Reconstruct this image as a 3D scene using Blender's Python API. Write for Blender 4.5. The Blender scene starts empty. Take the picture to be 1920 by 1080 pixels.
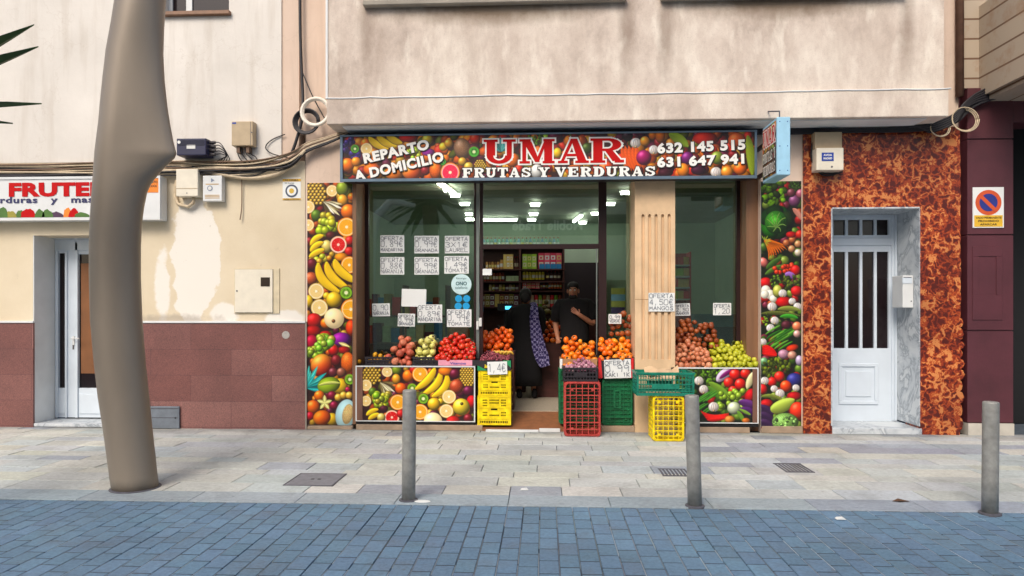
import bpy, bmesh, math, random
import numpy as np
from mathutils import Vector, Matrix, Euler
random.seed(7); RNG = np.random.default_rng(11)
scene = bpy.context.scene
COL = scene.collection
R = math.radians

# ------------------------------------------------------------------ camera, sky, sun, exposure
F, D, H, YAW, HZ = 1280.0, 8.53, 1.5, R(2.7), 583.0       # focal length in photo pixels, distance to the facade, eye height
cam_d = bpy.data.cameras.new('camera'); cam = bpy.data.objects.new('camera', cam_d); COL.objects.link(cam)
cam.location = (0, -D, H); cam.rotation_euler = (R(90), 0, YAW)
cam_d.sensor_width = 36; cam_d.lens = F / 1920 * 36; cam_d.shift_y = (HZ - 540) / 1920
cam_d.clip_start = .05; cam_d.clip_end = 500
scene.camera = cam
scene.view_settings.view_transform = 'Standard'; scene.view_settings.look = 'None'
scene.view_settings.exposure = .5; scene.view_settings.gamma = 1.0
SUN_EL, SUN_AZ = R(44), R(200)                             # azimuth clockwise from +Y: behind the camera, a little to its left
w = bpy.data.worlds.new('World'); scene.world = w; w.use_nodes = True
nt = w.node_tree; bg = nt.nodes['Background']
sky = nt.nodes.new('ShaderNodeTexSky'); sky.sky_type = 'NISHITA'; sky.sun_disc = False
sky.sun_elevation = SUN_EL; sky.sun_rotation = SUN_AZ; sky.dust_density = 4.0; sky.air_density = 1.0
nt.links.new(sky.outputs[0], bg.inputs[0]); bg.inputs[1].default_value = .12
sd = bpy.data.lights.new('sun', 'SUN'); sd.energy = 1.5; sd.angle = R(26); sd.color = (1, .93, .83)
sun = bpy.data.objects.new('sun', sd); COL.objects.link(sun)
sv = Vector((math.sin(SUN_AZ) * math.cos(SUN_EL), math.cos(SUN_AZ) * math.cos(SUN_EL), math.sin(SUN_EL)))
sun.rotation_euler = sv.to_track_quat('Z', 'Y').to_euler(); sun.location = (0, -20, 20)
scene.cycles.max_bounces = 8; scene.cycles.transparent_max_bounces = 12

# ------------------------------------------------------------------ where a photo pixel lies on the plane y = Y (world) or on the ground
def P(px, py, Y=0.0):
    u = (px - 960) / F; v = -(py - HZ) / F
    dy = u * math.sin(YAW) + math.cos(YAW); dx = u * math.cos(YAW) - math.sin(YAW)
    t = (Y + D) / dy
    return Vector((t * dx, Y, H + t * v))
def X(px, Y=0.0): return P(px, HZ, Y).x
def Z(py, Y=0.0, px=1000): return P(px, py, Y).z
def G(px, py, z=0.0):
    u = (px - 960) / F; v = -(py - HZ) / F
    t = (z - H) / v
    return Vector((t * (u * math.cos(YAW) - math.sin(YAW)), -D + t * (u * math.sin(YAW) + math.cos(YAW)), z))

# ------------------------------------------------------------------ materials
def s2l(c):
    return tuple((x / 255 / 12.92 if x / 255 <= .04045 else ((x / 255 + .055) / 1.055) ** 2.4) for x in c)
def mk(name):
    m = bpy.data.materials.new(name); m.use_nodes = True
    nt = m.node_tree; nt.nodes.clear()
    o = nt.nodes.new('ShaderNodeOutputMaterial'); b = nt.nodes.new('ShaderNodeBsdfPrincipled')
    nt.links.new(b.outputs[0], o.inputs[0]); return m, nt, b
def nd(nt, typ, props=None, **ins):
    n = nt.nodes.new('ShaderNode' + typ)
    for k, v in (props or {}).items(): setattr(n, k, v)
    for k, v in ins.items():
        k = k.replace('_', ' ')
        s = n.inputs[int(k[1:])] if k[0] == 'i' and k[1:].isdigit() else n.inputs[k]
        if hasattr(v, 'is_output'): nt.links.new(v, s)
        else: s.default_value = v
    return n
def mixc(nt, fac, a, b, blend='MIX'):
    n = nt.nodes.new('ShaderNodeMix'); n.data_type = 'RGBA'; n.blend_type = blend
    for s, v in ((n.inputs[0], fac), (n.inputs[6], a), (n.inputs[7], b)):
        if hasattr(v, 'is_output'): nt.links.new(v, s)
        elif isinstance(v, (int, float)): s.default_value = v
        else: s.default_value = (*v, 1) if len(v) == 3 else v
    return n.outputs[2]
def math_(nt, op, a, b=0.0, clamp=False):
    n = nt.nodes.new('ShaderNodeMath'); n.operation = op; n.use_clamp = clamp
    for s, v in zip(n.inputs, (a, b)):
        if hasattr(v, 'is_output'): nt.links.new(v, s)
        else: s.default_value = v
    return n.outputs[0]
def ramp(nt, fac, stops):
    n = nt.nodes.new('ShaderNodeValToRGB'); nt.links.new(fac, n.inputs[0])
    e = n.color_ramp.elements
    while len(e) < len(stops): e.new(.5)
    for el, (p, c) in zip(e, stops): el.position = p; el.color = (*c, 1) if len(c) == 3 else c
    return n.outputs[0]
def pos(nt, scale=(1, 1, 1), obj=False):
    if obj: v = nt.nodes.new('ShaderNodeTexCoord').outputs['Object']
    else: v = nt.nodes.new('ShaderNodeNewGeometry').outputs['Position']
    return nd(nt, 'Mapping', Vector=v, Scale=scale).outputs[0]
def noise(nt, vec, scale, detail=4, rough=.55, dist=0):
    return nd(nt, 'TexNoise', Vector=vec, Scale=scale, Detail=detail, Roughness=rough, Distortion=dist).outputs[0]
def bumpn(nt, b, h, strength, dist=.01):
    n = nd(nt, 'Bump', Strength=strength, Distance=dist, Height=h); nt.links.new(n.outputs[0], b.inputs['Normal'])
_mats = {}
def M(name, col, rough=.6, var=.12, scale=9, bump=0, bscale=80, metal=0, stretch=(1, 1, 1), obj=True, spec=.5, rnd=None, coat=0):
    if name in _mats: return _mats[name]
    m, nt, b = mk(name); c = s2l(col)
    v = pos(nt, stretch, obj)
    n = noise(nt, v, scale)
    n = ramp(nt, n, [(.3, (0, 0, 0)), (.7, (1, 1, 1))])
    k = mixc(nt, n, tuple(x * (1 - var) for x in c), tuple(min(1, x * (1 + var)) for x in c))
    if rnd:
        r = nt.nodes.new('ShaderNodeObjectInfo').outputs['Random']
        k = mixc(nt, .75, k, ramp(nt, r, [(i / max(1, len(rnd) - 1), s2l(q)) for i, q in enumerate(rnd)]))
        k = mixc(nt, .55, k, mixc(nt, n, tuple([.62] * 3), tuple([1.35] * 3)), 'MULTIPLY')
    nt.links.new(k, b.inputs['Base Color'])
    b.inputs['Roughness'].default_value = rough; b.inputs['Metallic'].default_value = metal
    b.inputs['Specular IOR Level'].default_value = spec; b.inputs['Coat Weight'].default_value = coat
    if bump: bumpn(nt, b, noise(nt, v, bscale, 3), bump)
    _mats[name] = m; return m
def attr_mat(name, rough=.4, nscale=40, nvar=.0, bump=0, bscale=80, spec=.5):
    m, nt, b = mk(name)
    c = nd(nt, 'Attribute', dict(attribute_name='Col')).outputs[0]
    v = pos(nt)
    if nvar:
        n = ramp(nt, noise(nt, v, nscale, 5, .65), [(.3, tuple([1 - nvar] * 3)), (.7, tuple([1 + nvar] * 3))])
        c = mixc(nt, 1.0, c, n, 'MULTIPLY')
        n2 = ramp(nt, noise(nt, v, 1.1, 3), [(.35, tuple([1 - nvar * .7] * 3)), (.65, tuple([1 + nvar * .5] * 3))])
        c = mixc(nt, 1.0, c, n2, 'MULTIPLY')
    if bump:                                                # foot grime and gum spots
        d1 = ramp(nt, noise(nt, v, 3.2, 8, .72), [(.5, (0, 0, 0)), (.68, (1, 1, 1))]); c = mixc(nt, math_(nt, 'MULTIPLY', d1, .3), c, s2l((96, 92, 86)))
        sx_ = nt.nodes.new('ShaderNodeSeparateXYZ'); nt.links.new(v, sx_.inputs[0])   # spilled juice and dust trodden in front of the stands
        gr = math_(nt, 'ADD', math_(nt, 'MULTIPLY', sx_.outputs[1], 2.0), math_(nt, 'MULTIPLY', noise(nt, v, 2.4, 7, .65), 2.2))
        c = mixc(nt, math_(nt, 'MULTIPLY', ramp(nt, gr, [(.35, (0, 0, 0)), (1.0, (1, 1, 1))]), .5), c, s2l((98, 96, 92)))
        vo = nd(nt, 'TexVoronoi', Vector=v, Scale=5.0, Randomness=1.0).outputs[0]; c = mixc(nt, math_(nt, 'MULTIPLY', ramp(nt, vo, [(.05, (1, 1, 1)), (.075, (0, 0, 0))]), .35), c, s2l((84, 80, 76)))
    nt.links.new(c, b.inputs['Base Color']); b.inputs['Roughness'].default_value = rough
    b.inputs['Specular IOR Level'].default_value = spec
    if bump: bumpn(nt, b, noise(nt, v, bscale, 4), bump)
    return m
def emis(name, col, strength):
    m, nt, b = mk(name); b.inputs['Emission Color'].default_value = (*s2l(col), 1)
    b.inputs['Emission Strength'].default_value = strength; b.inputs['Base Color'].default_value = (.8, .8, .8, 1)
    return m
def glass_mat(name, tint, refl=1.0):
    m, nt, b = mk(name); out = nt.nodes['Material Output']; nt.nodes.remove(b)
    t = nd(nt, 'BsdfTransparent', Color=(*tint, 1)); g = nd(nt, 'BsdfGlossy', Color=(.95, 1, .93, 1), Roughness=.015)
    fr = nd(nt, 'Fresnel', IOR=1.55)
    f = math_(nt, 'MULTIPLY', fr.outputs[0], refl * 3.0, True)
    mx = nd(nt, 'MixShader', i0=f, i1=t.outputs[0], i2=g.outputs[0]); nt.links.new(mx.outputs[0], out.inputs[0])
    return m

def blob(nt, p, cx, cz, rx, rz, soft=.5, wob=.6, wscale=3.0):
    """a stain with a ragged outline of its own, on the plane of the facade"""
    n = noise(nt, p, wscale, 6, .6)
    s = nt.nodes.new('ShaderNodeSeparateXYZ'); nt.links.new(p, s.inputs[0])
    a = math_(nt, 'POWER', math_(nt, 'ABSOLUTE', math_(nt, 'DIVIDE', math_(nt, 'SUBTRACT', s.outputs[0], cx), rx)), 2)
    c = math_(nt, 'POWER', math_(nt, 'ABSOLUTE', math_(nt, 'DIVIDE', math_(nt, 'SUBTRACT', s.outputs[2], cz), rz)), 2)
    d = math_(nt, 'SQRT', math_(nt, 'ADD', a, c))
    d = math_(nt, 'ADD', d, math_(nt, 'MULTIPLY', math_(nt, 'SUBTRACT', n, .5), wob * 2))
    return math_(nt, 'DIVIDE', math_(nt, 'SUBTRACT', 1.0, d), soft, True)

def plaster_left():
    m, nt, b = mk('cream plaster'); p = pos(nt)
    n = ramp(nt, noise(nt, p, 1.3, 6, .6), [(.3, s2l((206, 190, 162))), (.7, s2l((220, 206, 180)))])
    pale = s2l((228, 222, 212))
    c = mixc(nt, blob(nt, p, X(368), Z(490, px=372), .33, .8, .06, .75, 1.7), n, pale)
    c = mixc(nt, blob(nt, p, X(305), Z(540, px=305), .12, .5, .2, .8, 3), c, pale)
    c = mixc(nt, blob(nt, p, X(535), Z(597, px=535), .3, .12, .2, .5, 4), c, pale)
    c = mixc(nt, blob(nt, p, X(420), Z(590, px=420), .2, .16, .2, .5, 4), c, pale)
    sp = noise(nt, p, 9, 4, .7)
    c = mixc(nt, math_(nt, 'MULTIPLY', ramp(nt, sp, [(.66, (0, 0, 0)), (.74, (1, 1, 1))]), .45), c, s2l((150, 135, 115)))
    # grime band where water splashes above the granite
    d = blob(nt, p, X(330), Z(600, px=330), .7, .1, .6, .9, 6)
    c = mixc(nt, math_(nt, 'MULTIPLY', d, .6), c, s2l((150, 140, 128)))
    nt.links.new(c, b.inputs['Base Color']); b.inputs['Roughness'].default_value = .85
    bumpn(nt, b, noise(nt, p, 45, 6, .7), .25); return m
def plaster_upper(name, c0, c1, streak):
    m, nt, b = mk(name); p = pos(nt)
    n = ramp(nt, noise(nt, p, .9, 6, .62), [(.3, s2l(c0)), (.68, s2l(c1))])
    st = noise(nt, pos(nt, (3.2, 1, .35)), 1.6, 5, .6)
    c = mixc(nt, math_(nt, 'MULTIPLY', ramp(nt, st, [(.5, (0, 0, 0)), (.72, (1, 1, 1))]), .5), n, s2l(streak))
    cr = nd(nt, 'TexVoronoi', dict(feature='DISTANCE_TO_EDGE'), Vector=nd(nt, 'VectorMath', dict(operation='ADD'), i0=p, i1=nd(nt, 'TexNoise', Vector=p, Scale=4.0, Detail=4.0).outputs[1]).outputs[0], Scale=.55).outputs[0]
    c = mixc(nt, math_(nt, 'MULTIPLY', ramp(nt, cr, [(.0, (1, 1, 1)), (.006, (0, 0, 0))]), .28), c, s2l(streak))
    nt.links.new(c, b.inputs['Base Color']); b.inputs['Roughness'].default_value = .88
    bumpn(nt, b, noise(nt, p, 35, 6, .7), .22); return m
def bay_plaster():
    m, nt, b = mk('weathered render'); p = pos(nt)
    n = ramp(nt, noise(nt, pos(nt, (1, 1, .7)), 1.3, 9, .7), [(.3, s2l((172, 156, 144))), (.46, s2l((208, 193, 180))), (.7, s2l((236, 226, 212)))])
    st = noise(nt, pos(nt, (1.5, 1, .4)), 1.6, 8, .7)
    c = mixc(nt, math_(nt, 'MULTIPLY', ramp(nt, st, [(.45, (0, 0, 0)), (.7, (1, 1, 1))]), .55), n, s2l((176, 158, 144)))
    st2 = noise(nt, pos(nt, (2.2, 1, .8)), 1.9, 6, .6)
    c = mixc(nt, math_(nt, 'MULTIPLY', ramp(nt, st2, [(.55, (0, 0, 0)), (.72, (1, 1, 1))]), .6), c, s2l((244, 236, 222)))
    z5 = Z(5, -.42)
    for x0, x1 in ((680, 1175), (1240, 1700)):                        # soot streaks that run down from the sills
        xa, xb = X(x0, -.42), X(x1, -.42)
        c = mixc(nt, math_(nt, 'MULTIPLY', blob(nt, p, (xa + xb) / 2, z5, (xb - xa) / 2 + .05, .3, .6, .3, 5), .8), c, s2l((104, 84, 60)))
        for xe in (xa + .05, xb):
            c = mixc(nt, math_(nt, 'MULTIPLY', blob(nt, p, xe, z5 - .3, .12, .75, .8, .6, 4), .5), c, s2l((120, 98, 82)))
    sp = noise(nt, p, 60, 3, .8)
    c = mixc(nt, math_(nt, 'MULTIPLY', ramp(nt, sp, [(.55, (0, 0, 0)), (.75, (1, 1, 1))]), .3), c, s2l((120, 108, 98)))
    nt.links.new(c, b.inputs['Base Color']); b.inputs['Roughness'].default_value = .92
    bumpn(nt, b, noise(nt, p, 55, 6, .75), .4); return m
def granite(name, a, bcol, joint, bw, bh, off=(0, 0)):
    m, nt, b = mk(name); p = pos(nt)
    sw = nt.nodes.new('ShaderNodeSeparateXYZ'); nt.links.new(p, sw.inputs[0])
    cb = nd(nt, 'CombineXYZ', X=math_(nt, 'ADD', sw.outputs[0], off[0]), Y=math_(nt, 'ADD', sw.outputs[2], off[1]))
    br = nd(nt, 'TexBrick', dict(offset=.5), Vector=cb.outputs[0], Scale=1.0, Mortar_Size=.0035, Mortar_Smooth=.3, Bias=0.0, Brick_Width=bw, Row_Height=bh,
            Color1=(*s2l(a), 1), Color2=(*s2l(bcol), 1), Mortar=(*s2l(joint), 1))
    sp = noise(nt, p, 120, 2, .9)
    c = mixc(nt, 1.0, br.outputs[0], ramp(nt, sp, [(.32, (.5, .5, .55)), (.5, (1, 1, 1)), (.7, (1.5, 1.4, 1.35))]), 'MULTIPLY')
    l = noise(nt, p, 1.6, 4); c = mixc(nt, 1.0, c, ramp(nt, l, [(.3, (.82, .82, .84)), (.7, (1.12, 1.1, 1.1))]), 'MULTIPLY')
    nt.links.new(c, b.inputs['Base Color']); b.inputs['Roughness'].default_value = .45; return m
def red_marble():
    m, nt, b = mk('red breccia marble'); p = pos(nt)
    wob = nd(nt, 'TexNoise', Vector=p, Scale=11.0, Detail=3.0).outputs[1]
    q = nd(nt, 'VectorMath', dict(operation='ADD'), i0=p, i1=nd(nt, 'VectorMath', dict(operation='SCALE'), i0=wob, Scale=.2).outputs[0]).outputs[0]
    v1 = nd(nt, 'TexVoronoi', dict(feature='DISTANCE_TO_EDGE'), Vector=q, Scale=11.0).outputs[0]
    n1 = noise(nt, q, 8.5, 3, .55, .6)
    e = math_(nt, 'ADD', v1, math_(nt, 'MULTIPLY', math_(nt, 'SUBTRACT', n1, .48), .95))
    c = ramp(nt, e, [(.0, s2l((204, 132, 74))), (.05, s2l((172, 76, 28))), (.15, s2l((138, 48, 18))), (.28, s2l((84, 22, 10)))])
    big = noise(nt, p, 1.4, 3)
    c = mixc(nt, 1.0, c, ramp(nt, big, [(.3, (.72, .66, .66)), (.7, (1.2, 1.15, 1.1))]), 'MULTIPLY')
    nt.links.new(c, b.inputs['Base Color']); b.inputs['Roughness'].default_value = .38; return m
def white_marble():
    m, nt, b = mk('veined white marble'); p = pos(nt)
    n = noise(nt, p, 2.6, 7, .62, 1.8)
    c = ramp(nt, n, [(.35, s2l((206, 210, 212))), (.5, s2l((184, 190, 195))), (.54, s2l((142, 150, 158))), (.6, s2l((204, 208, 210)))])
    nt.links.new(c, b.inputs['Base Color']); b.inputs['Roughness'].default_value = .35; return m
def stone_blocks():
    m, nt, b = mk('pale block wall'); p = pos(nt)
    sw = nt.nodes.new('ShaderNodeSeparateXYZ'); nt.links.new(p, sw.inputs[0])
    cb = nd(nt, 'CombineXYZ', X=sw.outputs[0], Y=sw.outputs[2])
    br = nd(nt, 'TexBrick', Vector=cb.outputs[0], Scale=1.0, Mortar_Size=.012, Brick_Width=1.6, Row_Height=.24, Color1=(*s2l((176, 160, 140)), 1), Color2=(*s2l((160, 146, 130)), 1), Mortar=(*s2l((110, 84, 66)), 1))
    c = mixc(nt, ramp(nt, noise(nt, p, 3, 6, .7), [(.5, (0, 0, 0)), (.7, (.6, .6, .6))]), br.outputs[0], s2l((150, 110, 76)))
    nt.links.new(c, b.inputs['Base Color']); b.inputs['Roughness'].default_value = .9; return m
def checker_fabric():
    m, nt, b = mk('violet patterned cloth'); p = pos(nt, (1, 1, 1), True)
    ch = nd(nt, 'TexChecker', Vector=p, Scale=26.0, Color1=(*s2l((178, 168, 214)), 1), Color2=(*s2l((40, 32, 84)), 1)).outputs[0]
    c = mixc(nt, ramp(nt, noise(nt, p, 60, 2), [(.4, (0, 0, 0)), (.6, (1, 1, 1))]), ch, s2l((52, 42, 100)))
    nt.links.new(c, b.inputs['Base Color']); b.inputs['Roughness'].default_value = .9; return m

MAT = dict(
    cream=plaster_left(), upper=plaster_upper('pale plaster', (208, 202, 194), (226, 220, 212), (186, 174, 160)),
    pink=plaster_upper('pinkish plaster', (206, 182, 164), (220, 198, 180), (180, 158, 140)),
    grey=plaster_upper('grey beige plaster', (188, 178, 166), (206, 198, 186), (164, 154, 142)), bay=bay_plaster(),
    dado=granite('maroon granite', (114, 72, 67), (136, 95, 89), (96, 62, 62), 1.05, .33, (.3, -.02)),
    red=red_marble(), marble=white_marble(), blocks=stone_blocks(),
    maroon=M('maroon painted stone', (82, 38, 46), .5, .22, 2.2, .12, 30), sill=M('limestone sill', (150, 142, 130), .8, .15, 5, .2),
    soffit=M('painted soffit', (228, 230, 230), .8, .1, 2), white=M('white paint', (214, 216, 216), .45, .06, 4, .05, 30),
    pvc=M('white door paint', (206, 216, 226), .32, .05, 3), brown=M('brown aluminium', (128, 92, 66), .45, .14, 3, 0, stretch=(6, 6, .5)),
    darkframe=M('dark bronze aluminium', (44, 26, 26), .35, .1, 5), alu=M('bare aluminium', (150, 158, 152), .35, .1, 6, metal=.7),
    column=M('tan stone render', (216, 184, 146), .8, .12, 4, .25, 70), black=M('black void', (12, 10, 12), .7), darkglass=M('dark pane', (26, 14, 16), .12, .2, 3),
    steel=M('brushed grey steel', (142, 130, 116), .42, .13, 2.0, .06, 90, metal=.25, stretch=(1, 1, .35)),
    bollard=M('grey bollard metal', (146, 145, 140), .5, .26, 13, .08, 160, metal=.2), iron=M('cast iron', (84, 84, 92), .7, .2, 20, .3),
    paper=M('white paper', (226, 228, 226), .8, .04, 3), ink=M('marker ink', (92, 98, 112), .7, .2, 20), label=M('plain label', (214, 214, 210), .6),
    redletter=M('red sign letter', (186, 4, 8), .65, .06, spec=.2), whiteletter=M('white sign letter', (238, 236, 230), .4, .03), darkletter=M('black sign letter', (22, 18, 20), .5),
    yellow=M('yellow crate plastic', (240, 205, 8), .38, .28, 11, .1, 60), redcrate=M('red crate plastic', (178, 62, 56), .5, .28, 11, .1, 60), greencrate=M('green crate plastic', (14, 104, 62), .42, .28, 11, .1, 60),
    teal=M('teal crate plastic', (20, 118, 96), .4, .28, 11, .1, 60), blackcrate=M('black crate plastic', (40, 34, 40), .45, .15, 6),
    card=M('brown cardboard', (168, 124, 84), .85, .1, 5), blackcard=M('black printed card', (34, 28, 34), .6, .1, 5), greencard=M('green printed card', (14, 140, 84), .6),
    redcard=M('red printed card', (200, 28, 34), .6), yellowprint=M('yellow print', (236, 206, 20), .6), pinkcard=M('pink printed card', (226, 150, 170), .6),
    cable=M('black cable', (30, 28, 34), .5, .2, 30), cablecream=M('cream cable', (196, 178, 150), .6, .15, 20), cablebrown=M('dusty brown cable', (112, 88, 70), .7, .2, 20), cablewhite=M('white conduit', (228, 220, 206), .5, .08),
    bluebox=M('navy plastic', (32, 34, 66), .35, .15, 5), beigebox=M('beige steel', (178, 158, 128), .5, .08), ivory=M('ivory plastic', (222, 214, 196), .4, .06),
    bluemetal=M('pale blue sign metal', (158, 204, 228), .4, .08, 8), blue=M('blue print', (24, 60, 150), .5), cyan=M('cyan print', (10, 150, 206), .5), orange=M('orange print', (232, 130, 30), .5),
    intwall=M('pale green shop wall', (180, 202, 178), .6, .08, 2), intceil=M('shop ceiling', (150, 158, 142), .7, .1, 2), intfloor=M('terrazzo shop floor', (176, 164, 146), .5, .25, 60),
    tilebrown=M('brown threshold tile', (136, 88, 56), .55, .2, 12), shelf=M('dark red wood', (74, 34, 28), .5, .2, 6, stretch=(1, 1, 6)),
    glass=glass_mat('window glass', (.84, .93, .86)), darkcloth=M('black cloth', (15, 12, 15), .9, .25, 12, .3, 120), skin=M('skin', (176, 116, 88), .55, .08, 10), hair=M('black hair', (20, 14, 14), .6, .2, 40, .4, 200),
    fabric=checker_fabric(), leaf=M('dark palm leaf', (58, 84, 36), .6, .3, 8), bark=M('palm bark', (92, 74, 58), .9, .25, 14, .5, 40),
    print=attr_mat('printed vinyl', .38), pave=attr_mat('worn limestone paving', .8, 26, .16, .35, 90), brick=attr_mat('blue grey paving bricks', .78, 40, .2, .4, 120),
    joint=M('sandy joint', (74, 84, 94), .95, .2, 12, obj=False), ground=M('street ground', (92, 96, 100), .9, .2, 1.5, obj=False),
    lamp=emis('lit tube', (255, 250, 240), 17.0), screen=emis('lit display', (60, 190, 240), 2.0),
)

# ------------------------------------------------------------------ mesh helpers
class MB:
    def __init__(s): s.v, s.f, s.m = [], [], []
    def add(s, vs, fs, m=0):
        o = len(s.v); s.v += [tuple(v) for v in vs]; s.f += [tuple(i + o for i in f) for f in fs]; s.m += [m] * len(fs); return s
    def box(s, x0, x1, y0, y1, z0, z1, m=0):
        x0, x1 = min(x0, x1), max(x0, x1); y0, y1 = min(y0, y1), max(y0, y1); z0, z1 = min(z0, z1), max(z0, z1)
        return s.add([(x0, y0, z0), (x1, y0, z0), (x1, y1, z0), (x0, y1, z0), (x0, y0, z1), (x1, y0, z1), (x1, y1, z1), (x0, y1, z1)],
                     [(0, 3, 2, 1), (4, 5, 6, 7), (0, 1, 5, 4), (1, 2, 6, 5), (2, 3, 7, 6), (3, 0, 4, 7)], m)
    def poly(s, pts, y0, y1, m=0):                          # outline in x,z, pulled from y0 (front) to y1 (back)
        n = len(pts)
        a = sum(pts[i][0] * pts[(i + 1) % n][1] - pts[(i + 1) % n][0] * pts[i][1] for i in range(n))
        if a < 0: pts = pts[::-1]
        vs = [(x, y0, z) for x, z in pts] + [(x, y1, z) for x, z in pts]
        fs = [tuple(range(n)), tuple(range(2 * n - 1, n - 1, -1))] + [(i, i + n, (i + 1) % n + n, (i + 1) % n) for i in range(n)]
        return s.add(vs, fs, m)
    def tube(s, path, r, n=8, m=0, cap=True):
        path = [Vector(p) for p in path]; rs = r if hasattr(r, '__len__') else [r] * len(path)
        vs, fs = [], []; up = None
        for i, p in enumerate(path):
            d = (path[min(i + 1, len(path) - 1)] - path[max(i - 1, 0)]).normalized()
            if up is None: up = d.orthogonal().normalized()
            up = (up - d * up.dot(d)); up = up.normalized() if up.length > 1e-6 else d.orthogonal().normalized()
            sd = d.cross(up)
            for k in range(n):
                a = 2 * math.pi * k / n; vs.append(p + (up * math.cos(a) + sd * math.sin(a)) * rs[i])
        for i in range(len(path) - 1):
            for k in range(n):
                k2 = (k + 1) % n; fs.append((i * n + k, i * n + k2, (i + 1) * n + k2, (i + 1) * n + k))
        if cap: fs += [tuple(range(n - 1, -1, -1)), tuple(range((len(path) - 1) * n, len(path) * n))]
        return s.add(vs, fs, m)
    def lathe(s, prof, c=(0, 0, 0), n=14, m=0, mfun=None, sx=1, sy=1):     # profile of (radius, z)
        vs, fs, ms = [], [], []
        for r, z in prof:
            for k in range(n): a = 2 * math.pi * k / n; vs.append((c[0] + sx * r * math.cos(a), c[1] + sy * r * math.sin(a), c[2] + z))
        for i in range(len(prof) - 1):
            for k in range(n):
                k2 = (k + 1) % n; fs.append((i * n + k, i * n + k2, (i + 1) * n + k2, (i + 1) * n + k)); ms.append(mfun(i) if mfun else m)
        fs += [tuple(range(n - 1, -1, -1)), tuple(range((len(prof) - 1) * n, len(prof) * n))]; ms += [ms[0], ms[-1]]
        o = len(s.v); s.v += vs; s.f += [tuple(i + o for i in f) for f in fs]; s.m += ms; return s
    def ball(s, c, rx, ry=None, rz=None, n=12, m=0):
        ry = ry or rx; rz = rz or rx; k = max(5, n // 2 + 1)
        prof = [(max(1e-4, math.sin(math.pi * i / k)), -math.cos(math.pi * i / k) * rz) for i in range(k + 1)]
        return s.lathe(prof, c, n, m, None, rx, ry)
    def holes(s, x0, x1, z0, z1, y0, y1, hs, m=0):          # a panel of the plane y with rectangular openings
        xs = sorted({x0, x1, *[h[0] for h in hs], *[h[1] for h in hs]}); zs = sorted({z0, z1, *[h[2] for h in hs], *[h[3] for h in hs]})
        for j in range(len(zs) - 1):
            run = None
            for i in range(len(xs) - 1):
                cx, cz = (xs[i] + xs[i + 1]) / 2, (zs[j] + zs[j + 1]) / 2
                if any(h[0] < cx < h[1] and h[2] < cz < h[3] for h in hs):
                    if run is not None: s.box(run, xs[i], y0, y1, zs[j], zs[j + 1], m); run = None
                elif run is None: run = xs[i]
            if run is not None: s.box(run, xs[-1], y0, y1, zs[j], zs[j + 1], m)
        return s
    def xf(s, mat, start=0):
        s.v[start:] = [tuple(mat @ Vector(v)) for v in s.v[start:]]; return s
ORG = {}
def obj(name, mb, mat, parent=None, smooth=False, bevel=0, segs=1, label=None, weld=False):
    """links the shape as ONE mesh object; the points of mb are world points (or the thing's own, when its root is at 0,0,0)"""
    me = bpy.data.meshes.new(name)
    if parent is not None: org = ORG[parent.name]
    else:
        a = np.array(mb.v); org = Vector(((a[:, 0].min() + a[:, 0].max()) / 2, (a[:, 1].min() + a[:, 1].max()) / 2, a[:, 2].min()))
    me.from_pydata([tuple(Vector(v) - org) for v in mb.v], [], mb.f)
    mats = mat if isinstance(mat, (list, tuple)) else [mat]
    for q in mats: me.materials.append(q)
    if len(mats) > 1: me.polygons.foreach_set('material_index', mb.m)
    if bevel or weld:
        bm = bmesh.new(); bm.from_mesh(me)
        if weld: bmesh.ops.remove_doubles(bm, verts=bm.verts, dist=1e-5)
        if bevel:
            es = [e for e in bm.edges if len(e.link_faces) == 2 and e.calc_face_angle(0) > .5]
            bmesh.ops.bevel(bm, geom=es, offset=bevel, segments=segs, affect='EDGES', profile=.6)
        bm.to_mesh(me); bm.free()
    if smooth: me.polygons.foreach_set('use_smooth', [True] * len(me.polygons))
    me.update()
    o = bpy.data.objects.new(name, me); COL.objects.link(o)
    if parent is not None: o.parent = parent
    else: o.location = org
    ORG[o.name] = org
    if label: o['label'] = label
    return o
def tag(o, label, cat, group=None, kind=None):
    o['label'] = label; o['category'] = cat
    if group: o['group'] = group
    if kind: o['kind'] = kind
    return o
def thing(name, label, cat, loc=(0, 0, 0), group=None):
    o = bpy.data.objects.new(name, None); COL.objects.link(o); o.location = loc; o.empty_display_size = .1
    ORG[o.name] = Vector(loc); return tag(o, label, cat, group)
def dup(o, loc=None, rot=None, label=None, parent=None):
    c = o.copy(); COL.objects.link(c)
    if parent is not None: c.parent = parent
    if loc is not None: c.location = loc
    if rot is not None: c.rotation_euler = rot
    if label: c['label'] = label
    for ch in list(o.children): dup(ch, parent=c)
    return c
def struct(name, mb, mat, **k):
    o = obj(name, mb, mat, **k); o['kind'] = 'structure'; return o
def prect(a, b, Y):                                          # photo rectangle -> x0,x1,z0,z1 on the plane Y
    p, q = P(a[0], a[1], Y), P(b[0], b[1], Y); m = (a[0] + b[0]) / 2
    return p.x, q.x, Z(b[1], Y, m), Z(a[1], Y, m)

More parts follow.
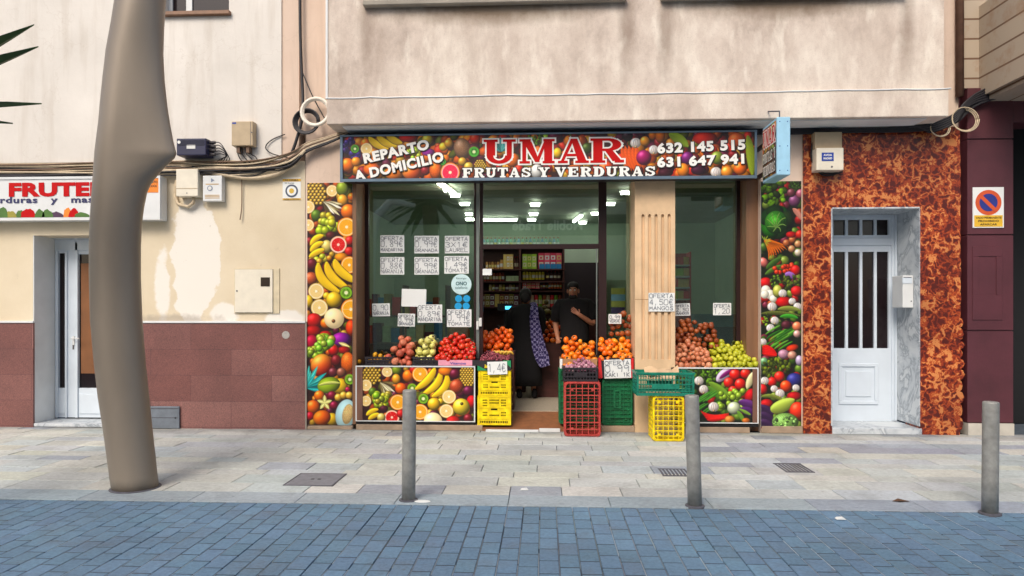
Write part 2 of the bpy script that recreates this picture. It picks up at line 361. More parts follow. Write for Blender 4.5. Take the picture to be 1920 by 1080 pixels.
# ---- lettering
def text_geo(body, offset=0.0, spacing=1.0, shear=0.0):
    cu = bpy.data.curves.new('t', 'FONT'); cu.body = body; cu.offset = offset; cu.space_character = spacing; cu.shear = shear; cu.resolution_u = 3
    cu.fill_mode = 'FRONT'
    o = bpy.data.objects.new('t', cu); COL.objects.link(o)
    me = bpy.data.meshes.new_from_object(o.evaluated_get(bpy.context.evaluated_depsgraph_get()))
    vs = [v.co.copy() for v in me.vertices]; fs = [tuple(p.vertices) for p in me.polygons]
    bpy.data.objects.remove(o); bpy.data.curves.remove(cu); bpy.data.meshes.remove(me)
    return vs, fs
def text(mb, body, cx, cz, w_, h_, y, offset=0.0, ang=0.0, spacing=1.0, m=0, grow=0.0, ref=None):
    """letters facing -Y, stretched to w_ x h_ round cx,cz"""
    vs, fs = text_geo(body, offset, spacing)
    rv = text_geo(body, ref if ref is not None else offset, spacing)[0]
    x0, x1 = min(v.x for v in rv), max(v.x for v in rv); y0, y1 = min(v.y for v in rv), max(v.y for v in rv)
    sx, sy = w_ / (x1 - x0), h_ / (y1 - y0); ca, sa = math.cos(ang), math.sin(ang); out = []
    for v in vs:
        a, b = (v.x - (x0 + x1) / 2) * sx, (v.y - (y0 + y1) / 2) * sy
        out.append((cx + a * ca - b * sa, y, cz + a * sa + b * ca))
    return mb.add(out, fs, m)
# slab letters out of convex pieces, cell 1 wide 1 high
def arc(cx, cy, rx, ry, a0, a1, wx, wy=None, n=8):
    wy = wy or wx; o = []
    for i in range(n):
        t0, t1 = R(a0 + (a1 - a0) * i / n), R(a0 + (a1 - a0) * (i + 1) / n)
        o.append([(cx + rx * math.cos(t0), cy + ry * math.sin(t0)), (cx + rx * math.cos(t1), cy + ry * math.sin(t1)),
                  (cx + (rx - wx) * math.cos(t1), cy + (ry - wy) * math.sin(t1)), (cx + (rx - wx) * math.cos(t0), cy + (ry - wy) * math.sin(t0))])
    return o
def rc(x0, y0, x1, y1): return [[(x0, y0), (x1, y0), (x1, y1), (x0, y1)]]
SLAB = {
 'U': rc(0, .9, .44, 1) + rc(.09, .34, .36, .9) + rc(.6, .9, 1, 1) + rc(.72, .34, .88, .9) + arc(.485, .34, .395, .34, 180, 360, .21, .14, 10),
 'M': rc(0, 0, .3, .1) + rc(.08, .1, .19, .9) + rc(.66, 0, 1, .1) + rc(.7, .1, .93, .9) + rc(0, .9, .32, 1) + rc(.68, .9, 1, 1) + [[(.1, .9), (.34, .9), (.58, .06), (.45, .06)], [(.45, .06), (.55, .06), (.78, .9), (.7, .9)]],
 'A': rc(0, 0, .32, .1) + rc(.56, 0, 1, .1) + [[(.1, .1), (.2, .1), (.5, .9), (.42, 1)], [(.42, 1), (.62, 1), (.92, .1), (.64, .1)]] + rc(.28, .28, .62, .38),
 'R': rc(0, 0, .44, .1) + rc(.08, .1, .36, .9) + rc(0, .9, .6, 1) + arc(.52, .74, .4, .26, -90, 90, .26, .1) + rc(.36, .48, .55, .58) + [[(.44, .48), (.66, .5), (.9, .12), (.66, .06)]] + rc(.72, 0, 1, .12),
 'F': rc(0, 0, .5, .1) + rc(.1, .1, .4, .9) + rc(0, .9, .92, 1) + [[(.78, .9), (.92, .9), (.92, .66), (.86, .66)]] + rc(.4, .46, .66, .56) + rc(.62, .36, .7, .66),
 'T': rc(.24, 0, .76, .1) + rc(.36, .1, .64, .9) + rc(0, .9, 1, 1) + [[(0, .9), (.16, .9), (.06, .66), (0, .66)], [(.84, .9), (1, .9), (1, .66), (.94, .66)]],
 'S': arc(.48, .74, .4, .26, 20, 270, .22, .11) + arc(.5, .27, .42, .27, -160, 90, .24, .11) + rc(.8, .66, .9, .98) + rc(.06, .02, .16, .36),
 'Y': rc(.28, 0, .76, .1) + rc(.38, .1, .64, .46) + [[(.1, .92), (.38, .92), (.64, .46), (.4, .44)], [(.76, .92), (.88, .92), (.62, .46), (.52, .46)]] + rc(0, .9, .44, 1) + rc(.62, .9, 1, 1),
 'V': [[(.08, .9), (.38, .9), (.62, .1), (.46, 0)], [(.46, 0), (.58, 0), (.9, .9), (.78, .9)]] + rc(0, .9, .46, 1) + rc(.64, .9, 1, 1),
 'E': rc(0, 0, .95, .1) + rc(.1, .1, .4, .9) + rc(0, .9, .92, 1) + rc(.4, .46, .66, .56) + rc(.62, .36, .7, .66) + rc(.82, .66, .92, .9) + rc(.85, .1, .95, .34),
 'D': rc(0, 0, .5, .1) + rc(.1, .1, .4, .9) + rc(0, .9, .5, 1) + arc(.48, .5, .5, .5, -90, 90, .3, .1, 10),
}
def grow_poly(pts, g):
    n = len(pts); a = sum(pts[i][0] * pts[(i + 1) % n][1] - pts[(i + 1) % n][0] * pts[i][1] for i in range(n))
    if a < 0: pts = pts[::-1]
    out = []
    for i in range(n):
        p0, p1, p2 = Vector(pts[i - 1]), Vector(pts[i]), Vector(pts[(i + 1) % n])
        e0, e1 = (p1 - p0), (p2 - p1)
        if e0.length < 1e-6 or e1.length < 1e-6: out.append(tuple(p1)); continue
        e0.normalize(); e1.normalize(); n0, n1 = Vector((e0.y, -e0.x)), Vector((e1.y, -e1.x))
        k = (n0 + n1); k = k / max(.35, k.length_squared / 2) if k.length > 1e-6 else n0
        out.append(tuple(p1 + k * g))
    return out
def slab_word(mb, word, x0, x1, z0, z1, y, gap=.14, g=0.0, sp=.5, org=None):
    units = sum(sp if c == ' ' else 1 for c in word) + gap * (len(word) - 1); cw = (x1 - x0) / units; x = x0; k = 0
    for c in word:
        if c != ' ':
            for q in SLAB[c]:
                pts = [(x + a * cw, z0 + b * (z1 - z0)) for a, b in q]
                if g: pts = grow_poly(pts, g)
                yy = y - .00005 * (k % 40); k += 1
                n = len(pts); ar = sum(pts[i][0] * pts[(i + 1) % n][1] - pts[(i + 1) % n][0] * pts[i][1] for i in range(n))
                if ar < 0: pts = pts[::-1]
                mb.add([(a, yy, b) for a, b in pts], [tuple(range(n))])
        x += (sp if c == ' ' else 1) * cw + gap * cw
    return mb
# hand lettering: strokes on a 4 x 6 grid
STROKES = {'0': ['0,1 1,0 3,0 4,1 4,5 3,6 1,6 0,5 0,1'], '1': ['1,5 2,6 2,0'], '2': ['0,5 1,6 3,6 4,5 4,4 0,0 4,0'], '3': ['0,5.5 2,6 4,5 3,3.4 1.5,3.2 3,3 4,1.5 3,0 1,0 0,1'], '4': ['3,0 3,6 0,2 4,2'],
 '5': ['4,6 .6,6 .3,3.4 2.5,3.8 4,2.4 3.6,.6 1.6,0 0,.8'], '7': ['0,6 4,6 1.5,0'], '8': ['2,3.2 .4,4.4 1,6 3,6 3.6,4.4 2,3.2 0,1.6 1,0 3,0 4,1.6 2,3.2'], '9': ['4,4.5 2.6,3 .6,3.4 0,5 1,6 3.2,6 4,4.5 3.4,0'],
 ',': ['1.4,.8 .8,-.8'], 'X': ['0,0 4,6', '0,6 4,0'], '€': ['4,5 3,6 1.6,6 .6,4 .6,2 1.6,0 3,0 4,1', '0,3.6 3,3.6', '0,2.4 3,2.4'], 'O': ['1,0 3,0 4,2 4,4 3,6 1,6 0,4 0,2 1,0'], 'F': ['4,6 0,6 0,0', '0,3.2 3,3.2'],
 'E': ['4,6 0,6 0,0 4,0', '0,3 3,3'], 'R': ['0,0 0,6 3,6 4,5 3,3.2 0,3 4,0'], 'T': ['0,6 4,6', '2,6 2,0'], 'A': ['0,0 2,6 4,0', '.8,2 3.2,2'], 'M': ['0,0 .4,6 2,2 3.6,6 4,0'], 'N': ['0,0 0,6 4,0 4,6'], 'D': ['0,0 0,6 2.4,6 4,4 4,2 2.4,0 0,0'],
 'I': ['2,0 2,6'], 'G': ['4,5 3,6 1,6 0,4 0,2 1,0 3,0 4,1.6 4,3 2.4,3'], 'L': ['0,6 0,0 4,0'], 'U': ['0,6 0,1.4 1,0 3,0 4,1.4 4,6'], 'K': ['0,0 0,6', '4,6 0,2.6 4,0'], 'S': ['4,5.2 2.6,6 .8,5.6 .4,4 3.4,2.4 3.8,.8 2.4,0 0,.6'], 'C': ['4,5 3,6 1,6 0,4 0,2 1,0 3,0 4,1'], 'P': ['0,0 0,6 3,6 4,4.6 3,3 0,3'], 'V': ['0,6 2,0 4,6'], 'Z': ['0,6 4,6 0,0 4,0'], 'Q': ['1,0 3,0 4,2 4,4 3,6 1,6 0,4 0,2 1,0', '2.6,1.6 4.2,-.4'], 'J': ['3,6 3,1 2,0 .4,.8'], '/': ['0,-.5 4,6'], '.': ['.8,0 1.2,.4'], 'B': ['0,0 0,6 3,6 3.6,4.6 2.6,3.2 0,3.2', '2.6,3.2 4,1.6 3,0 0,0'], 'H': ['0,0 0,6', '4,0 4,6', '0,3 4,3']}
def scribble(mb, lines, x0, x1, z0, z1, y, wd=.006, heights=None):
    n = len(lines); hs = heights or [1] * n; tot = sum(hs); top = z1; k = 0
    for ln, hh in zip(lines, hs):
        bh = (z1 - z0) * hh / tot; ch = bh * random.uniform(.68, .86); cw = min((x1 - x0) / (len(ln) * 1.28), ch * 1.05); x = (x0 + x1) / 2 - cw * 1.32 * len(ln) / 2
        base = top - bh * .84
        for c in ln:
            for st in STROKES.get(c, []):
                pts = [tuple(map(float, q.split(','))) for q in st.split()]
                pts = [(x + a / 4 * cw + random.uniform(-1, 1) * cw * .05, base + b / 6 * ch + random.uniform(-1, 1) * ch * .045) for a, b in pts]
                for p, q in zip(pts, pts[1:]):
                    d = Vector((q[0] - p[0], q[1] - p[1]))
                    if d.length < 1e-6: continue
                    d.normalize(); nn = Vector((-d.y, d.x)) * wd / 2; e = d * wd * .4; yy = y - .00004 * (k % 30); k += 1
                    mb.add([(p[0] - e.x - nn.x, yy, p[1] - e.y - nn.y), (q[0] + e.x - nn.x, yy, q[1] + e.y - nn.y), (q[0] + e.x + nn.x, yy, q[1] + e.y + nn.y), (p[0] - e.x + nn.x, yy, p[1] - e.y + nn.y)], [(0, 1, 2, 3)])
            x += cw * 1.32
        top -= bh
    return mb

# ------------------------------------------------------------------ printed fruit pictures (flat vinyl): painted in the print's own coordinates
class Canvas:
    def __init__(s, x0, y0, x1, y1, ppu=1.1, bg=(46, 22, 22)):
        s.b = (x0, y0, x1, y1); s.W = int((x1 - x0) * ppu) + 1; s.H = int((y1 - y0) * ppu) + 1; s.p = ppu
        s.x = np.linspace(x0, x1, s.W); s.y = np.linspace(y0, y1, s.H); s.im = np.zeros((s.H, s.W, 3)) + np.array(bg) / 255
        s.im *= RNG.uniform(.6, 1.4, (s.H, s.W, 1))
    def win(s, cx, cy, r):
        i0, i1 = np.searchsorted(s.x, (cx - r, cx + r)); j0, j1 = np.searchsorted(s.y, (cy - r, cy + r))
        if i1 <= i0 or j1 <= j0: return None
        gx, gy = np.meshgrid(s.x[i0:i1], s.y[j0:j1]); return (slice(j0, j1), slice(i0, i1)), gx - cx, gy - cy
    def put(s, sl, mask, col): m = np.clip(mask, 0, 1)[..., None]; s.im[sl] = s.im[sl] * (1 - m) + np.clip(col, 0, 1) * m
    def ball(s, cx, cy, rx, ry=None, rot=0, col=(200, 100, 30), hi=.35, dark=.35, tex=0, freq=1.0, col2=None):
        ry = ry or rx; q = s.win(cx, cy, max(rx, ry) * 1.1 + 1)
        if q is None: return
        sl, dx, dy = q; a = R(rot); u = (dx * math.cos(a) + dy * math.sin(a)) / rx; v = (-dx * math.sin(a) + dy * math.cos(a)) / ry
        d = np.sqrt(u * u + v * v); m = (1 - d) * min(rx, ry) * s.p + .5
        nz = np.sqrt(np.clip(1 - d * d, 0, 1)); l = np.clip(-.4 * dx / max(rx, ry) - .5 * dy / max(rx, ry) + .77 * nz, 0, 1)
        c = np.zeros(dx.shape + (3,)) + np.array(col) / 255
        if col2 is not None: t = np.clip(.5 + .6 * u + .4 * v, 0, 1)[..., None]; c = c * (1 - t) + np.array(col2) / 255 * t
        if tex: c = c * (1 + tex * np.sin(dx * freq * 2.1 + np.sin(dy * freq)) * np.sin(dy * freq * 2.3) + RNG.normal(0, tex * .3, dx.shape))[..., None] if False else c * (1 + tex * np.sin(dx * freq * 2.1 + np.sin(dy * freq)) * np.sin(dy * freq * 2.3) + RNG.normal(0, tex * .3, dx.shape))[..., None]
        s.put(sl, m, c * (dark + (1.12 - dark) * l)[..., None] + (hi * l ** 14)[..., None])
    def slice(s, cx, cy, r, rind=(240, 140, 20), flesh=(250, 170, 40), mid=(255, 240, 200), seg=10, pith=(255, 225, 170)):
        q = s.win(cx, cy, r + 1)
        if q is None: return
        sl, dx, dy = q; d = np.hypot(dx, dy) / r; th = np.arctan2(dy, dx)
        s.put(sl, (1 - d) * r * s.p + .5, np.zeros(dx.shape + (3,)) + np.array(rind) / 255)
        s.put(sl, (.9 - d) * r * s.p + .5, np.zeros(dx.shape + (3,)) + np.array(pith) / 255)
        c = np.array(flesh) / 255 * (1 + .1 * np.cos(th * seg * 3))[..., None]
        s.put(sl, np.clip((.8 - d) * r * s.p + .5, 0, 1) * np.clip(np.abs(np.sin(th * seg / 2)) * d * r * s.p * .9 + .15, 0, 1), c)
        s.put(sl, (.16 - d) * r * s.p + .5, np.zeros(dx.shape + (3,)) + np.array(mid) / 255)
    def kiwi(s, cx, cy, r, g=(120, 168, 40)):
        s.ball(cx, cy, r, col=(120, 92, 50), hi=.1)
        q = s.win(cx, cy, r + 1)
        if q is None: return
        sl, dx, dy = q; d = np.hypot(dx, dy) / r; th = np.arctan2(dy, dx)
        s.put(sl, (.88 - d) * r * s.p, np.array(g) / 255 * (1.05 + .15 * np.cos(th * 22))[..., None] + np.zeros(dx.shape + (3,)))
        s.put(sl, np.clip((.16 - np.abs(d - .46)) * 8, 0, .75) * (np.cos(th * 16) > -.2), np.zeros(dx.shape + (3,)) + .08)
        s.put(sl, (.3 - d) * r * s.p, np.zeros(dx.shape + (3,)) + np.array((236, 236, 190)) / 255)
    def stroke(s, pts, r, col, taper=.35, hi=.3, dark=.45, n=26):
        pts = [Vector(p) for p in pts]
        if len(pts) == 3: bz = lambda t: pts[0] * (1 - t) ** 2 + pts[1] * 2 * t * (1 - t) + pts[2] * t * t
        else: bz = lambda t: pts[0] * (1 - t) + pts[1] * t
        S = [bz(i / n) for i in range(n + 1)]; cx = sum(p.x for p in S) / len(S); cy = sum(p.y for p in S) / len(S)
        q = s.win(cx, cy, max((p - Vector((cx, cy))).length for p in S) + r + 2)
        if q is None: return
        sl, dx, dy = q; best = np.full(dx.shape, 9e9); side = np.zeros(dx.shape)
        for i, p in enumerate(S):
            t = i / n; rr = r * ((math.sin(math.pi * min(max(t, .02), .98))) ** taper if taper < 5 else max(.06, 1 - t))
            ex, ey = dx + cx - p.x, dy + cy - p.y; d = np.hypot(ex, ey) / rr
            k = d < best; best = np.where(k, d, best); side = np.where(k, (-.5 * ex - .85 * ey) / rr, side)
        l = np.clip(.55 + .5 * side, 0, 1) * np.clip(1.25 - best * .45, 0, 1)
        s.put(sl, (1 - best) * r * s.p + .5, np.array(col) / 255 * (dark + (1.2 - dark) * l)[..., None] + (hi * l ** 8)[..., None])
    def leaf(s, cx, cy, ln, wd, ang, col):
        q = s.win(cx, cy, ln + 1)
        if q is None: return
        sl, dx, dy = q; a = R(ang); u = (dx * math.cos(a) + dy * math.sin(a)) / ln; v = (-dx * math.sin(a) + dy * math.cos(a)) / wd
        e = np.clip(1 - u * u, 0, 1); m = (e - np.abs(v)) * wd * s.p
        s.put(sl, m * (np.abs(u) < 1), np.array(col) / 255 * (.75 + .5 * e * (1 - np.abs(v)) + .3 * (np.abs(v) < .12))[..., None])
    def grapes(s, cx, cy, rx, ry, r, col, n=22):
        for _ in range(n):
            a, k = random.uniform(0, 6.28), math.sqrt(random.random()); c = tuple(min(255, x * random.uniform(.8, 1.2)) for x in col)
            s.ball(cx + rx * k * math.cos(a), cy + ry * k * math.sin(a), r * random.uniform(.85, 1.15), col=c, hi=.4)
    def pineapple(s, cx, cy, rx, ry):
        s.ball(cx, cy, rx, ry, col=(120, 84, 24), hi=0)
        st = max(4.5, rx * .36)
        j = 0; yy = cy - ry
        while yy < cy + ry:
            xx = cx - rx + (st / 2 if j % 2 else 0)
            while xx < cx + rx:
                if ((xx - cx) / rx) ** 2 + ((yy - cy) / ry) ** 2 < .9: s.ball(xx, yy, st * .48, st * .44, col=(212, 166, 56), hi=.45, dark=.15)
                xx += st
            yy += st * .72; j += 1
    def spikes(s, cx, cy, ln, a0, a1, n, cols):
        for i in range(n):
            a = a0 + (a1 - a0) * i / max(1, n - 1) + random.uniform(-6, 6); l = ln * random.uniform(.6, 1)
            s.leaf(cx + math.cos(R(a)) * l * .6, cy + math.sin(R(a)) * l * .6, l * .6, l * .11, a, random.choice(cols))
    def garlic(s, cx, cy, r):
        s.ball(cx, cy, r, r * .92, col=(236, 228, 220), hi=.15, dark=.55)
        for k in (-.5, 0, .5): s.stroke([(cx + k * r * .2, cy - r * .8), (cx + k * r * 1.3, cy), (cx + k * r * .3, cy + r * .8)], r * .06, (186, 170, 170), .3, 0)
        s.ball(cx, cy + r * .7, r * .22, col=(190, 160, 110))
    def lettuce(s, cx, cy, rx, ry, col=(104, 150, 34), n=46):
        for _ in range(n):
            a, k = random.uniform(0, 6.28), math.sqrt(random.random()); f = random.uniform(.35, 1.3)
            s.ball(cx + rx * k * math.cos(a), cy + ry * k * math.sin(a), random.uniform(.16, .36) * min(rx, ry), random.uniform(.1, .26) * min(rx, ry), random.uniform(0, 180), tuple(min(255, q * f) for q in col), .1, .3)
    def cabbage(s, cx, cy, r, col=(70, 150, 40)):
        for i in range(16):
            a = i * 2.4; s.ball(cx + math.cos(a) * r * .62, cy + math.sin(a) * r * .62, r * .5, r * .36, math.degrees(a) + 90, tuple(q * random.uniform(.35, .7) for q in col), .05, .3, .15, .8)
        for k, f in ((.66, .9), (.5, 1.1), (.34, 1.3)): s.ball(cx, cy, r * k, r * k, col=tuple(min(255, q * f) for q in col), hi=.15, dark=.3, tex=.14, freq=.8)
        for a in range(0, 360, 45): s.stroke([(cx, cy + r * .3), (cx + math.cos(R(a)) * r * .3, cy + math.sin(R(a)) * r * .3), (cx + math.cos(R(a + 20)) * r * .58, cy + math.sin(R(a + 20)) * r * .58)], r * .03, (160, 200, 100), .3, 0)
    def filler(s, n, cols, r0=5, r1=10):
        for _ in range(n):
            s.ball(random.uniform(s.b[0], s.b[2]), random.uniform(s.b[1], s.b[3]), random.uniform(r0, r1), random.uniform(r0, r1), random.uniform(0, 90), random.choice(cols), .3, .25)
def print_panel(name, cv, o, u, v, parent=None, label=None):
    """the picture as the colours of one flat panel: o top-left corner, u along the width, v down the height (world vectors)"""
    o, u, v = Vector(o), Vector(u), Vector(v); org = ORG[parent.name] if parent else o + v
    A, B = np.meshgrid(np.linspace(0, 1, cv.W), np.linspace(0, 1, cv.H))
    co = np.array(o - org) + A[..., None] * np.array(u) + B[..., None] * np.array(v)
    me = bpy.data.meshes.new(name); idx = np.arange(cv.W * cv.H).reshape(cv.H, cv.W)
    q = np.stack([idx[:-1, :-1], idx[1:, :-1], idx[1:, 1:], idx[:-1, 1:]], -1).reshape(-1, 4)
    me.vertices.add(cv.W * cv.H); me.vertices.foreach_set('co', co.reshape(-1))
    me.loops.add(q.size); me.polygons.add(len(q)); me.loops.foreach_set('vertex_index', q.reshape(-1).astype(np.int32))
    me.polygons.foreach_set('loop_start', np.arange(0, q.size, 4, dtype=np.int32)); me.update(calc_edges=True)
    c = np.clip(cv.im, 0, 1); g = c.mean(-1, keepdims=True); c = np.clip(g + (c - g) * 1.15, 0, 1)
    c = np.where(c <= .04045, c / 12.92, ((c + .055) / 1.055) ** 2.4) * .92
    at = me.color_attributes.new('Col', 'FLOAT_COLOR', 'POINT'); at.data.foreach_set('color', np.concatenate([c, np.ones(c.shape[:2] + (1,))], -1).reshape(-1).astype(np.float32))
    me.materials.append(MAT['print'])
    ob = bpy.data.objects.new(name, me); COL.objects.link(ob); ORG[ob.name] = org
    if parent: ob.parent = parent
    else: ob.location = org
    if label: ob['label'] = label
    return ob
OR, LEM, RED, GRN, PUR = (240, 118, 14), (240, 196, 40), (200, 22, 20), (120, 150, 24), (110, 20, 84)
FILL = [(150, 60, 14), (180, 110, 20), (120, 20, 24), (90, 96, 20), (200, 90, 20), (90, 24, 50), (180, 140, 40)]
PALE = dict(rind=(236, 200, 120), flesh=(240, 206, 138), mid=(255, 246, 220), pith=(250, 238, 204))
BLOOD = dict(rind=(240, 190, 150), flesh=(206, 16, 16), mid=(255, 220, 200), pith=(250, 226, 210))
def bananas(c, ps, r):
    for a, b, d in ps:
        c.stroke([a, b, d], r, (120, 70, 10), .3, 0, .5); c.stroke([a, b, d], r * .9, (250, 206, 40), .35, .3, .6)
def art_left_poster():
    c = Canvas(575, 343, 661, 797, 1.25); c.filler(150, FILL)
    c.pineapple(592, 362, 21, 24); c.slice(622, 358, 11, **PALE); c.ball(642, 354, 12, 14, col=(130, 150, 30)); c.ball(642, 376, 10, 11, col=(240, 170, 50)); c.ball(660, 370, 8, col=OR)
    c.spikes(605, 378, 36, 5, 75, 12, [(70, 56, 34), (200, 190, 150), (110, 96, 60), (232, 226, 200)])
    c.slice(577, 388, 12, **PALE); c.ball(592, 404, 10, 11, col=(80, 110, 20)); c.slice(577, 422, 11, **PALE); c.grapes(613, 419, 20, 20, 7, (168, 172, 30), 26); c.ball(653, 397, 14, col=OR); c.slice(650, 426, 18)
    c.ball(620, 441, 10, 7, col=(90, 30, 30)); c.ball(612, 462, 10, 12, col=(232, 210, 120)); bananas(c, [((582, 458), (590, 444), (604, 442)), ((582, 470), (590, 458), (604, 455)), ((580, 481), (592, 472), (606, 468))], 6)
    c.ball(656, 452, 9, col=RED); c.slice(634, 459, 16, **BLOOD); c.ball(655, 472, 9, col=(190, 20, 16)); c.grapes(605, 486, 14, 6, 6, (200, 180, 40), 10); c.ball(640, 482, 13, 8, col=(240, 150, 20)); c.slice(655, 497, 16); c.ball(584, 496, 10, 12, col=(96, 14, 28))
    c.ball(582, 522, 13, 12, col=(196, 92, 50), tex=.2); bananas(c, [((628, 489), (630, 510), (668, 528)), ((612, 494), (614, 522), (652, 540)), ((596, 496), (594, 528), (634, 546))], 9)
    c.slice(592, 546, 15, **PALE); c.ball(612, 555, 7, col=LEM); c.kiwi(649, 549, 13); c.ball(626, 562, 15, col=LEM); c.ball(577, 565, 9, 12, col=LEM); c.slice(598, 577, 16, **PALE); c.slice(658, 580, 19)
    c.ball(588, 601, 15, 14, col=RED); c.ball(586, 620, 16, 10, col=(180, 14, 14)); c.ball(610, 606, 10, col=OR); c.ball(658, 615, 10, 15, col=(235, 70, 12)); c.ball(626, 597, 19, 19, col=(250, 226, 176), dark=.75, hi=.1); c.ball(625, 602, 3.5, col=(120, 70, 30))
    c.ball(610, 628, 12, 8, col=(190, 24, 20)); c.ball(640, 636, 18, 13, col=(170, 30, 160), col2=(110, 20, 150)); c.ball(582, 641, 12, 14, 40, col=(190, 16, 60)); c.leaf(645, 646, 12, 4, 20, (220, 200, 130)); c.ball(645, 656, 12, 7, col=(170, 20, 24)); c.ball(625, 657, 10, col=RED)
    c.grapes(606, 640, 18, 12, 7, (150, 186, 50), 20); c.grapes(588, 660, 14, 12, 6.5, (140, 180, 40), 14); c.ball(602, 685, 20, 22, 30, col=(246, 170, 60), col2=(220, 40, 16)); c.ball(630, 676, 10, 11, col=(120, 24, 30), tex=.3, freq=2)
    c.ball(652, 680, 13, 20, col=(240, 110, 30), tex=.25, freq=1.4); c.ball(624, 698, 9, col=(110, 40, 50)); c.ball(640, 698, 9, col=(150, 90, 70)); c.spikes(572, 728, 44, -100, 10, 12, [(20, 120, 120), (40, 150, 150), (14, 80, 90), (70, 170, 160)])
    c.ball(638, 724, 14, 15, col=LEM); c.ball(616, 722, 22, 15, -12, col=(160, 190, 40)); c.stroke([(598, 722), (616, 716), (636, 718)], 3, (220, 226, 120), .3); c.kiwi(656, 711, 11); c.ball(598, 742, 10, col=OR); c.ball(622, 742, 9, col=(120, 10, 40)); c.ball(652, 730, 5, col=(170, 16, 70))
    for p in ((634, 745), (644, 741), (655, 741)): c.ball(*p, 7, col=(240, 190, 70))
    c.ball(586, 763, 13, col=(236, 106, 16)); c.ball(626, 760, 8, col=(130, 10, 50)); c.ball(622, 786, 12, col=(224, 180, 30)); c.ball(580, 780, 8, col=(196, 14, 40)); c.ball(603, 783, 17, 14, -15, col=(244, 134, 20), col2=(226, 80, 10))
    for k in range(5): c.leaf(608 + 7 * math.cos(R(-90 + 72 * k)), 755 + 7 * math.sin(R(-90 + 72 * k)), 8, 4, -90 + 72 * k, (214, 210, 130))
    c.ball(648, 776, 19, 28, 12, col=(186, 222, 226), dark=.7, hi=.1); c.ball(652, 776, 10, 19, 12, col=(206, 176, 120), tex=.3, freq=1.6, hi=0, dark=.7); return c
def art_left_stand():
    c = Canvas(680, 687, 888, 789, 1.25); c.filler(110, FILL)
    c.pineapple(697, 704, 19, 20); c.slice(726, 696, 10, **PALE); c.ball(744, 692, 9, 10, col=(130, 150, 30)); c.slice(686, 722, 11, **PALE); c.ball(699, 735, 8, 9, col=(80, 110, 20)); c.spikes(712, 716, 34, 5, 75, 12, [(70, 56, 34), (200, 190, 150), (110, 96, 60), (232, 226, 200)])
    c.grapes(717, 748, 15, 15, 6, (160, 168, 34), 26); c.slice(686, 752, 10, **PALE); c.ball(743, 710, 8, 10, col=(240, 170, 50)); c.ball(766, 704, 11, 12, col=OR); c.ball(752, 728, 11, col=(240, 100, 14)); c.ball(776, 692, 8, col=RED); c.slice(788, 700, 15)
    c.ball(768, 745, 12, col=(150, 30, 16)); c.slice(746, 754, 15); c.kiwi(773, 727, 10); bananas(c, [((815, 690), (808, 712), (781, 728)), ((826, 697), (826, 722), (794, 738)), ((838, 703), (842, 728), (812, 742))], 7.5)
    c.ball(836, 694, 14, 9, col=(240, 130, 30)); c.ball(853, 700, 10, col=(96, 12, 40)); c.pineapple(877, 704, 15, 22); c.ball(856, 724, 13, 14, col=(176, 72, 40), tex=.2); c.ball(878, 732, 10, col=(90, 12, 50)); c.ball(884, 752, 9, 12, col=(210, 14, 20)); c.kiwi(794, 747, 11)
    c.ball(826, 752, 6, col=LEM); c.ball(814, 757, 12, 12, col=(246, 196, 40)); c.slice(842, 743, 13, **PALE); c.ball(865, 762, 16, 16, col=(232, 206, 60)); c.ball(866, 756, 3, col=(90, 70, 20)); c.slice(837, 770, 13, **PALE); c.slice(788, 772, 15); c.ball(812, 788, 17, 15, col=(250, 230, 180), dark=.8)
    c.slice(735, 783, 14, **BLOOD); c.ball(752, 776, 8, col=RED); c.ball(720, 766, 8, 6, col=(80, 24, 40)); bananas(c, [((688, 778), (696, 770), (708, 768)), ((692, 786), (700, 779), (710, 777))], 5); c.ball(715, 783, 8, col=(226, 206, 110)); c.ball(850, 788, 13, 9, col=RED); c.ball(878, 784, 9, col=(110, 10, 24)); return c
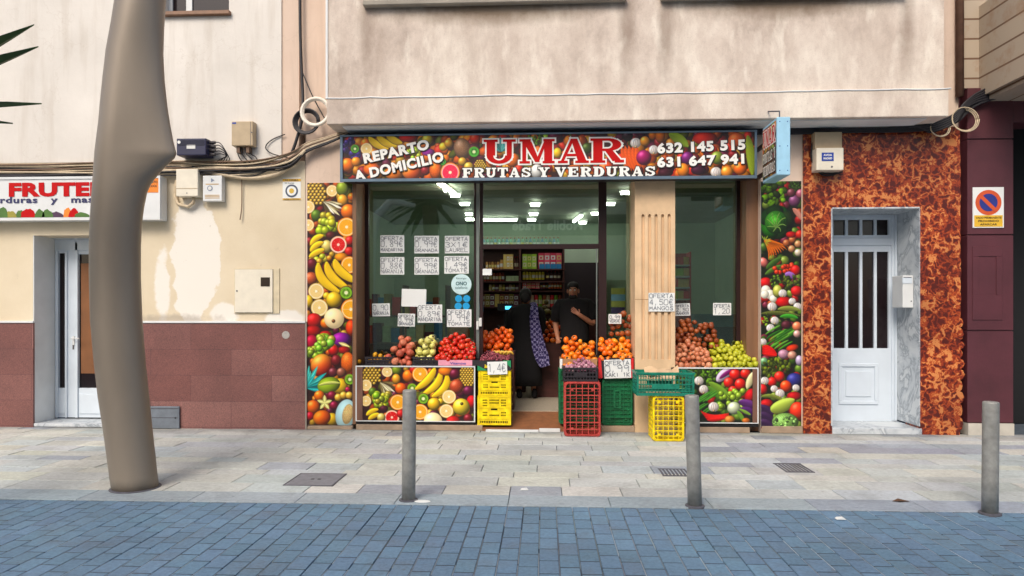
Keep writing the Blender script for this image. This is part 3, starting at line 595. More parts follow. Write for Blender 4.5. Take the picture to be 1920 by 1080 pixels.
def art_right_stand():
    c = Canvas(1258, 690, 1412, 791, 1.25, (20, 26, 14)); c.filler(80, [(60, 90, 20), (90, 120, 30), (150, 20, 16), (40, 60, 16), (120, 140, 50)])
    c.lettuce(1326, 700, 28, 14); c.lettuce(1285, 704, 26, 20, (90, 130, 30)); c.stroke([(1346, 712), (1356, 700), (1376, 688)], 9, (214, 196, 220), .4); c.stroke([(1350, 708), (1362, 698), (1378, 690)], 4, (120, 20, 100), .4)
    for p, r in (((1379, 701), 11), ((1399, 699), 10), ((1367, 716), 10), ((1389, 719), 11), ((1375, 731), 9)): c.ball(*p, r, col=(218, 26, 16), hi=.5); c.spikes(p[0], p[1] - r * .3, 6, 0, 320, 5, [(60, 110, 30)])
    c.stroke([(1416, 696), (1408, 710), (1402, 726)], 7, (236, 226, 176), .5); c.garlic(1310, 713, 9); c.garlic(1319, 729, 9); c.stroke([(1330, 716), (1350, 728), (1368, 742)], 7, (120, 160, 50), .5); c.stroke([(1328, 724), (1344, 738), (1356, 748)], 6, (90, 140, 40), .5)
    for k in range(16): x, y = 1300 + random.uniform(-10, 26), 738 + random.uniform(-6, 28); c.stroke([(x, y + 10), (x + 10, y + 3), (x + 24, y - 6)], 1.8, (70, 140, 40), .3)
    for _ in range(22): c.ball(1368 + random.uniform(-22, 24), 752 + random.uniform(-20, 20), 5.5, col=(130, 164, 40))
    for p in ((1394, 732), (1386, 740), (1392, 752), (1375, 744)): c.ball(*p, 6, col=(140, 170, 46))
    c.ball(1407, 740, 9, 14, 25, col=(206, 20, 30)); c.stroke([(1388, 752), (1404, 756), (1420, 760)], 8, (92, 40, 110), .4, .5); c.stroke([(1390, 766), (1404, 770), (1420, 774)], 8, (70, 24, 90), .4, .5); c.garlic(1338, 762, 10); c.ball(1377, 764, 13, 12, col=(214, 224, 190)); c.stroke([(1384, 770), (1392, 780), (1396, 790)], 4, (110, 160, 50), .4); c.stroke([(1388, 766), (1400, 772), (1408, 776)], 3, (130, 170, 60), .4)
    for k in range(5): c.stroke([(1314 + k * 3, 770 + k * 4), (1334, 788), (1366, 774 + k * 2)], 3.6, (206, 22, 14), .5)
    c.ball(1369, 785, 10, 7, col=(214, 140, 60)); c.ball(1400, 787, 8, 5, col=(200, 110, 40)); c.ball(1280, 760, 16, 12, col=(200, 30, 20)); c.ball(1275, 735, 12, col=(140, 170, 60)); return c
def art_right_poster():
    c = Canvas(1427, 340, 1503, 803, 1.25, (24, 26, 14)); c.filler(170, [(60, 90, 20), (90, 120, 30), (150, 20, 16), (40, 60, 16), (120, 140, 50), (160, 70, 30), (120, 40, 60)])
    c.lettuce(1450, 362, 30, 24, (106, 150, 20)); c.lettuce(1492, 350, 12, 10, (60, 90, 20)); c.ball(1490, 377, 11, col=(130, 70, 110)); c.ball(1502, 364, 9, col=(170, 90, 110)); c.ball(1484, 362, 8, col=(120, 60, 70)); c.stroke([(1488, 392), (1496, 398), (1506, 414)], 5, (226, 150, 130), .5); c.cabbage(1456, 417, 33)
    for k in range(9): c.stroke([(1436 + k, 452), (1446 + k * 4, 462 + (8 - k) * 1.5), (1440 + k * 5, 492 - k * 3.4)], 3.2, (240, 120, 20), 6, .25)
    c.spikes(1434, 452, 14, -120, 60, 7, [(130, 150, 50)])
    for x, y in ((1475, 456), (1486, 450), (1497, 458), (1485, 467), (1497, 474)): c.ball(x, y, 7, col=random.choice([(214, 150, 100), (236, 220, 190), (200, 110, 60)]))
    c.ball(1484, 440, 10, 6, col=RED); c.ball(1500, 440, 8, col=(210, 40, 20)); c.ball(1432, 492, 8, 10, -40, col=(220, 120, 110)); c.stroke([(1438, 503), (1450, 492), (1464, 484)], 5.5, (60, 96, 30), .4); c.stroke([(1436, 514), (1450, 504), (1466, 498)], 4.5, (80, 116, 36), .4)
    for _ in range(16): c.ball(1470 + random.uniform(-20, 26), 504 + random.uniform(-8, 8), 4.5, col=(214, 50, 14))
    c.ball(1492, 507, 9, 10, col=(206, 24, 16)); c.stroke([(1474, 515), (1482, 514), (1490, 520)], 6, (160, 110, 190), .4); c.ball(1436, 530, 12, 10, col=(206, 20, 20)); c.lettuce(1455, 528, 10, 12, (110, 150, 40), 20); c.lettuce(1482, 530, 16, 14, (86, 100, 30)); c.ball(1436, 556, 13, 10, col=RED); c.ball(1470, 566, 16, 10, col=(196, 18, 16)); c.ball(1494, 546, 11, 10, col=(200, 24, 24))
    for x, y, r in ((1436, 544, 9), (1444, 552, 9), (1434, 552, 8), (1450, 560, 7)): c.ball(x, y, r, col=(240, 234, 216), hi=.1, dark=.6, tex=.1, freq=1.5)
    c.ball(1458, 546, 9, 12, col=(196, 196, 90)); c.garlic(1448, 575, 9); c.garlic(1468, 550, 8); c.garlic(1486, 565, 7); c.garlic(1496, 575, 8); c.stroke([(1460, 580), (1480, 576), (1500, 582)], 5, (130, 140, 60), .4); c.stroke([(1428, 588), (1460, 584), (1500, 592)], 4, (90, 96, 40), .4); c.lettuce(1440, 600, 10, 12, (120, 150, 40), 18); c.garlic(1453, 601, 8); c.garlic(1445, 615, 8)
    for k in range(26): x, y = 1430 + random.uniform(0, 45), 630 + random.uniform(-14, 22); c.stroke([(x, y + 10), (x + 10, y + 2), (x + 26, y - 6)], 1.9, random.choice([(70, 140, 30), (100, 160, 50), (40, 100, 20)]), .3)
    c.stroke([(1464, 594), (1480, 590), (1496, 596)], 4, (60, 150, 40), .4); c.ball(1475, 609, 10, 8, col=(80, 30, 40)); c.ball(1495, 612, 9, col=(226, 130, 90)); c.ball(1495, 626, 7, col=(220, 170, 160)); c.garlic(1431, 641, 7)
    for k in range(6): c.stroke([(1430, 650 + k * 2.6), (1440, 646 + k * 4), (1456, 662 + k)], 3, (206, 20, 14), .5)
    c.ball(1486, 652, 12, 6, -15, col=(220, 60, 20)); c.ball(1470, 664, 11, 9, col=(190, 140, 160), tex=.2, freq=2); c.ball(1486, 666, 9, 8, col=(206, 150, 130), tex=.2, freq=2); c.ball(1499, 676, 7, 10, col=(200, 180, 210)); c.ball(1433, 678, 8, col=(110, 160, 110)); c.lettuce(1456, 690, 26, 18, (96, 110, 24), 70)
    c.ball(1462, 706, 10, col=(220, 40, 24)); c.ball(1448, 716, 9, col=(216, 30, 20)); c.garlic(1434, 714, 8); c.ball(1490, 712, 15, 13, col=(50, 50, 130), tex=.12); c.ball(1474, 724, 11, 11, col=(224, 70, 20)); c.ball(1430, 730, 9, 10, col=RED); c.ball(1490, 742, 14, 8, col=(180, 16, 20)); c.garlic(1452, 729, 7); c.garlic(1463, 738, 9); c.garlic(1493, 727, 7); c.stroke([(1428, 744), (1450, 738), (1470, 752)], 4, (120, 130, 50), .4); c.ball(1438, 756, 12, 8, col=(190, 20, 22))
    for k in range(3): c.stroke([(1424, 764 + 14 * k), (1436, 768 + 13 * k), (1448, 776 + 12 * k)], 9, (52, 24, 64), .4, .6)
    c.stroke([(1448, 768), (1464, 764), (1488, 750)], 12, (176, 196, 80), .5); c.ball(1496, 770, 15, 17, col=(226, 54, 20), hi=.4); c.ball(1473, 791, 25, 17, col=(140, 186, 96), tex=.1, freq=.6); c.lettuce(1473, 792, 22, 12, (150, 196, 110), 30); return c
def art_fascia():
    c = Canvas(645, 253, 1412, 333, 1.25); c.filler(520, FILL + [(230, 120, 20), (200, 40, 20)], 6, 13)
    c.grapes(657, 272, 12, 16, 5, (50, 30, 110), 20); c.grapes(668, 282, 8, 14, 5, (70, 50, 140), 14); c.kiwi(668, 276, 9, (80, 150, 40)); c.ball(688, 266, 9, col=OR); c.ball(654, 306, 13, col=OR); c.ball(670, 300, 9, col=(230, 140, 30)); bananas(c, [((696, 256), (706, 270), (730, 276)), ((712, 252), (722, 268), (746, 272)), ((730, 250), (740, 262), (756, 266))], 7)
    c.slice(690, 276, 11, **PALE); c.ball(770, 256, 18, 9, col=(206, 20, 20)); c.ball(806, 260, 10, col=(220, 190, 50)); c.ball(700, 314, 16, 12, col=(240, 110, 20)); c.ball(742, 322, 18, 12, col=(240, 130, 20)); c.ball(776, 320, 18, 15, col=(244, 150, 60), col2=(230, 80, 20)); c.ball(802, 318, 9, col=(130, 20, 30), tex=.3); c.ball(821, 318, 11, 17, col=(240, 110, 24), tex=.25, freq=1.5)
    c.slice(849, 322, 18, (240, 150, 60), (224, 40, 80), pith=(250, 190, 190)); c.ball(836, 274, 8, col=LEM); c.ball(846, 268, 8, col=(220, 160, 40)); c.ball(872, 278, 16, 20, -15, col=(150, 110, 80), tex=.25, freq=1.2); c.kiwi(894, 284, 11, (70, 160, 50)); c.kiwi(835, 302, 7, (60, 150, 50)); c.grapes(780, 286, 14, 8, 5, (150, 180, 40), 10); c.ball(808, 284, 12, 7, col=(150, 30, 150)); c.ball(896, 260, 10, col=(220, 50, 20)); c.ball(872, 302, 8, col=(210, 160, 50)); c.ball(884, 312, 9, col=(206, 170, 60)); c.pineapple(906, 312, 12, 14)
    c.spikes(945, 285, 30, -160, -20, 14, [(60, 130, 130), (90, 160, 150), (30, 90, 90)]); c.ball(966, 300, 13, col=OR); c.ball(1000, 322, 16, 10, col=(240, 150, 30)); c.ball(1012, 322, 12, 14, col=(226, 226, 220)); c.ball(1030, 262, 10, col=GRN); c.ball(1046, 258, 14, col=(90, 14, 40)); c.ball(1050, 288, 8, 10, col=LEM); c.lettuce(1010, 262, 16, 10); c.ball(1082, 320, 18, 10, col=(240, 120, 30)); c.ball(1105, 280, 10, col=(60, 80, 20)); c.ball(1140, 318, 14, col=(230, 80, 20))
    for k in range(5): c.stroke([(1168 + k * 7, 276), (1176 + k * 6, 300), (1182 + k * 5, 322)], 6, (236, 96, 20), .8)
    c.garlic(1195, 271, 10); c.ball(1212, 268, 9, col=(230, 150, 40)); c.ball(1210, 298, 14, col=(150, 20, 90)); c.garlic(1228, 284, 9); c.ball(1180, 258, 10, col=(40, 20, 30)); c.ball(1240, 258, 9, 14, col=(230, 120, 20)); c.stroke([(1258, 256), (1274, 262), (1290, 278)], 9, (150, 176, 40), .5); c.ball(1322, 264, 22, 12, col=(210, 40, 20)); c.ball(1290, 300, 12, col=(110, 24, 100)); c.ball(1344, 300, 12, col=(130, 150, 50)); c.ball(1282, 322, 11, 13, col=(240, 140, 30)); c.ball(1250, 326, 14, 8, col=(60, 16, 30)); c.ball(1310, 322, 14, 9, col=(60, 16, 40)); c.garlic(1342, 326, 10); c.ball(1362, 326, 11, col=(236, 150, 50)); c.ball(1386, 320, 12, col=(230, 110, 30)); c.ball(1380, 268, 16, 14, col=(206, 90, 30)); c.stroke([(1400, 262), (1406, 296), (1408, 330)], 8, (140, 160, 40), .4); return c

# ------------------------------------------------------------------ the setting: ground, road, pavement, kerb
def sheet(x0, x1, y0, y1, z): return MB().add([(x0, y0, z), (x1, y0, z), (x1, y1, z), (x0, y1, z)], [(0, 1, 2, 3)])
KY0, KY1 = -3.27, -2.98                                     # kerb strip between road bricks and paving
struct('ground', sheet(-150, 150, -150, 150, -.035), MAT['ground'])
def colour_quads(name, quads, mat, kindlabel=None, thick=.03):
    vs, fs, cs = [], [], []
    for (x0, x1, y0, y1, z, c) in quads:
        o = len(vs); b = .0022
        vs += [(x0 + b, y0 + b, z), (x1 - b, y0 + b, z), (x1 - b, y1 - b, z), (x0 + b, y1 - b, z), (x0, y0, z - .006), (x1, y0, z - .006), (x1, y1, z - .006), (x0, y1, z - .006), (x0, y0, z - thick), (x1, y0, z - thick), (x1, y1, z - thick), (x0, y1, z - thick)]
        fs.append((o, o + 1, o + 2, o + 3))
        for k in range(4):
            k2 = (k + 1) % 4; fs.append((o + 4 + k, o + 4 + k2, o + k2, o + k)); fs.append((o + 8 + k, o + 8 + k2, o + 4 + k2, o + 4 + k))
        cs += [(*s2l(c), 1)] * 12
    me = bpy.data.meshes.new(name); me.from_pydata(vs, [], fs); a = me.color_attributes.new('Col', 'FLOAT_COLOR', 'POINT'); a.data.foreach_set('color', np.array(cs, np.float32).reshape(-1))
    me.materials.append(mat); o = bpy.data.objects.new(name, me); COL.objects.link(o); o['kind'] = 'structure'; ORG[o.name] = Vector((0, 0, 0)); return o
def shade(c, k, j=0.0): return tuple(max(0, min(255, q * k + random.uniform(-j, j))) for q in c)
qs = []; bw, bl = .123, .205; nx = int(19 / bw)
for i in range(nx):
    x = -9.5 + i * bw; y = KY0 - .008 - (bl / 2 if i % 2 else 0)
    if i % 2: qs.append((x, x + bw - .007, KY0 - .006 - bl / 2, KY0 - .012, -.004, shade((100, 129, 153), random.uniform(.95, 1.04), 1.5)))
    while y - bl > -10.5:
        qs.append((x, x + bw - .007, y - bl, y - .013, random.uniform(-.0008, .0006) - .004, shade((100, 129, 153), random.uniform(.95, 1.04), 1.5))); qs.append((x, x + bw - .007, y - .0128, y - .0002, -.0052, shade((52, 62, 74), random.uniform(.7, 1.25), 3))); y -= bl
for i in range(nx):                                       # pale sand brushed into the long joints, washed out here and there
    x = -9.5 + i * bw + bw - .0068; y = KY0 - .01
    while y > -10.4:
        l = random.uniform(.1, .7)
        if random.random() < .88: qs.append((x + .0002, x + .0064, y - l, y, -.0048, shade((158, 168, 176), random.uniform(.7, 1.15), 3)))
        y -= l + random.uniform(.0, .12)
colour_quads('road', qs, MAT['brick'])
struct('road_bed', sheet(-40, 40, -40, KY0 + .02, -.016), MAT['joint'])
qs = []; y = KY1; row = 0
PAL = [(190, 193, 188), (184, 189, 188), (194, 195, 186), (180, 187, 189), (188, 191, 188), (192, 193, 186), (185, 189, 185)]
while y < .02:
    d = min(random.choice([.2, .24, .27, .3]), max(.12, 0.03 - y)); x = -9.5 - random.random() * .5
    band = row in (7, 8)
    while x < 9.5:
        l = random.uniform(.36, .74); c = random.choice(PAL)
        if band and x > 1.6 or random.random() < .06: c = (158, 163, 172)
        if random.random() < .05: c = (192, 190, 180)
        qs.append((x, x + l - .005, y, y + d - .005, random.uniform(-.002, .003), shade(c, random.uniform(.95, 1.03), 2))); x += l
    y += d; row += 1
colour_quads('pavement', qs, MAT['pave'])
struct('pavement_bed', sheet(-40, 40, KY1 - .02, 9, -.012), MAT['joint'])
qs = []; x = -9.6
while x < 9.6:
    l = random.uniform(.75, 1.0); qs.append((x, x + l - .004, KY0, KY1 - .004, 0.002, shade((152, 164, 172), random.uniform(.97, 1.03), 2))); x += l
colour_quads('kerb', qs, MAT['pave'])

# ------------------------------------------------------------------ cream building at the left
lb = thing('apartment_building', 'cream plastered building with maroon granite base and a narrow white door', 'building', (X(280), .2, 0))
WX = X(563); LX = -9.6; DX0, DX1, DZ = X(62), X(264), Z(441, 0, 160); UZ = Z(303, -.05, 300)
wx0, wx1, wz = X(304, -.05), X(430, -.05), Z(24, -.05, 370)
m = MB(); m.holes(LX, X(572), 0, UZ, 0, .3, [(DX0, DX1, -1, DZ)]); obj('ground_floor_wall', m, MAT['cream'], lb)
m = MB(); m.holes(LX, X(531), UZ, 8.2, -.06, .3, [(wx0, wx1, wz, wz + 1.2)]); obj('upper_wall', m, MAT['upper'], lb)
m = MB().box(X(531), WX, -.04, .3, UZ - .0, 8.2); obj('pilaster', m, MAT['pink'], lb)
dz = Z(606, -.03, 400)
m = MB().box(X(264, -.03), X(572, -.03), -.03, -.001, 0, dz).box(LX, X(62, -.03), -.03, -.001, 0, dz); obj('granite_base', m, MAT['dado'], lb)
m = MB().box(X(264, -.045), X(572, -.045), -.045, -.001, dz + .001, dz + .028).box(LX, X(62, -.045), -.045, -.001, dz + .001, dz + .028); obj('base_capping', m, MAT['white'], lb, bevel=.004)
m = MB().box(X(572.3, -.03), X(575, -.03), -.035, 0, 0, dz + .02); obj('corner_trim', m, MAT['sill'], lb)
wn = obj('window', MB().holes(wx0, wx1, wz, wz + 1.2, .1, .16, [(wx0 + .05, X(349, .1), wz + .05, wz + 1.15), (X(360, .1), wx1 - .05, wz + .05, wz + 1.15)]), MAT['white'], lb)
obj('pane', MB().box(wx0 + .04, wx1 - .04, .12, .13, wz + .04, wz + 1.16), MAT['darkglass'], wn)
obj('sill', MB().box(wx0 - .03, wx1 + .03, -.12, .1, wz - .05, wz), MAT['brown'], wn, bevel=.006)
obj('roof', MB().box(LX, WX, -.1, 6, 8.2, 8.4), MAT['sill'], lb)
# its door, set back in the wall
YD = .42
obj('door_reveal', MB().box(DX0 - .004, DX0 + .012, .002, YD, .0, DZ).box(DX1 - .012, DX1 + .004, .302, YD, 0, DZ).box(DX0 + .012, DX1 - .012, .31, YD, DZ - .01, DZ + .01), MAT['white'], lb)
zb, zt = Z(782, YD, 160), DZ - .012; a0, a1 = DX0 + .013, DX1 - .013
dr = obj('door', MB().holes(a0, a1, zb, zt, YD - .03, YD + .03, [(X(113, YD), X(126, YD), Z(727, YD, 120), Z(475, YD, 120)), (X(150, YD), a1 - .22, Z(727, YD, 160), Z(477, YD, 160))]), MAT['pvc'], lb)
obj('pane', MB().box(a0 + .03, a1 - .15, YD - .006, YD + .006, Z(730, YD, 120), Z(472, YD, 120)), MAT['darkglass'], dr)
obj('blind', MB().box(X(153, YD), a1 - .24, YD - .012, YD - .007, Z(700, YD, 160), Z(494, YD, 160)), M('brown blind', (122, 78, 44), .7, .2, 3), dr)
fr = MB()
for s0, s1, t0, t1 in ((108, 113, 470, 782), (126, 130, 470, 782), (145, 150, 455, 782)): fr.box(X(s0, YD), X(s1, YD), YD - .05, YD - .031, Z(t1, YD, 130), Z(t0, YD, 130))
fr.box(a0, a1, YD - .05, YD - .031, Z(470, YD, 160), zt); fr.box(X(152, YD), a1 - .2, YD - .042, YD - .031, Z(775, YD, 160), Z(738, YD, 160)); fr.box(X(113.2, YD), X(125.8, YD), YD - .042, YD - .031, Z(775, YD, 120), Z(738, YD, 120))
obj('door_frame', fr, MAT['pvc'], dr, bevel=.004)
hx, hz = X(143, YD), Z(634, YD, 143)
obj('handle', MB().box(hx - .012, hx + .016, YD - .06, YD - .05, hz - .09, hz + .03).tube([(hx, YD - .055, hz), (hx, YD - .1, hz), (hx + .11, YD - .1, hz)], .009), MAT['white'], dr)
obj('lock', MB().box(hx - .008, hx + .01, YD - .062, YD - .06, hz - .15, hz - .09), MAT['darkframe'], dr)
obj('doorstep', MB().box(DX0 + .013, DX1 - .013, -.02, YD, .005, Z(785, .2, 160) * .6), MAT['marble'], lb, bevel=.006)
obj('door_backing', MB().box(a0, a1, .6, .62, 0, DZ), MAT['black'], lb)

# ------------------------------------------------------------------ the building with the shop
sb = thing('shop_building', 'rendered building with a projecting upper bay over the fruit shop', 'building', (X(1000), .2, 0))
YG = .42                                                    # glazing plane, behind the produce displays
SZ = Z(247, 0, 1000); YB = -.42                             # soffit height, front of the bay
JL0, JL1 = X(661), X(668.5); JR0, JR1 = X(1405), X(1427); HD = Z(333, 0, 1000); C0, C1 = X(1190), X(1265)
RM0, RM1 = X(1505), X(1797); E0, E1, EZ = X(1558), X(1722), Z(391, 0, 1640)
obj('wall', MB().box(WX + .001, X(1797), .0, .3, SZ, 8.6).box(X(573), JL0, 0, .3, 0, SZ).box(JR1, RM0 - .001, 0, .3, 0, SZ).box(JL0, JR1, 0.0, .3, HD, SZ), MAT['pink'], sb)
m = MB().box(X(612, YB), X(1770, YB), YB, -.001, Z(178, YB, 1000) + .001, 8.6); bay = obj('bay_wall', m, MAT['bay'], sb)
zc = Z(178, YB - .05, 1000); zs = SZ
obj('bay_slab', MB().box(X(612, YB - .04), X(1779, YB - .04), YB - .04, -.002, zs, zc), MAT['bay'], sb, bevel=.012, segs=2)
obj('soffit', MB().box(X(640, YB), X(1740, YB), YB + .03, -.003, zs - .012, zs - .001), MAT['soffit'], sb)
pts = [(X(612, YB) + (X(1779, YB) - X(612, YB)) * i / 40, YB - .042, zc + random.uniform(-.006, .006)) for i in range(41)]
obj('edge_bead', MB().tube(pts, .009, 5), MAT['white'], sb)
obj('corner_strip', MB().box(X(611, YB), X(615, YB), YB - .012, YB + .03, zc, 8.6), MAT['white'], sb)
zq = Z(5, YB - .06, 1000)
for s0, s1 in ((680, 1175), (1240, 1700)): obj('window_sill', MB().box(X(s0, YB - .08), X(s1, YB - .08), YB - .09, YB - .001, zq, zq + .06), MAT['sill'], sb, bevel=.008)
obj('jamb', MB().box(JL0, JL1, -.012, YG + .1, .07, HD), MAT['brown'], sb); obj('jamb', MB().box(JR0, JR1, .12, YG + .1, .0, HD), MAT['brown'], sb)
for q in ((JL1 + .001, X(905), -.03, YG + .1, 0, .07), (X(1127), C0 - .001, -.03, YG + .1, 0, .07), (C1 + .001, JR0 - .001, -.03, YG + .1, 0, .07), (JR1 + .001, RM0 - .002, -.02, -.001, 0, .09), (X(575), JL0 - .001, -.02, -.001, 0, .04)): obj('plinth', MB().box(*q), M('worn stone plinth', (160, 138, 116), .8, .2, 8, .3), sb, bevel=.006)
# fluted column
m = MB(); n = 5; fx0, fx1 = X(1199), X(1260); zf = Z(402, 0, 1230); stp = (fx1 - fx0) / n; flw = stp * .45
m.holes(C0, C1, .0, HD - .002, -.03, .0, [(fx0 + i * stp + stp * .27, fx0 + i * stp + stp * .27 + flw, .9, zf) for i in range(n)]); m.box(C0, C1, .0, YG + .12, 0, HD - .002)
for i in range(n):                                          # rounded flute heads
    cx = fx0 + i * stp + stp * .27 + flw / 2; r = flw / 2
    for k in (-1, 1): m.poly([(cx + k * r, zf + .0005), (cx + k * r, zf - r)] + [(cx + k * r * math.cos(R(q)), zf - r + r * math.sin(R(q))) for q in (22, 45, 67, 90)], -.0295, .0)
obj('column', m, MAT['column'], sb)
obj('column_joint', MB().box(C0, C1, -.0315, -.0305, Z(562, 0, 1230), Z(561, 0, 1230)), M('joint line', (150, 112, 76), .9), sb)
# glazing
gz0, gz1 = .07, HD + .1
frm = MB()
for a, b in ((684, 692), (1122, 1137), (1380, 1387), (900, 906)): frm.box(X(a, YG), X(b, YG), YG - .03, YG + .04, gz0, gz1)
frm.box(X(889, YG), X(893, YG), YG - .03, YG + .03, gz0, gz1)
zt0, zt1 = Z(467, YG, 1000), Z(458, YG, 1000); frm.box(X(906, YG), X(1122, YG), YG - .03, YG + .03, zt0, zt1)
frm.box(X(692, YG), X(889, YG), YG - .025, YG + .03, .6, .66).box(X(1265, YG), X(1380, YG), YG - .025, YG + .03, .6, .66)
obj('shop_window_frame', frm, MAT['darkframe'], sb, bevel=.003)
obj('door_track', MB().box(X(893.5, YG), X(899, YG), YG - .035, YG + .02, gz0, gz1).box(X(1117.5, YG - .02), X(1119.5, YG - .02), YG - .05, YG - .035, .2, zt0), MAT['alu'], sb)
for a, b, lo in ((692, 889, .66), (906, 1122, zt1), (1137, 1186, .1), (1262, 1380, .66)):
    obj('window_pane', MB().box(X(a, YG), X(b, YG), YG - .004, YG + .004, lo, gz1), MAT['glass'], sb)
obj('riser_panel', MB().box(X(692, YG), X(889, YG), YG + .0, YG + .03, .07, .6).box(X(1262, YG), X(1380, YG), YG, YG + .03, .07, .6), MAT['darkframe'], sb)
obj('door_lock', MB().box(X(894, YG), X(898, YG), YG - .06, YG - .036, Z(618, YG, 896), Z(602, YG, 896)).box(X(898.5, YG), X(904, YG), YG - .06, YG - .036, Z(612, YG, 896), Z(596, YG, 896)), MAT['label'], sb, bevel=.003)
# room
FZ, CZ, XL, XR, YBK = .17, HD + .02, JL0 - .5, JR1 + .6, 4.7
obj('shop_floor', MB().box(XL, XR, YG + .15, YBK, .0, FZ), MAT['intfloor'], sb)
obj('threshold', MB().poly([(0, 0), (1, 0), (1, 1), (0, 1)], 0, 1).xf(Matrix.Identity(4)) if False else MB().add([(X(905), -.04, .03), (X(1127), -.04, .03), (X(1127), YG + .15, FZ - .01), (X(905), YG + .15, FZ - .01), (X(905), -.04, 0), (X(1127), -.04, 0), (X(1127), YG + .15, 0), (X(905), YG + .15, 0)], [(0, 1, 2, 3), (4, 5, 1, 0), (7, 4, 0, 3), (5, 6, 2, 1), (6, 7, 3, 2), (7, 6, 5, 4)]), MAT['tilebrown'], sb)
obj('doorstep', MB().box(X(912), X(1010), -.1, -.045, 0, .028).box(X(1011), X(1050), -.07, -.045, 0, .045), MAT['white'], sb, bevel=.004)
obj('shop_ceiling', MB().box(XL, XR, .301, YBK, CZ, CZ + .1), MAT['intceil'], sb)
obj('shop_wall', MB().box(XL - .1, XL, .301, YBK, 0, CZ).box(XR, XR + .1, .301, YBK, 0, CZ).box(XL, XR, YBK, YBK + .1, 0, CZ), MAT['intwall'], sb)
obj('side_return', MB().box(XL, JL0 - .001, .301, YG + .1, 0, CZ).box(JR1 + .001, XR, .301, YG + .1, 0, CZ), MAT['intwall'], sb)
# red marble entrance
m = MB().holes(RM0, RM1, 0, SZ - .02, -.03, .3, [(E0, E1, -1, EZ)]); obj('marble_cladding', m, MAT['red'], sb)
# ragged right edge of crazy paving
m = MB(); zz = .05
while zz < 3.3:
    h_ = random.uniform(.1, .17); w_ = random.uniform(.03, .06) if zz < 1.4 else random.uniform(.008, .02); m.poly([(RM1, zz), (RM1 + w_ * .6, zz + h_ * .12), (RM1 + w_, zz + h_ * .5), (RM1 + w_ * .6, zz + h_ * .88), (RM1, zz + h_)], -.029, .1); zz += h_
obj('cladding_edge', m, MAT['red'], sb)
YE = .52
obj('entrance_reveal', MB().box(E1 - .004, E1 + .002, -.034, YE, .1, EZ).box(E0 - .012, E0 + .004, -.034, YE, .1, EZ).box(E0 + .004, E1 - .004, -.034, YE, EZ - .006, EZ + .012), MAT['marble'], sb)
obj('entrance_step', MB().box(E0, E1 + .02, -.05, YE + .1, .0, .075), MAT['marble'], sb, bevel=.006)
e0, e1 = E0 + .005, E1 - .005; zt = EZ - .007
pan = [(X(1563 + 27 * i, YE), X(1563 + 27 * i + 22, YE), Z(653, YE, 1620), Z(472, YE, 1620)) for i in range(4)]; pan2 = [(a, b, Z(441, YE, 1620), Z(412, YE, 1620)) for a, b, _, _ in pan]
ed = obj('entrance_door', MB().holes(e0, e1, .075, zt, YE, YE + .05, pan + pan2), MAT['pvc'], sb)
obj('pane', MB().box(pan[0][0] - .01, pan[3][1] + .01, YE + .03, YE + .036, pan[0][2] - .01, pan2[0][3] + .01), MAT['darkglass'], ed)
fr = MB().box(X(1671, YE), X(1676, YE), YE - .02, YE - .001, .08, zt).box(e0, X(1671, YE), YE - .02, YE - .001, Z(460, YE, 1620), Z(447, YE, 1620)).box(e0, X(1671, YE), YE - .02, YE - .001, zt - .05, zt)
fr.box(X(1676, YE), e1, YE - .035, YE - .001, .08, zt)
q = prect((1572, 681), (1646, 758), YE); fr.holes(*q, YE - .016, YE - .001, [(q[0] + .045, q[1] - .045, q[2] + .045, q[3] - .045)]); fr.box(q[0] + .09, q[1] - .09, YE - .012, YE - .001, q[2] + .1, q[3] - .1)
obj('moulding', fr, MAT['pvc'], ed, bevel=.004)
obj('roof', MB().box(WX, X(1800), YB - .05, 6, 8.6, 8.8), MAT['sill'], sb)
obj('door_backing', MB().box(E0, E1, YE + .3, YE + .32, 0, EZ), MAT['black'], sb)
obj('drain_stain_strip', MB().box(X(1770) + .02, X(1796), -.02, -.001, SZ + .3, 8.5), MAT['grey'], sb) if False else None

# ------------------------------------------------------------------ maroon building at the right edge
rb = thing('corner_building', 'maroon clad building with pale block upper wall and dark garage opening', 'building', (X(1850), .2, 0))
q0, q1 = RM1 + .09, X(1897); zz = [Z(825, 0, 1850), Z(793, 0, 1850), Z(620, 0, 1850), Z(441, 0, 1850), Z(262, 0, 1850), Z(165, 0, 1850)]
m = MB()
for a, b in zip(zz[1:], zz[2:]): m.box(q0, q1, -.03, .3, a + .008, b - .008)
m.box(RM1 + .001, q0, .11, .3, 0, zz[-1]); m.box(q0 + .004, q1 - .004, -.012, .3, zz[1], zz[-1]); obj('stone_panel', m, MAT['maroon'], rb, bevel=.004)
qq = prect((1824, 462), (1880, 600), -.04); obj('relief_panel', MB().holes(*qq, -.04, -.031, [(qq[0] + .07, qq[1] - .07, qq[2] + .3, qq[3] - .12)]), MAT['maroon'], rb, bevel=.003)
obj('base_course', MB().box(q0, q1, -.045, .3, 0, zz[1] - .001), M('pale stone base', (186, 180, 168), .8, .12, 6, .2), rb)
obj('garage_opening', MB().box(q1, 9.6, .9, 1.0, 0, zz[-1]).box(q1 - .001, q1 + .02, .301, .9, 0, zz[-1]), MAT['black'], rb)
obj('lintel', MB().box(q1 + .001, 9.6, -.02, .3, zz[-2] + .2, zz[-1]), MAT['maroon'], rb)
obj('upper_wall', MB().box(RM1 + .002, 9.6, 0.004, .3, zz[-1] + .002, 8.6), MAT['blocks'], rb)
obj('downpipe', MB().tube([(RM1 - .02, -.06, SZ + .35), (RM1 - .02, -.06, 8.5)], .045, 10), M('rusty pipe', (104, 74, 58), .8, .3, 6), rb, smooth=True)
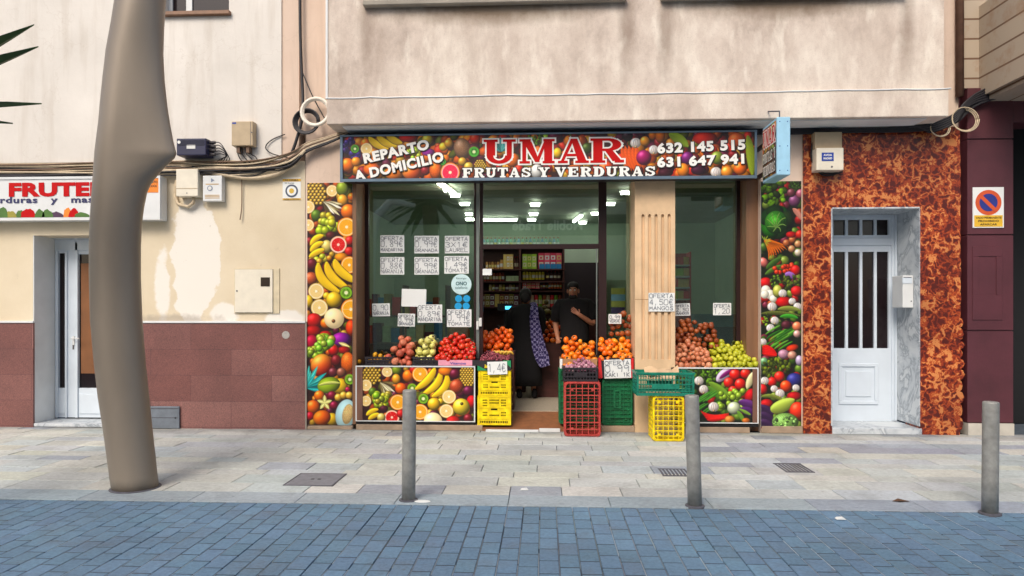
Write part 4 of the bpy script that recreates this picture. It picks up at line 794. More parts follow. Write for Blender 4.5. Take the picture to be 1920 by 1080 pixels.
bx = X(1836, 0); obj('balcony', MB().box(bx, 9.6, -1.3, -.001, Z(182, 0, 1836), Z(182, 0, 1836) + 1.1).box(bx + .05, 9.6, -1.2, -.002, Z(182, 0, 1836) - .06, Z(182, 0, 1836) - .001), MAT['blocks'], rb)
obj('roof', MB().box(RM1 + .1, 9.7, -.1, 6, 8.6, 8.8), MAT['sill'], rb)

# ------------------------------------------------------------------ building across the street (seen in the shop glass)
ob_ = thing('opposite_building', 'pale building across the street that shows as a reflection in the shop glass', 'building', (0, -17, 0))
hs = [(x, x + 1.3, z, z + 1.6) for z in (5.7, 8.0) for x in (-8, -4.6, -1.2, 2.2, 5.6)]
obj('wall', MB().holes(-10, 10, 0, 9.5, -17.6, -17.0, hs + [(-3, 4.5, 0, 2.7)]), M('opposite plaster', (210, 208, 184), .9, .12, 1, obj=False), ob_)
obj('window', MB().box(-9, 9, -17.4, -17.35, 5.5, 9.3), MAT['darkglass'], ob_)
obj('shop_front', MB().box(-3, 4.5, -17.5, -17.45, 0, 2.7), MAT['darkglass'], ob_)
mt = MB(); text(mt, 'Mobile Trade', 0, 0, 2.7, .4, 0, .03); mt.v = [(-v[0] + .12, -16.93, v[2] + 4.8) for v in mt.v]
obj('lettering', mt, MAT['whiteletter'], ob_)
obj('sign_board', MB().box(-3.0, 4.2, -16.99, -16.95, 4.4, 5.2), M('dark sign board', (60, 70, 70), .5), ob_)

# ------------------------------------------------------------------ signs
# fascia sign over the shop
YS = -.22; sx0, sx1, sz0, sz1 = X(640, YS), X(1418, YS), Z(336, YS, 1020), Z(250, YS, 1020)
fs = thing('shop_sign', 'long fruit printed sign reading UMAR FRUTAS Y VERDURAS above the shop window', 'sign', ((sx0 + sx1) / 2, YS, sz0))
obj('sign_box', MB().box(sx0, sx1, YS, -.002, sz0, sz1), MAT['darkframe'], fs)
rim = MB().holes(sx0 - .012, sx1 + .005, sz0 - .015, sz1 + .006, YS - .02, YS - .0, [(sx0 + .022, sx1 - .022, sz0 + .022, sz1 - .014)]); obj('frame', rim, M('sign rim', (112, 132, 150), .35, .1, metal=.5), fs, bevel=.003)
a, b = P(645, 253, YS), P(1412, 333, YS); zt_, zb_ = sz1 - .012, sz0 + .02
print_panel('printed_panel', art_fascia(), (sx0 + .021, YS - .003, zt_), (sx1 - sx0 - .042, 0, 0), (0, 0, zb_ - zt_), fs)
Yt = YS - .006
def sz(py): return zt_ + (py - 253) / (333 - 253) * (zb_ - zt_)
hb = abs(sz(308) - sz(262))
back, front = MB(), MB()
for wd, pa, pb in (('U', 907, 967), ('M', 974, 1040), ('A', 1046, 1104), ('R', 1107, 1170)):
    slab_word(back, wd, X(pa, YS), X(pb, YS), sz(307), sz(262), Yt, g=.019); slab_word(front, wd, X(pa, YS), X(pb, YS), sz(307), sz(262), Yt - .004)
obj('letter_outline', back, MAT['whiteletter'], fs); obj('red_lettering', front, MAT['redletter'], fs)
px_m = (X(1100, YS) - X(1000, YS)) / 100
for wd, pa, pb in (('FRUTAS', 868, 996), ('Y', 1009, 1030), ('VERDURAS', 1041, 1229)):
    obj('letter_shadow_print', slab_word(MB(), wd, X(pa, YS), X(pb, YS), sz(332), sz(315), Yt - .007, .2, .012), MAT['darkletter'], fs); obj('white_lettering', slab_word(MB(), wd, X(pa, YS), X(pb, YS), sz(332), sz(315), Yt - .010, .2, .003), MAT['whiteletter'], fs)
for body, cx, cy, wp, hp, an in (('REPARTO', 743, 282, 128, 20, 12), ('A DOMICILIO', 748, 310, 174, 20, 12), ('632 145 515', 1314, 279, 162, 20, 2), ('631 647 941', 1313, 305, 160, 20, 2)):
    obj('letter_shadow_print', text(MB(), body, X(cx, YS) + .006, sz(cy) - .006, wp * px_m, hp * px_m, Yt - .007, .085, R(an), 1.12, ref=.05), MAT['darkletter'], fs); obj('white_lettering', text(MB(), body, X(cx, YS), sz(cy), wp * px_m, hp * px_m, Yt - .010, .05, R(an), 1.12), MAT['whiteletter'], fs)
# projecting sign
yp0, yp1 = -.95, -.46; xp0 = X(1457, yp0); xp1 = X(1482, yp0); zp0, zp1 = Z(328, yp0, 1470), Z(219, yp0, 1470)
ps = thing('projecting_sign', 'small pale blue box sign sticking out over the pavement with fruit printed side', 'sign', (xp0, yp0, zp0))
obj('sign_box', MB().box(xp0, xp1, yp0, yp1, zp0, zp1), MAT['bluemetal'], ps, bevel=.006)
obj('rivet', MB().ball((xp0 + .03, yp0, zp1 - .05), .006, n=8).ball((xp1 - .03, yp0, zp1 - .05), .006, n=8).ball((xp0 + .03, yp0, zp0 + .05), .006, n=8).ball((xp1 - .03, yp0, zp0 + .05), .006, n=8).ball((xp0 + .03, yp0, (zp0 + zp1) / 2), .006, n=8).ball((xp1 - .03, yp0, (zp0 + zp1) / 2), .006, n=8), MAT['blue'], ps)
cv = Canvas(0, 0, 76, 100, 1.0); cv.filler(120, FILL + [(230, 120, 20), (120, 150, 30)], 6, 12); cv.slice(20, 86, 12); cv.ball(60, 12, 12, col=GRN); cv.ball(64, 90, 10, col=OR)
print_panel('printed_panel', cv, (xp0 - .004, yp1 - .01, zp1 - .03), (0, yp0 - yp1 + .04, 0), (0, 0, zp0 - zp1 + .06), ps)
lt, lo = MB(), MB(); L = yp1 - yp0 - .07; hh = zp1 - zp0
slab_word(lo, 'UMAR', 0, L, .6 * hh, .9 * hh, 0, .1, .012); slab_word(lt, 'UMAR', 0, L, .6 * hh, .9 * hh, -.002, .1)
t2, o2 = MB(), MB(); slab_word(o2, 'FRUTAS Y', .0, L, .32 * hh, .5 * hh, -.0, .16, .01); slab_word(t2, 'FRUTAS Y', 0, L, .32 * hh, .5 * hh, -.002, .16); slab_word(o2, 'VERDURAS', 0, L, .09 * hh, .27 * hh, 0, .16, .01); slab_word(t2, 'VERDURAS', 0, L, .09 * hh, .27 * hh, -.002, .16)
TM = Matrix(((0, 1, 0, xp0 - .007), (-1, 0, 0, yp1 - .035), (0, 0, 1, zp0), (0, 0, 0, 1)))
for q, nm_, mt_ in ((lo, 'letter_outline', 'whiteletter'), (lt, 'red_lettering', 'redletter'), (o2, 'letter_shadow_print', 'darkletter'), (t2, 'white_lettering', 'whiteletter')): obj(nm_, q.xf(TM), MAT[mt_], ps)
for k in (.15, -.19): obj('arm', MB().box((xp0 + xp1) / 2 - .02, (xp0 + xp1) / 2 + .02, yp1 + .001, -.002, (zp0 + zp1) / 2 + k, (zp0 + zp1) / 2 + k + .04), MAT['darkframe'], ps)
obj('bracket', MB().tube([(xp0 + .06, yp0 + .1, zp1), (xp0 + .06, yp0 + .1, zp1 + .09), (xp0 + .06, YB - .045, zp1 + .2)], .008, 6), MAT['iron'], ps)
# sign of the neighbouring greengrocer
YF = -.16; gx0, gx1, gz0_, gz1_ = X(-190, YF), X(301, YF), Z(413, YF, 150), Z(331, YF, 150)
gs = thing('greengrocer_sign', 'white lightbox sign with red FRUTERIA lettering over the white door', 'sign', ((gx0 + gx1) / 2, YF, gz0_))
obj('sign_box', MB().box(gx0, gx1, YF, -.002, gz0_, gz1_), MAT['white'], gs, bevel=.008)
obj('frame', MB().holes(gx0, gx1, gz0_, gz1_, YF - .012, YF - .001, [(gx0 + .03, gx1 - .02, gz0_ + .035, gz1_ - .03)]), MAT['white'], gs)
pxf = (X(200, YF) - X(100, YF)) / 100
fz = lambda py: Z(py, YF, 150)
m = MB(); text(m, 'FRUTERIA', X(17, YF) + 118 * pxf, fz(355), 236 * pxf, 26 * pxf, YF - .006, .055, 0, 1.06); text(m, 'LA', X(-32, YF), fz(355), 64 * pxf, 26 * pxf, YF - .006, .055); obj('red_lettering', m, MAT['redletter'], gs)
m = MB(); text(m, 'Frutas, verduras   y   mas', X(33, YF), fz(376), 285 * pxf, 15 * pxf, YF - .006, .03, 0, 1.1); obj('small_lettering', m, M('navy letter', (40, 40, 90), .5), gs)
m = MB(); xx = -180
fruitc = [MAT['redletter'], M('olive print', (150, 140, 50), .5), MAT['orange'], M('plum print', (70, 40, 70), .5), M('leaf print', (70, 110, 40), .5)]
while xx < 170:
    w_ = random.uniform(10, 26); h_ = random.uniform(8, 20); cx, cz = X(xx, YF), fz(407); k = random.randrange(5); o_ = []
    for i in range(13): a = math.pi * i / 12; o_.append((cx + math.cos(a) * w_ * pxf * .6 * random.uniform(.9, 1.05), cz + math.sin(a) * h_ * pxf * random.uniform(.9, 1.1)))
    n = len(m.f); m.poly(o_, YF - .004 - .0002 * (int(xx) % 7), YF - .002, k); xx += w_ * .9
obj('fruit_picture', m, fruitc, gs)
q = prect((274, 334), (298, 361), YF); obj('orange_notice', MB().box(q[0], q[1], YF - .004, YF - .001, q[2], q[3]), MAT['orange'], gs)
m = MB(); text(m, 'ABIERTO', (q[0] + q[1]) / 2, q[3] - .05, (q[1] - q[0]) * .8, .03, YF - .006, .02); text(m, 'TODOS', (q[0] + q[1]) / 2, q[3] - .1, (q[1] - q[0]) * .7, .03, YF - .006, .02); obj('notice_lettering', m, MAT['darkletter'], gs)

# printed posters on the wall
for nm_, art, (pa, pb, pc, pd), lb_ in (('poster', art_left_poster, (576, 343, 661, 797), 'tall narrow poster of mixed fruit with bananas beside the brown window jamb'), ('poster', art_right_poster, (1427, 340, 1503, 803), 'tall narrow poster of vegetables with a big cabbage near its top')):
    a0_, a1_, b0, b1 = X(pa, -.02), X(pc, -.02) - .002, max(.05, Z(pd, -.02, pa)), Z(pb, -.02, pa)
    root = thing(nm_, lb_, 'poster', ((a0_ + a1_) / 2, -.015, b0))
    print_panel('printed_panel', art(), (a0_, -.0165, b1), (a1_ - a0_, 0, 0), (0, 0, b0 - b1), root)
    obj('backing_board', MB().box(a0_, a1_, -.015, -.001, b0, b1), MAT['white'], root)

# produce stands with printed fronts
def stand(name, label, pa, pb, py0, py1, art, pr, barside):
    x0, x1, z0, z1 = X(pa, -.02), X(pb, -.02), .075, Z(py0, -.02, (pa + pb) / 2)
    root = thing(name, label, 'display stand', ((x0 + x1) / 2, .15, .072))
    obj('cabinet', MB().box(x0 + .01, x1 - .01, .0, .38, z0 + .06, z1 - .02), MAT['darkframe'], root)
    obj('base', MB().box(x0, x1, -.015, .37, z0, z0 + .065), MAT['black'], root)
    pz0 = Z(py1, -.02, (pa + pb) / 2)
    obj('frame', MB().holes(x0, x1, pz0 - .01, z1, -.03, -.001, [(x0 + .015, x1 - .015, pz0, z1 - .015)]), MAT['white'], root)
    sa, sb_ = (X(pr[1], -.02), x1 - .015) if barside else (x0 + .015, X(pr[0], -.02))
    obj('backing_strip', MB().box(sa, sb_, -.027, -.013, pz0, z1 - .015), M('brown laminate', (112, 78, 62), .6, .2, 4, stretch=(6, 1, 1)), root)
    xa, xb = X(pr[0], -.02), X(pr[1], -.02)
    print_panel('printed_panel', art(), (xa, -.016, z1 - .016), (xb - xa, 0, 0), (0, 0, pz0 - z1 + .016), root)
    obj('top_tray', MB().box(x0, x1, -.0, .39, z1 - .02, z1 - .0005), MAT['blackcrate'], root)
    return x0, x1, z1
LS = stand('produce_stand', 'fruit printed produce stand with bananas on its front, below the price card window', 667, 891, 686, 789, art_left_stand, (680, 888), 0)
RS = stand('produce_stand', 'vegetable printed produce stand right of the fluted column', 1258, 1422, 689, 792, art_right_stand, (1260, 1411), 1)

# ------------------------------------------------------------------ crates and boxes
def slat_crate(w_, d_, h_, mat, name, label, cat, group=None, rows=5, cols=9, bar=.012, rim=.026, label_strip=True):
    m = MB(); x0, x1 = -w_ / 2, w_ / 2; y0, y1 = -d_ / 2, d_ / 2
    def side(x0, x1, y0, y1, ax):
        n = cols if ax == 'x' else max(4, int(cols * d_ / w_)); a, b = (x0, x1) if ax == 'x' else (y0, y1)
        cw = (b - a - .04) / n; rh = (h_ - rim * 2) / rows; mm = MB()
        hl = [(a + .02 + i * cw + bar / 2, a + .02 + (i + 1) * cw - bar / 2, rim + j * rh + bar / 2, rim + (j + 1) * rh - bar / 2) for i in range(n) for j in range(rows)]
        if label_strip and ax == 'x': hl = [q for q in hl if not (abs((q[0] + q[1]) / 2) < w_ * .22 and abs((q[2] + q[3]) / 2 - h_ * .42) < rh * .6)]
        mm.holes(a, b, 0, h_, 0, .012, hl)
        for v, f in ((mm.v, mm.f),):
            if ax == 'x': m.add([(q[0], y0 + q[1], q[2]) for q in v], f)
            else: m.add([(x0 + q[1], q[0], q[2]) for q in v], [tuple(reversed(t)) for t in f])
    side(x0, x1, y0, 0, 'x'); side(x0, x1, y1 - .012, 0, 'x'); side(x0, 0, y0 + .012, y1 - .012, 'y'); side(x1 - .012, 0, y0 + .012, y1 - .012, 'y')
    for yy in (y0 - .008, y1 - .006): m.box(x0 - .008, x1 + .008, yy, yy + .014, h_ - .022, h_ + .002); m.box(x0 - .005, x1 + .005, yy, yy + .012, .05, .062)
    for xx in (x0 - .009, x1 - .005): m.box(xx, xx + .014, y0 + .006, y1 - .006, h_ - .022, h_ + .002)
    m.box(x0 + .014, x1 - .014, y0 + .014, y1 - .014, .004, .014)
    return tag(obj(name, m, mat), label, cat, group)
def perforated_crate(w_, d_, h_, mat, label, group):
    m = MB(); x0, x1, y0, y1 = -w_ / 2, w_ / 2, -d_ / 2, d_ / 2; hl = []
    for r_, z in enumerate((.84, .75, .66, .42, .33)):
        for c0, c1, n in (((-.72, -.42, 4), (-.3, .3, 8), (.42, .72, 4)) if r_ in (0, 4, 1) else ((-.72, -.42, 4), (.42, .72, 4))):
            for i in range(n): a = c0 + (c1 - c0) * (i + .15) / n; b = c0 + (c1 - c0) * (i + .85) / n; hl.append((a * w_ / 2, b * w_ / 2, (z - .028) * h_, (z + .028) * h_))
    hl.append((-.2 * w_ / 2, .2 * w_ / 2, .5 * h_, .56 * h_))
    for i in range(16): a = -.86 + 1.72 * i / 16; hl.append((a * w_ / 2, (a + .07) * w_ / 2, .06 * h_, .14 * h_))
    m.holes(x0, x1, 0, h_, y0, y0 + .01, hl); m.box(x0, x1, y1 - .01, y1, 0, h_)
    hl2 = [(q[0] / w_ * d_ * .9, q[1] / w_ * d_ * .9, q[2], q[3]) for q in hl]
    for xx, s in ((x0, 1), (x1 - .01, 1)):
        mm = MB().holes(y0 + .01, y1 - .01, 0, h_, 0, .01, hl2); m.add([(xx + q[1], q[0], q[2]) for q in mm.v], [tuple(reversed(f)) for f in mm.f])
    for z in (.0, .2, .58, .96): m.box(x0 - .006, x1 + .006, y0 - .007, y0 - .0005, z * h_, z * h_ + .012); m.box(x1 + .0005, x1 + .007, y0, y1, z * h_, z * h_ + .012); m.box(x0 - .007, x0 - .0005, y0, y1, z * h_, z * h_ + .012)
    for xx in (x0 - .006, x1 - .02): m.box(xx, xx + .026, y0 - .006, y0 - .0004, .012, h_ - .02)
    m.box(x0 + .011, x1 - .011, y0 + .02, y1 - .011, .004, h_ - .03, 1)  # black block added inside, standing in for the shade behind the slots
    return tag(obj('crate', m, [mat, MAT['black']]), label, 'crate', group)
def end_crate(w_, d_, h_, mat, name, label, cols, rows, solid=False, group=None, slotted=False):
    """a crate stood on its end: its bottom grid faces the street"""
    m = MB(); x0, x1, y0, y1 = -w_ / 2, w_ / 2, -d_ / 2, d_ / 2; c = .035; bar = .0085
    def ring(off, ya, yb, wd):
        o = [(x0 + off + c, off), (x1 - off - c, off), (x1 - off - c * .3, off + c * .3), (x1 - off, off + c), (x1 - off, h_ - off - c), (x1 - off - c * .3, h_ - off - c * .3), (x1 - off - c, h_ - off), (x0 + off + c, h_ - off), (x0 + off + c * .3, h_ - off - c * .3), (x0 + off, h_ - off - c), (x0 + off, off + c), (x0 + off + c * .3, off + c * .3)]
        i_ = [(p[0] * (1 - wd * 2 / w_), h_ / 2 + (p[1] - h_ / 2) * (1 - wd * 2 / h_)) for p in o]; n = len(o)
        for k in range(n): k2 = (k + 1) % n; m.poly([o[k], o[k2], i_[k2], i_[k]], ya, yb)
    ring(0, y0, y0 + .03, .022); ring(.012, y0 - .006, y0 - .0005, .008)
    for i in range(1, cols): x = x0 + w_ * i / cols; m.box(x - bar / 2, x + bar / 2, y0 + .004, y0 + .016, .02, h_ - .02)
    for j in range(1, rows): z = h_ * j / rows; m.box(x0 + .02, x1 - .02, y0 + .002, y0 + .0175, z - bar / 2, z + bar / 2)
    if solid: m.box(x0 + .02, x1 - .02, y0 + .018, y0 + .024, .02, h_ - .02)
    else:                                                   # the far rim and the ribs of the walls, seen through the grid
        for j in range(1, rows * 2): z = h_ * j / rows / 2; m.box(x0 + .02, x1 - .02, y0 + .05, y0 + .056, z - .004, z + .004)
    n = 5
    for xx in (x0, x1 - .012):
        hl = [(y0 + .03 + (d_ - .06) * i / n + .008, y0 + .03 + (d_ - .06) * (i + 1) / n - .008, h_ * j / rows + .012, h_ * (j + 1) / rows - .012) for i in range(n) for j in range(rows)]
        mm = MB().holes(y0 + .03, y1, .02, h_ - .02, 0, .012, hl); m.add([(xx + q[1], q[0], q[2]) for q in mm.v], [tuple(reversed(f)) for f in mm.f])
    m.box(x0 + .013, x1 - .013, y0 + .031, y1, .0, .012); m.box(x0 + .013, x1 - .013, y0 + .031, y1, h_ - .012, h_)
    if slotted: m.holes(-w_ * .13, w_ * .13, h_ * .36, h_ * .76, y0 - .012, y0 - .0065, [(-w_ * .06, w_ * .06, h_ * .4, h_ * .72)]); m.box(x0 + .01, x1 - .01, y0 - .014, y0 - .0065, h_ * .16, h_ * .19)
    for px_ in (-.28, .28):
        for pz_ in (.14, .86): m.box(px_ * w_ - .014, px_ * w_ + .014, y0 - .003, y0 + .003, pz_ * h_ - .014, pz_ * h_ + .014)
    return tag(obj(name, m, mat), label, 'crate', group)
def carton(w_, d_, h_, label, front_fn, name='carton', mat='blackcard'):
    root = thing(name, label, 'carton'); m = MB(); x0, x1, y0, y1 = -w_ / 2, w_ / 2, -d_ / 2, d_ / 2
    m.box(x0, x1, y0, y0 + .006, 0, h_).box(x0, x1, y1 - .006, y1, 0, h_).box(x0, x0 + .006, y0 + .006, y1 - .006, 0, h_ * 1.05).box(x1 - .006, x1, y0 + .006, y1 - .006, 0, h_ * 1.05).box(x0 + .006, x1 - .006, y0 + .006, y1 - .006, 0, .008)
    obj('box', m, MAT[mat], root); front_fn(root, x0, x1, y0, h_); return root
def put(o, x, y, z, rz=0): o.location = (x, y, z); o.rotation_euler = (0, 0, rz); return o

# stack at the left of the doorway
yc = .17; cxl = (X(896, -.02) + X(957, -.02)) / 2; cw_ = X(957, -.02) - X(896, -.02)
hA = Z(742, -.02, 925) - .072; hB = Z(695, -.02, 925) - Z(742, -.02, 925) - .004
g = perforated_crate(cw_, .36, hA, MAT['yellow'], 'lower yellow perforated crate of the two stacked left of the doorway', 'yellow crates stacked by the doorway'); put(g, cxl, yc, .072)
g2 = perforated_crate(cw_ - .012, .35, hB, MAT['yellow'], 'upper yellow perforated crate of the stack, under the grape carton', 'yellow crates stacked by the doorway'); put(g2, cxl + .004, yc, .074 + hA)
zg = .078 + hA + hB; hg = Z(676, -.04, 925) - zg
def gfront(root, x0, x1, y0, h_):
    obj('green_corner', MB().poly([(x0, .0), (x0 + .13, .0), (x0, h_ * .5)], y0 - .003, y0 - .001).poly([(x1, h_), (x1 - .1, h_), (x1, h_ * .3)], y0 - .003, y0 - .001), MAT['greencard'], root)
    mm = MB(); text(mm, 'in', x0 + .12, h_ * .42, .06, .045, y0 - .004, .03); obj('lettering', mm, MAT['yellowprint'], root)
gc = carton(cw_ + .01, .36, hg, 'black and green carton of red grapes on top of the yellow crates', gfront); put(gc, cxl, yc - .01, zg)
# red crate on end, black crate on it
yr = -.37; xr0, xr1 = X(1058, yr), X(1126, yr); hr = Z(717, yr, 1090)
rc_ = end_crate(xr1 - xr0, .34, hr, MAT['redcrate'], 'crate', 'red plastic crate stood on end in front of the doorway', 6, 8); put(rc_, (xr0 + xr1) / 2, yr + .17, .006)
hk = Z(690, yr, 1090) - hr - .006; bk = slat_crate(X(1121, yr) - X(1056, yr), .34, hk, MAT['blackcrate'], 'crate', 'shallow black crate of purple garlic on top of the red crate', 'crate', None, 3, 10, .012, .02); put(bk, (X(1121, yr) + X(1056, yr)) / 2, yr + .19, hr + .008)
# green crates behind, with persimmon cartons on them
yg = .03; zg0 = .073
gx0_, gx1_ = X(1129, yg), X(1186, yg); hgc = Z(709, yg, 1157) - zg0
ge = end_crate(gx1_ - gx0_, .34, hgc, MAT['greencrate'], 'crate', 'dark green plastic crate stood on end beside the column', 7, 12, True, None, True); put(ge, (gx0_ + gx1_) / 2, yg + .17, zg0)
g3 = end_crate(X(1118, .0) - X(1048, .0), .36, hgc + .1, MAT['greencrate'], 'crate', 'green crate half hidden behind the red crate', 6, 10, True); put(g3, (X(1118, 0) + X(1048, 0)) / 2, .19, .09)
def pfront(root, x0, x1, y0, h_):
    for pp in ([(x0, .0), (x0 + .05, 0), (x0 + .03, h_), (x0, h_)], [(x1 - .05, 0), (x1, 0), (x1, h_), (x1 - .03, h_)]): obj('red_edge', MB().poly(pp, y0 - .003, y0 - .001), MAT['redcard'], root)
zpc = zg0 + hgc + .003; hpc = Z(671, 0, 1157) - zpc
pc = carton(X(1188, 0) - X(1122, 0), .38, hpc, 'black carton with red edges heaped with persimmons beside the column', pfront); put(pc, (X(1188, 0) + X(1122, 0)) / 2, .19, zpc)
zpc2 = .09 + hgc + .102
def wfront(root, x0, x1, y0, h_): obj('white_corner', MB().box(x0 - .002, x0 + .03, y0 - .004, y0 - .001, 0, h_), MAT['paper'], root)
pc2 = carton(X(1120, 0) - X(1050, 0), .38, .12, 'brown carton of persimmons behind the purple garlic crate', wfront, mat='card'); put(pc2, (X(1120, 0) + X(1050, 0)) / 2, .2, zpc2)
# yellow crate on end with the teal crate on it
yy_ = -.62; xy0, xy1 = X(1224, yy_), X(1283, yy_); hy = Z(743, yy_, 1250)
yc_ = end_crate(xy1 - xy0, .34, hy, MAT['yellow'], 'crate', 'yellow plastic crate stood on end on the paving before the column', 6, 9); put(yc_, (xy0 + xy1) / 2, yy_ + .17, .004)
yt = -.64; tw = X(1302, yt) - X(1194, yt); ht = Z(699, yt, 1250) - hy - .004
tc = slat_crate(tw, .4, ht, MAT['teal'], 'crate', 'teal slatted crate with brown paper in front of the fluted column', 'crate', None, 4, 16, .008, .03); put(tc, (X(1302, yt) + X(1194, yt)) / 2, yt + .2, hy + .006)
m = MB(); pts = []
for i in range(7):
    for j in range(5): pts.append((-.2 + .4 * i / 6, -.13 + .26 * j / 4, .06 * math.sin(i * 1.3) * math.cos(j * 1.7) + .03 * random.random() + .2 + .06 * (j / 4)))
m.add(pts, [(i * 5 + j, (i + 1) * 5 + j, (i + 1) * 5 + j + 1, i * 5 + j + 1) for i in range(6) for j in range(4)])
tcx, tcy, tcz = tc.location; base = MB(); base.add([(v[0] + tcx, v[1] + tcy, v[2] + tcz) for v in m.v], m.f); base.add([(v[0] + tcx, v[1] + tcy, tcz + .02) for v in m.v], [tuple(reversed(f)) for f in m.f])
tag(obj('paper_wrap', base, M('crumpled kraft paper', (206, 176, 140), .85, .12, 12, .3, 40), smooth=True), 'crumpled brown paper sticking out of the teal crate', 'paper')
# black trays on the left stand
zl = LS[2] + .002
for pa, pb, lb_ in ((686, 737, 'black plastic tray of lemons on the fruit printed stand'), (775, 822, 'black plastic tray of pale apples on the fruit printed stand')):
    c_ = slat_crate(X(pb, .06) - X(pa, .06), .26, .105, MAT['blackcrate'], 'crate', lb_, 'crate', None, 3, 8, .012, .018, False); put(c_, (X(pa, .06) + X(pb, .06)) / 2, .16, zl)
def kfront(root, x0, x1, y0, h_):
    obj('pink_print', MB().box(x0, x1 - .07, y0 - .003, y0 - .001, 0, h_), MAT['pinkcard'], root); mm = MB(); text(mm, 'Vitamina', (x0 + x1) / 2, h_ * .42, .2, .03, y0 - .005, .02); obj('lettering', mm, MAT['blue'], root)
kc = carton(X(896, .03) - X(822, .03), .3, .07, 'pink and black printed carton under the heap of tomatoes', kfront); put(kc, (X(896, .03) + X(822, .03)) / 2, .17, zl)

# ------------------------------------------------------------------ produce
def fruit_mesh(name, mats, prof, n=12, mfun=None):
    m = MB(); m.lathe(prof, (0, 0, 0), n, 0, mfun); me = bpy.data.meshes.new(name); me.from_pydata(m.v, [], m.f)
    for q in mats: me.materials.append(q)
    if len(mats) > 1: me.polygons.foreach_set('material_index', m.m)
    me.polygons.foreach_set('use_smooth', [True] * len(me.polygons)); me.update(); return me
def globe(r, sq=.92, dimple=.12, k=8, top=.0):
    o = []
    for i in range(k + 1):
        a = math.pi * i / k; rr = max(.001, r * math.sin(a)); z = -r * sq * math.cos(a)
        d = math.exp(-(rr / r / .3) ** 2) * dimple * r
        z += d if z < 0 else -d
        if z > 0: rr *= 1 - top * (z / r)
        o.append((rr, z))
    return o
stem = M('green stem', (70, 84, 30), .7); dk = M('brown calyx', (84, 62, 30), .8)
FM = dict(
    tomato=fruit_mesh('tomato', [M('tomato skin', (206, 38, 20), .25, .1, 20, rnd=[(196, 24, 14), (216, 48, 22), (226, 72, 26), (190, 20, 18)]), stem], globe(.039, .85, .14), 12, lambda i: 1 if i == 7 else 0),
    apple=fruit_mesh('apple', [M('pale apple skin', (214, 206, 110), .35, .1, 16, rnd=[(220, 214, 128), (206, 200, 90), (228, 222, 150)]), dk], globe(.043, .9, .2), 12, lambda i: 1 if i == 7 else 0),
    pomegranate=fruit_mesh('pomegranate', [M('pomegranate rind', (196, 96, 66), .5, .2, 18, rnd=[(206, 110, 80), (180, 60, 48), (216, 136, 100), (190, 84, 60)]), dk], globe(.05, .92, .05), 12, lambda i: 1 if i == 0 else 0),
    persimmon=fruit_mesh('persimmon', [M('persimmon skin', (238, 122, 14), .3, .1, 14, rnd=[(244, 150, 20), (236, 110, 14), (228, 88, 14), (246, 166, 36)]), dk], globe(.043, .78, .1), 12, lambda i: 1 if i >= 7 else 0),
    lime=fruit_mesh('lime', [M('lime skin', (176, 176, 30), .4, .12, 20, rnd=[(190, 190, 40), (164, 168, 28), (206, 200, 60)])], [(q[0], q[1]) for q in globe(.033, 1.08, -.1)]),
    onion=fruit_mesh('onion', [M('onion skin', (196, 120, 80), .4, .2, 26, stretch=(4, 4, .6), rnd=[(206, 132, 92), (184, 100, 64), (220, 156, 120), (170, 84, 54)]), dk], globe(.036, .95, -.22), 12, lambda i: 1 if i == 7 else 0),
    netonion=fruit_mesh('brown_onion', [M('brown onion skin', (140, 66, 24), .45, .2, 26, rnd=[(150, 72, 26), (120, 50, 18), (176, 92, 40)]), dk], globe(.037, .95, -.22), 10),
    orange=fruit_mesh('orange', [M('orange skin', (236, 96, 14), .4, .1, 24, rnd=[(240, 110, 16), (226, 74, 12), (246, 130, 24)])], globe(.04, .96, .06)),
    lemon=fruit_mesh('lemon', [M('lemon skin', (230, 164, 26), .4, .1, 24, rnd=[(236, 176, 30), (226, 150, 24)])], globe(.036, 1.2, -.12)),
    grape=fruit_mesh('grape', [M('grape skin', (134, 50, 66), .35, .1, 24, rnd=[(150, 60, 76), (110, 36, 54), (176, 92, 100)])], globe(.0125, 1.15, 0, 6), 8),
    garlic=fruit_mesh('garlic', [M('purple garlic skin', (180, 120, 140), .6, .25, 50, stretch=(5, 5, .6), rnd=[(196, 140, 156), (140, 76, 106), (214, 176, 180)])], globe(.026, .85, -.5), 10),
    green=fruit_mesh('green_pepper', [M('green pepper skin', (74, 96, 40), .4, .2, 10, rnd=[(60, 86, 34), (100, 112, 50), (130, 110, 50), (80, 60, 40)])], globe(.05, 1.1, .1), 10),
)
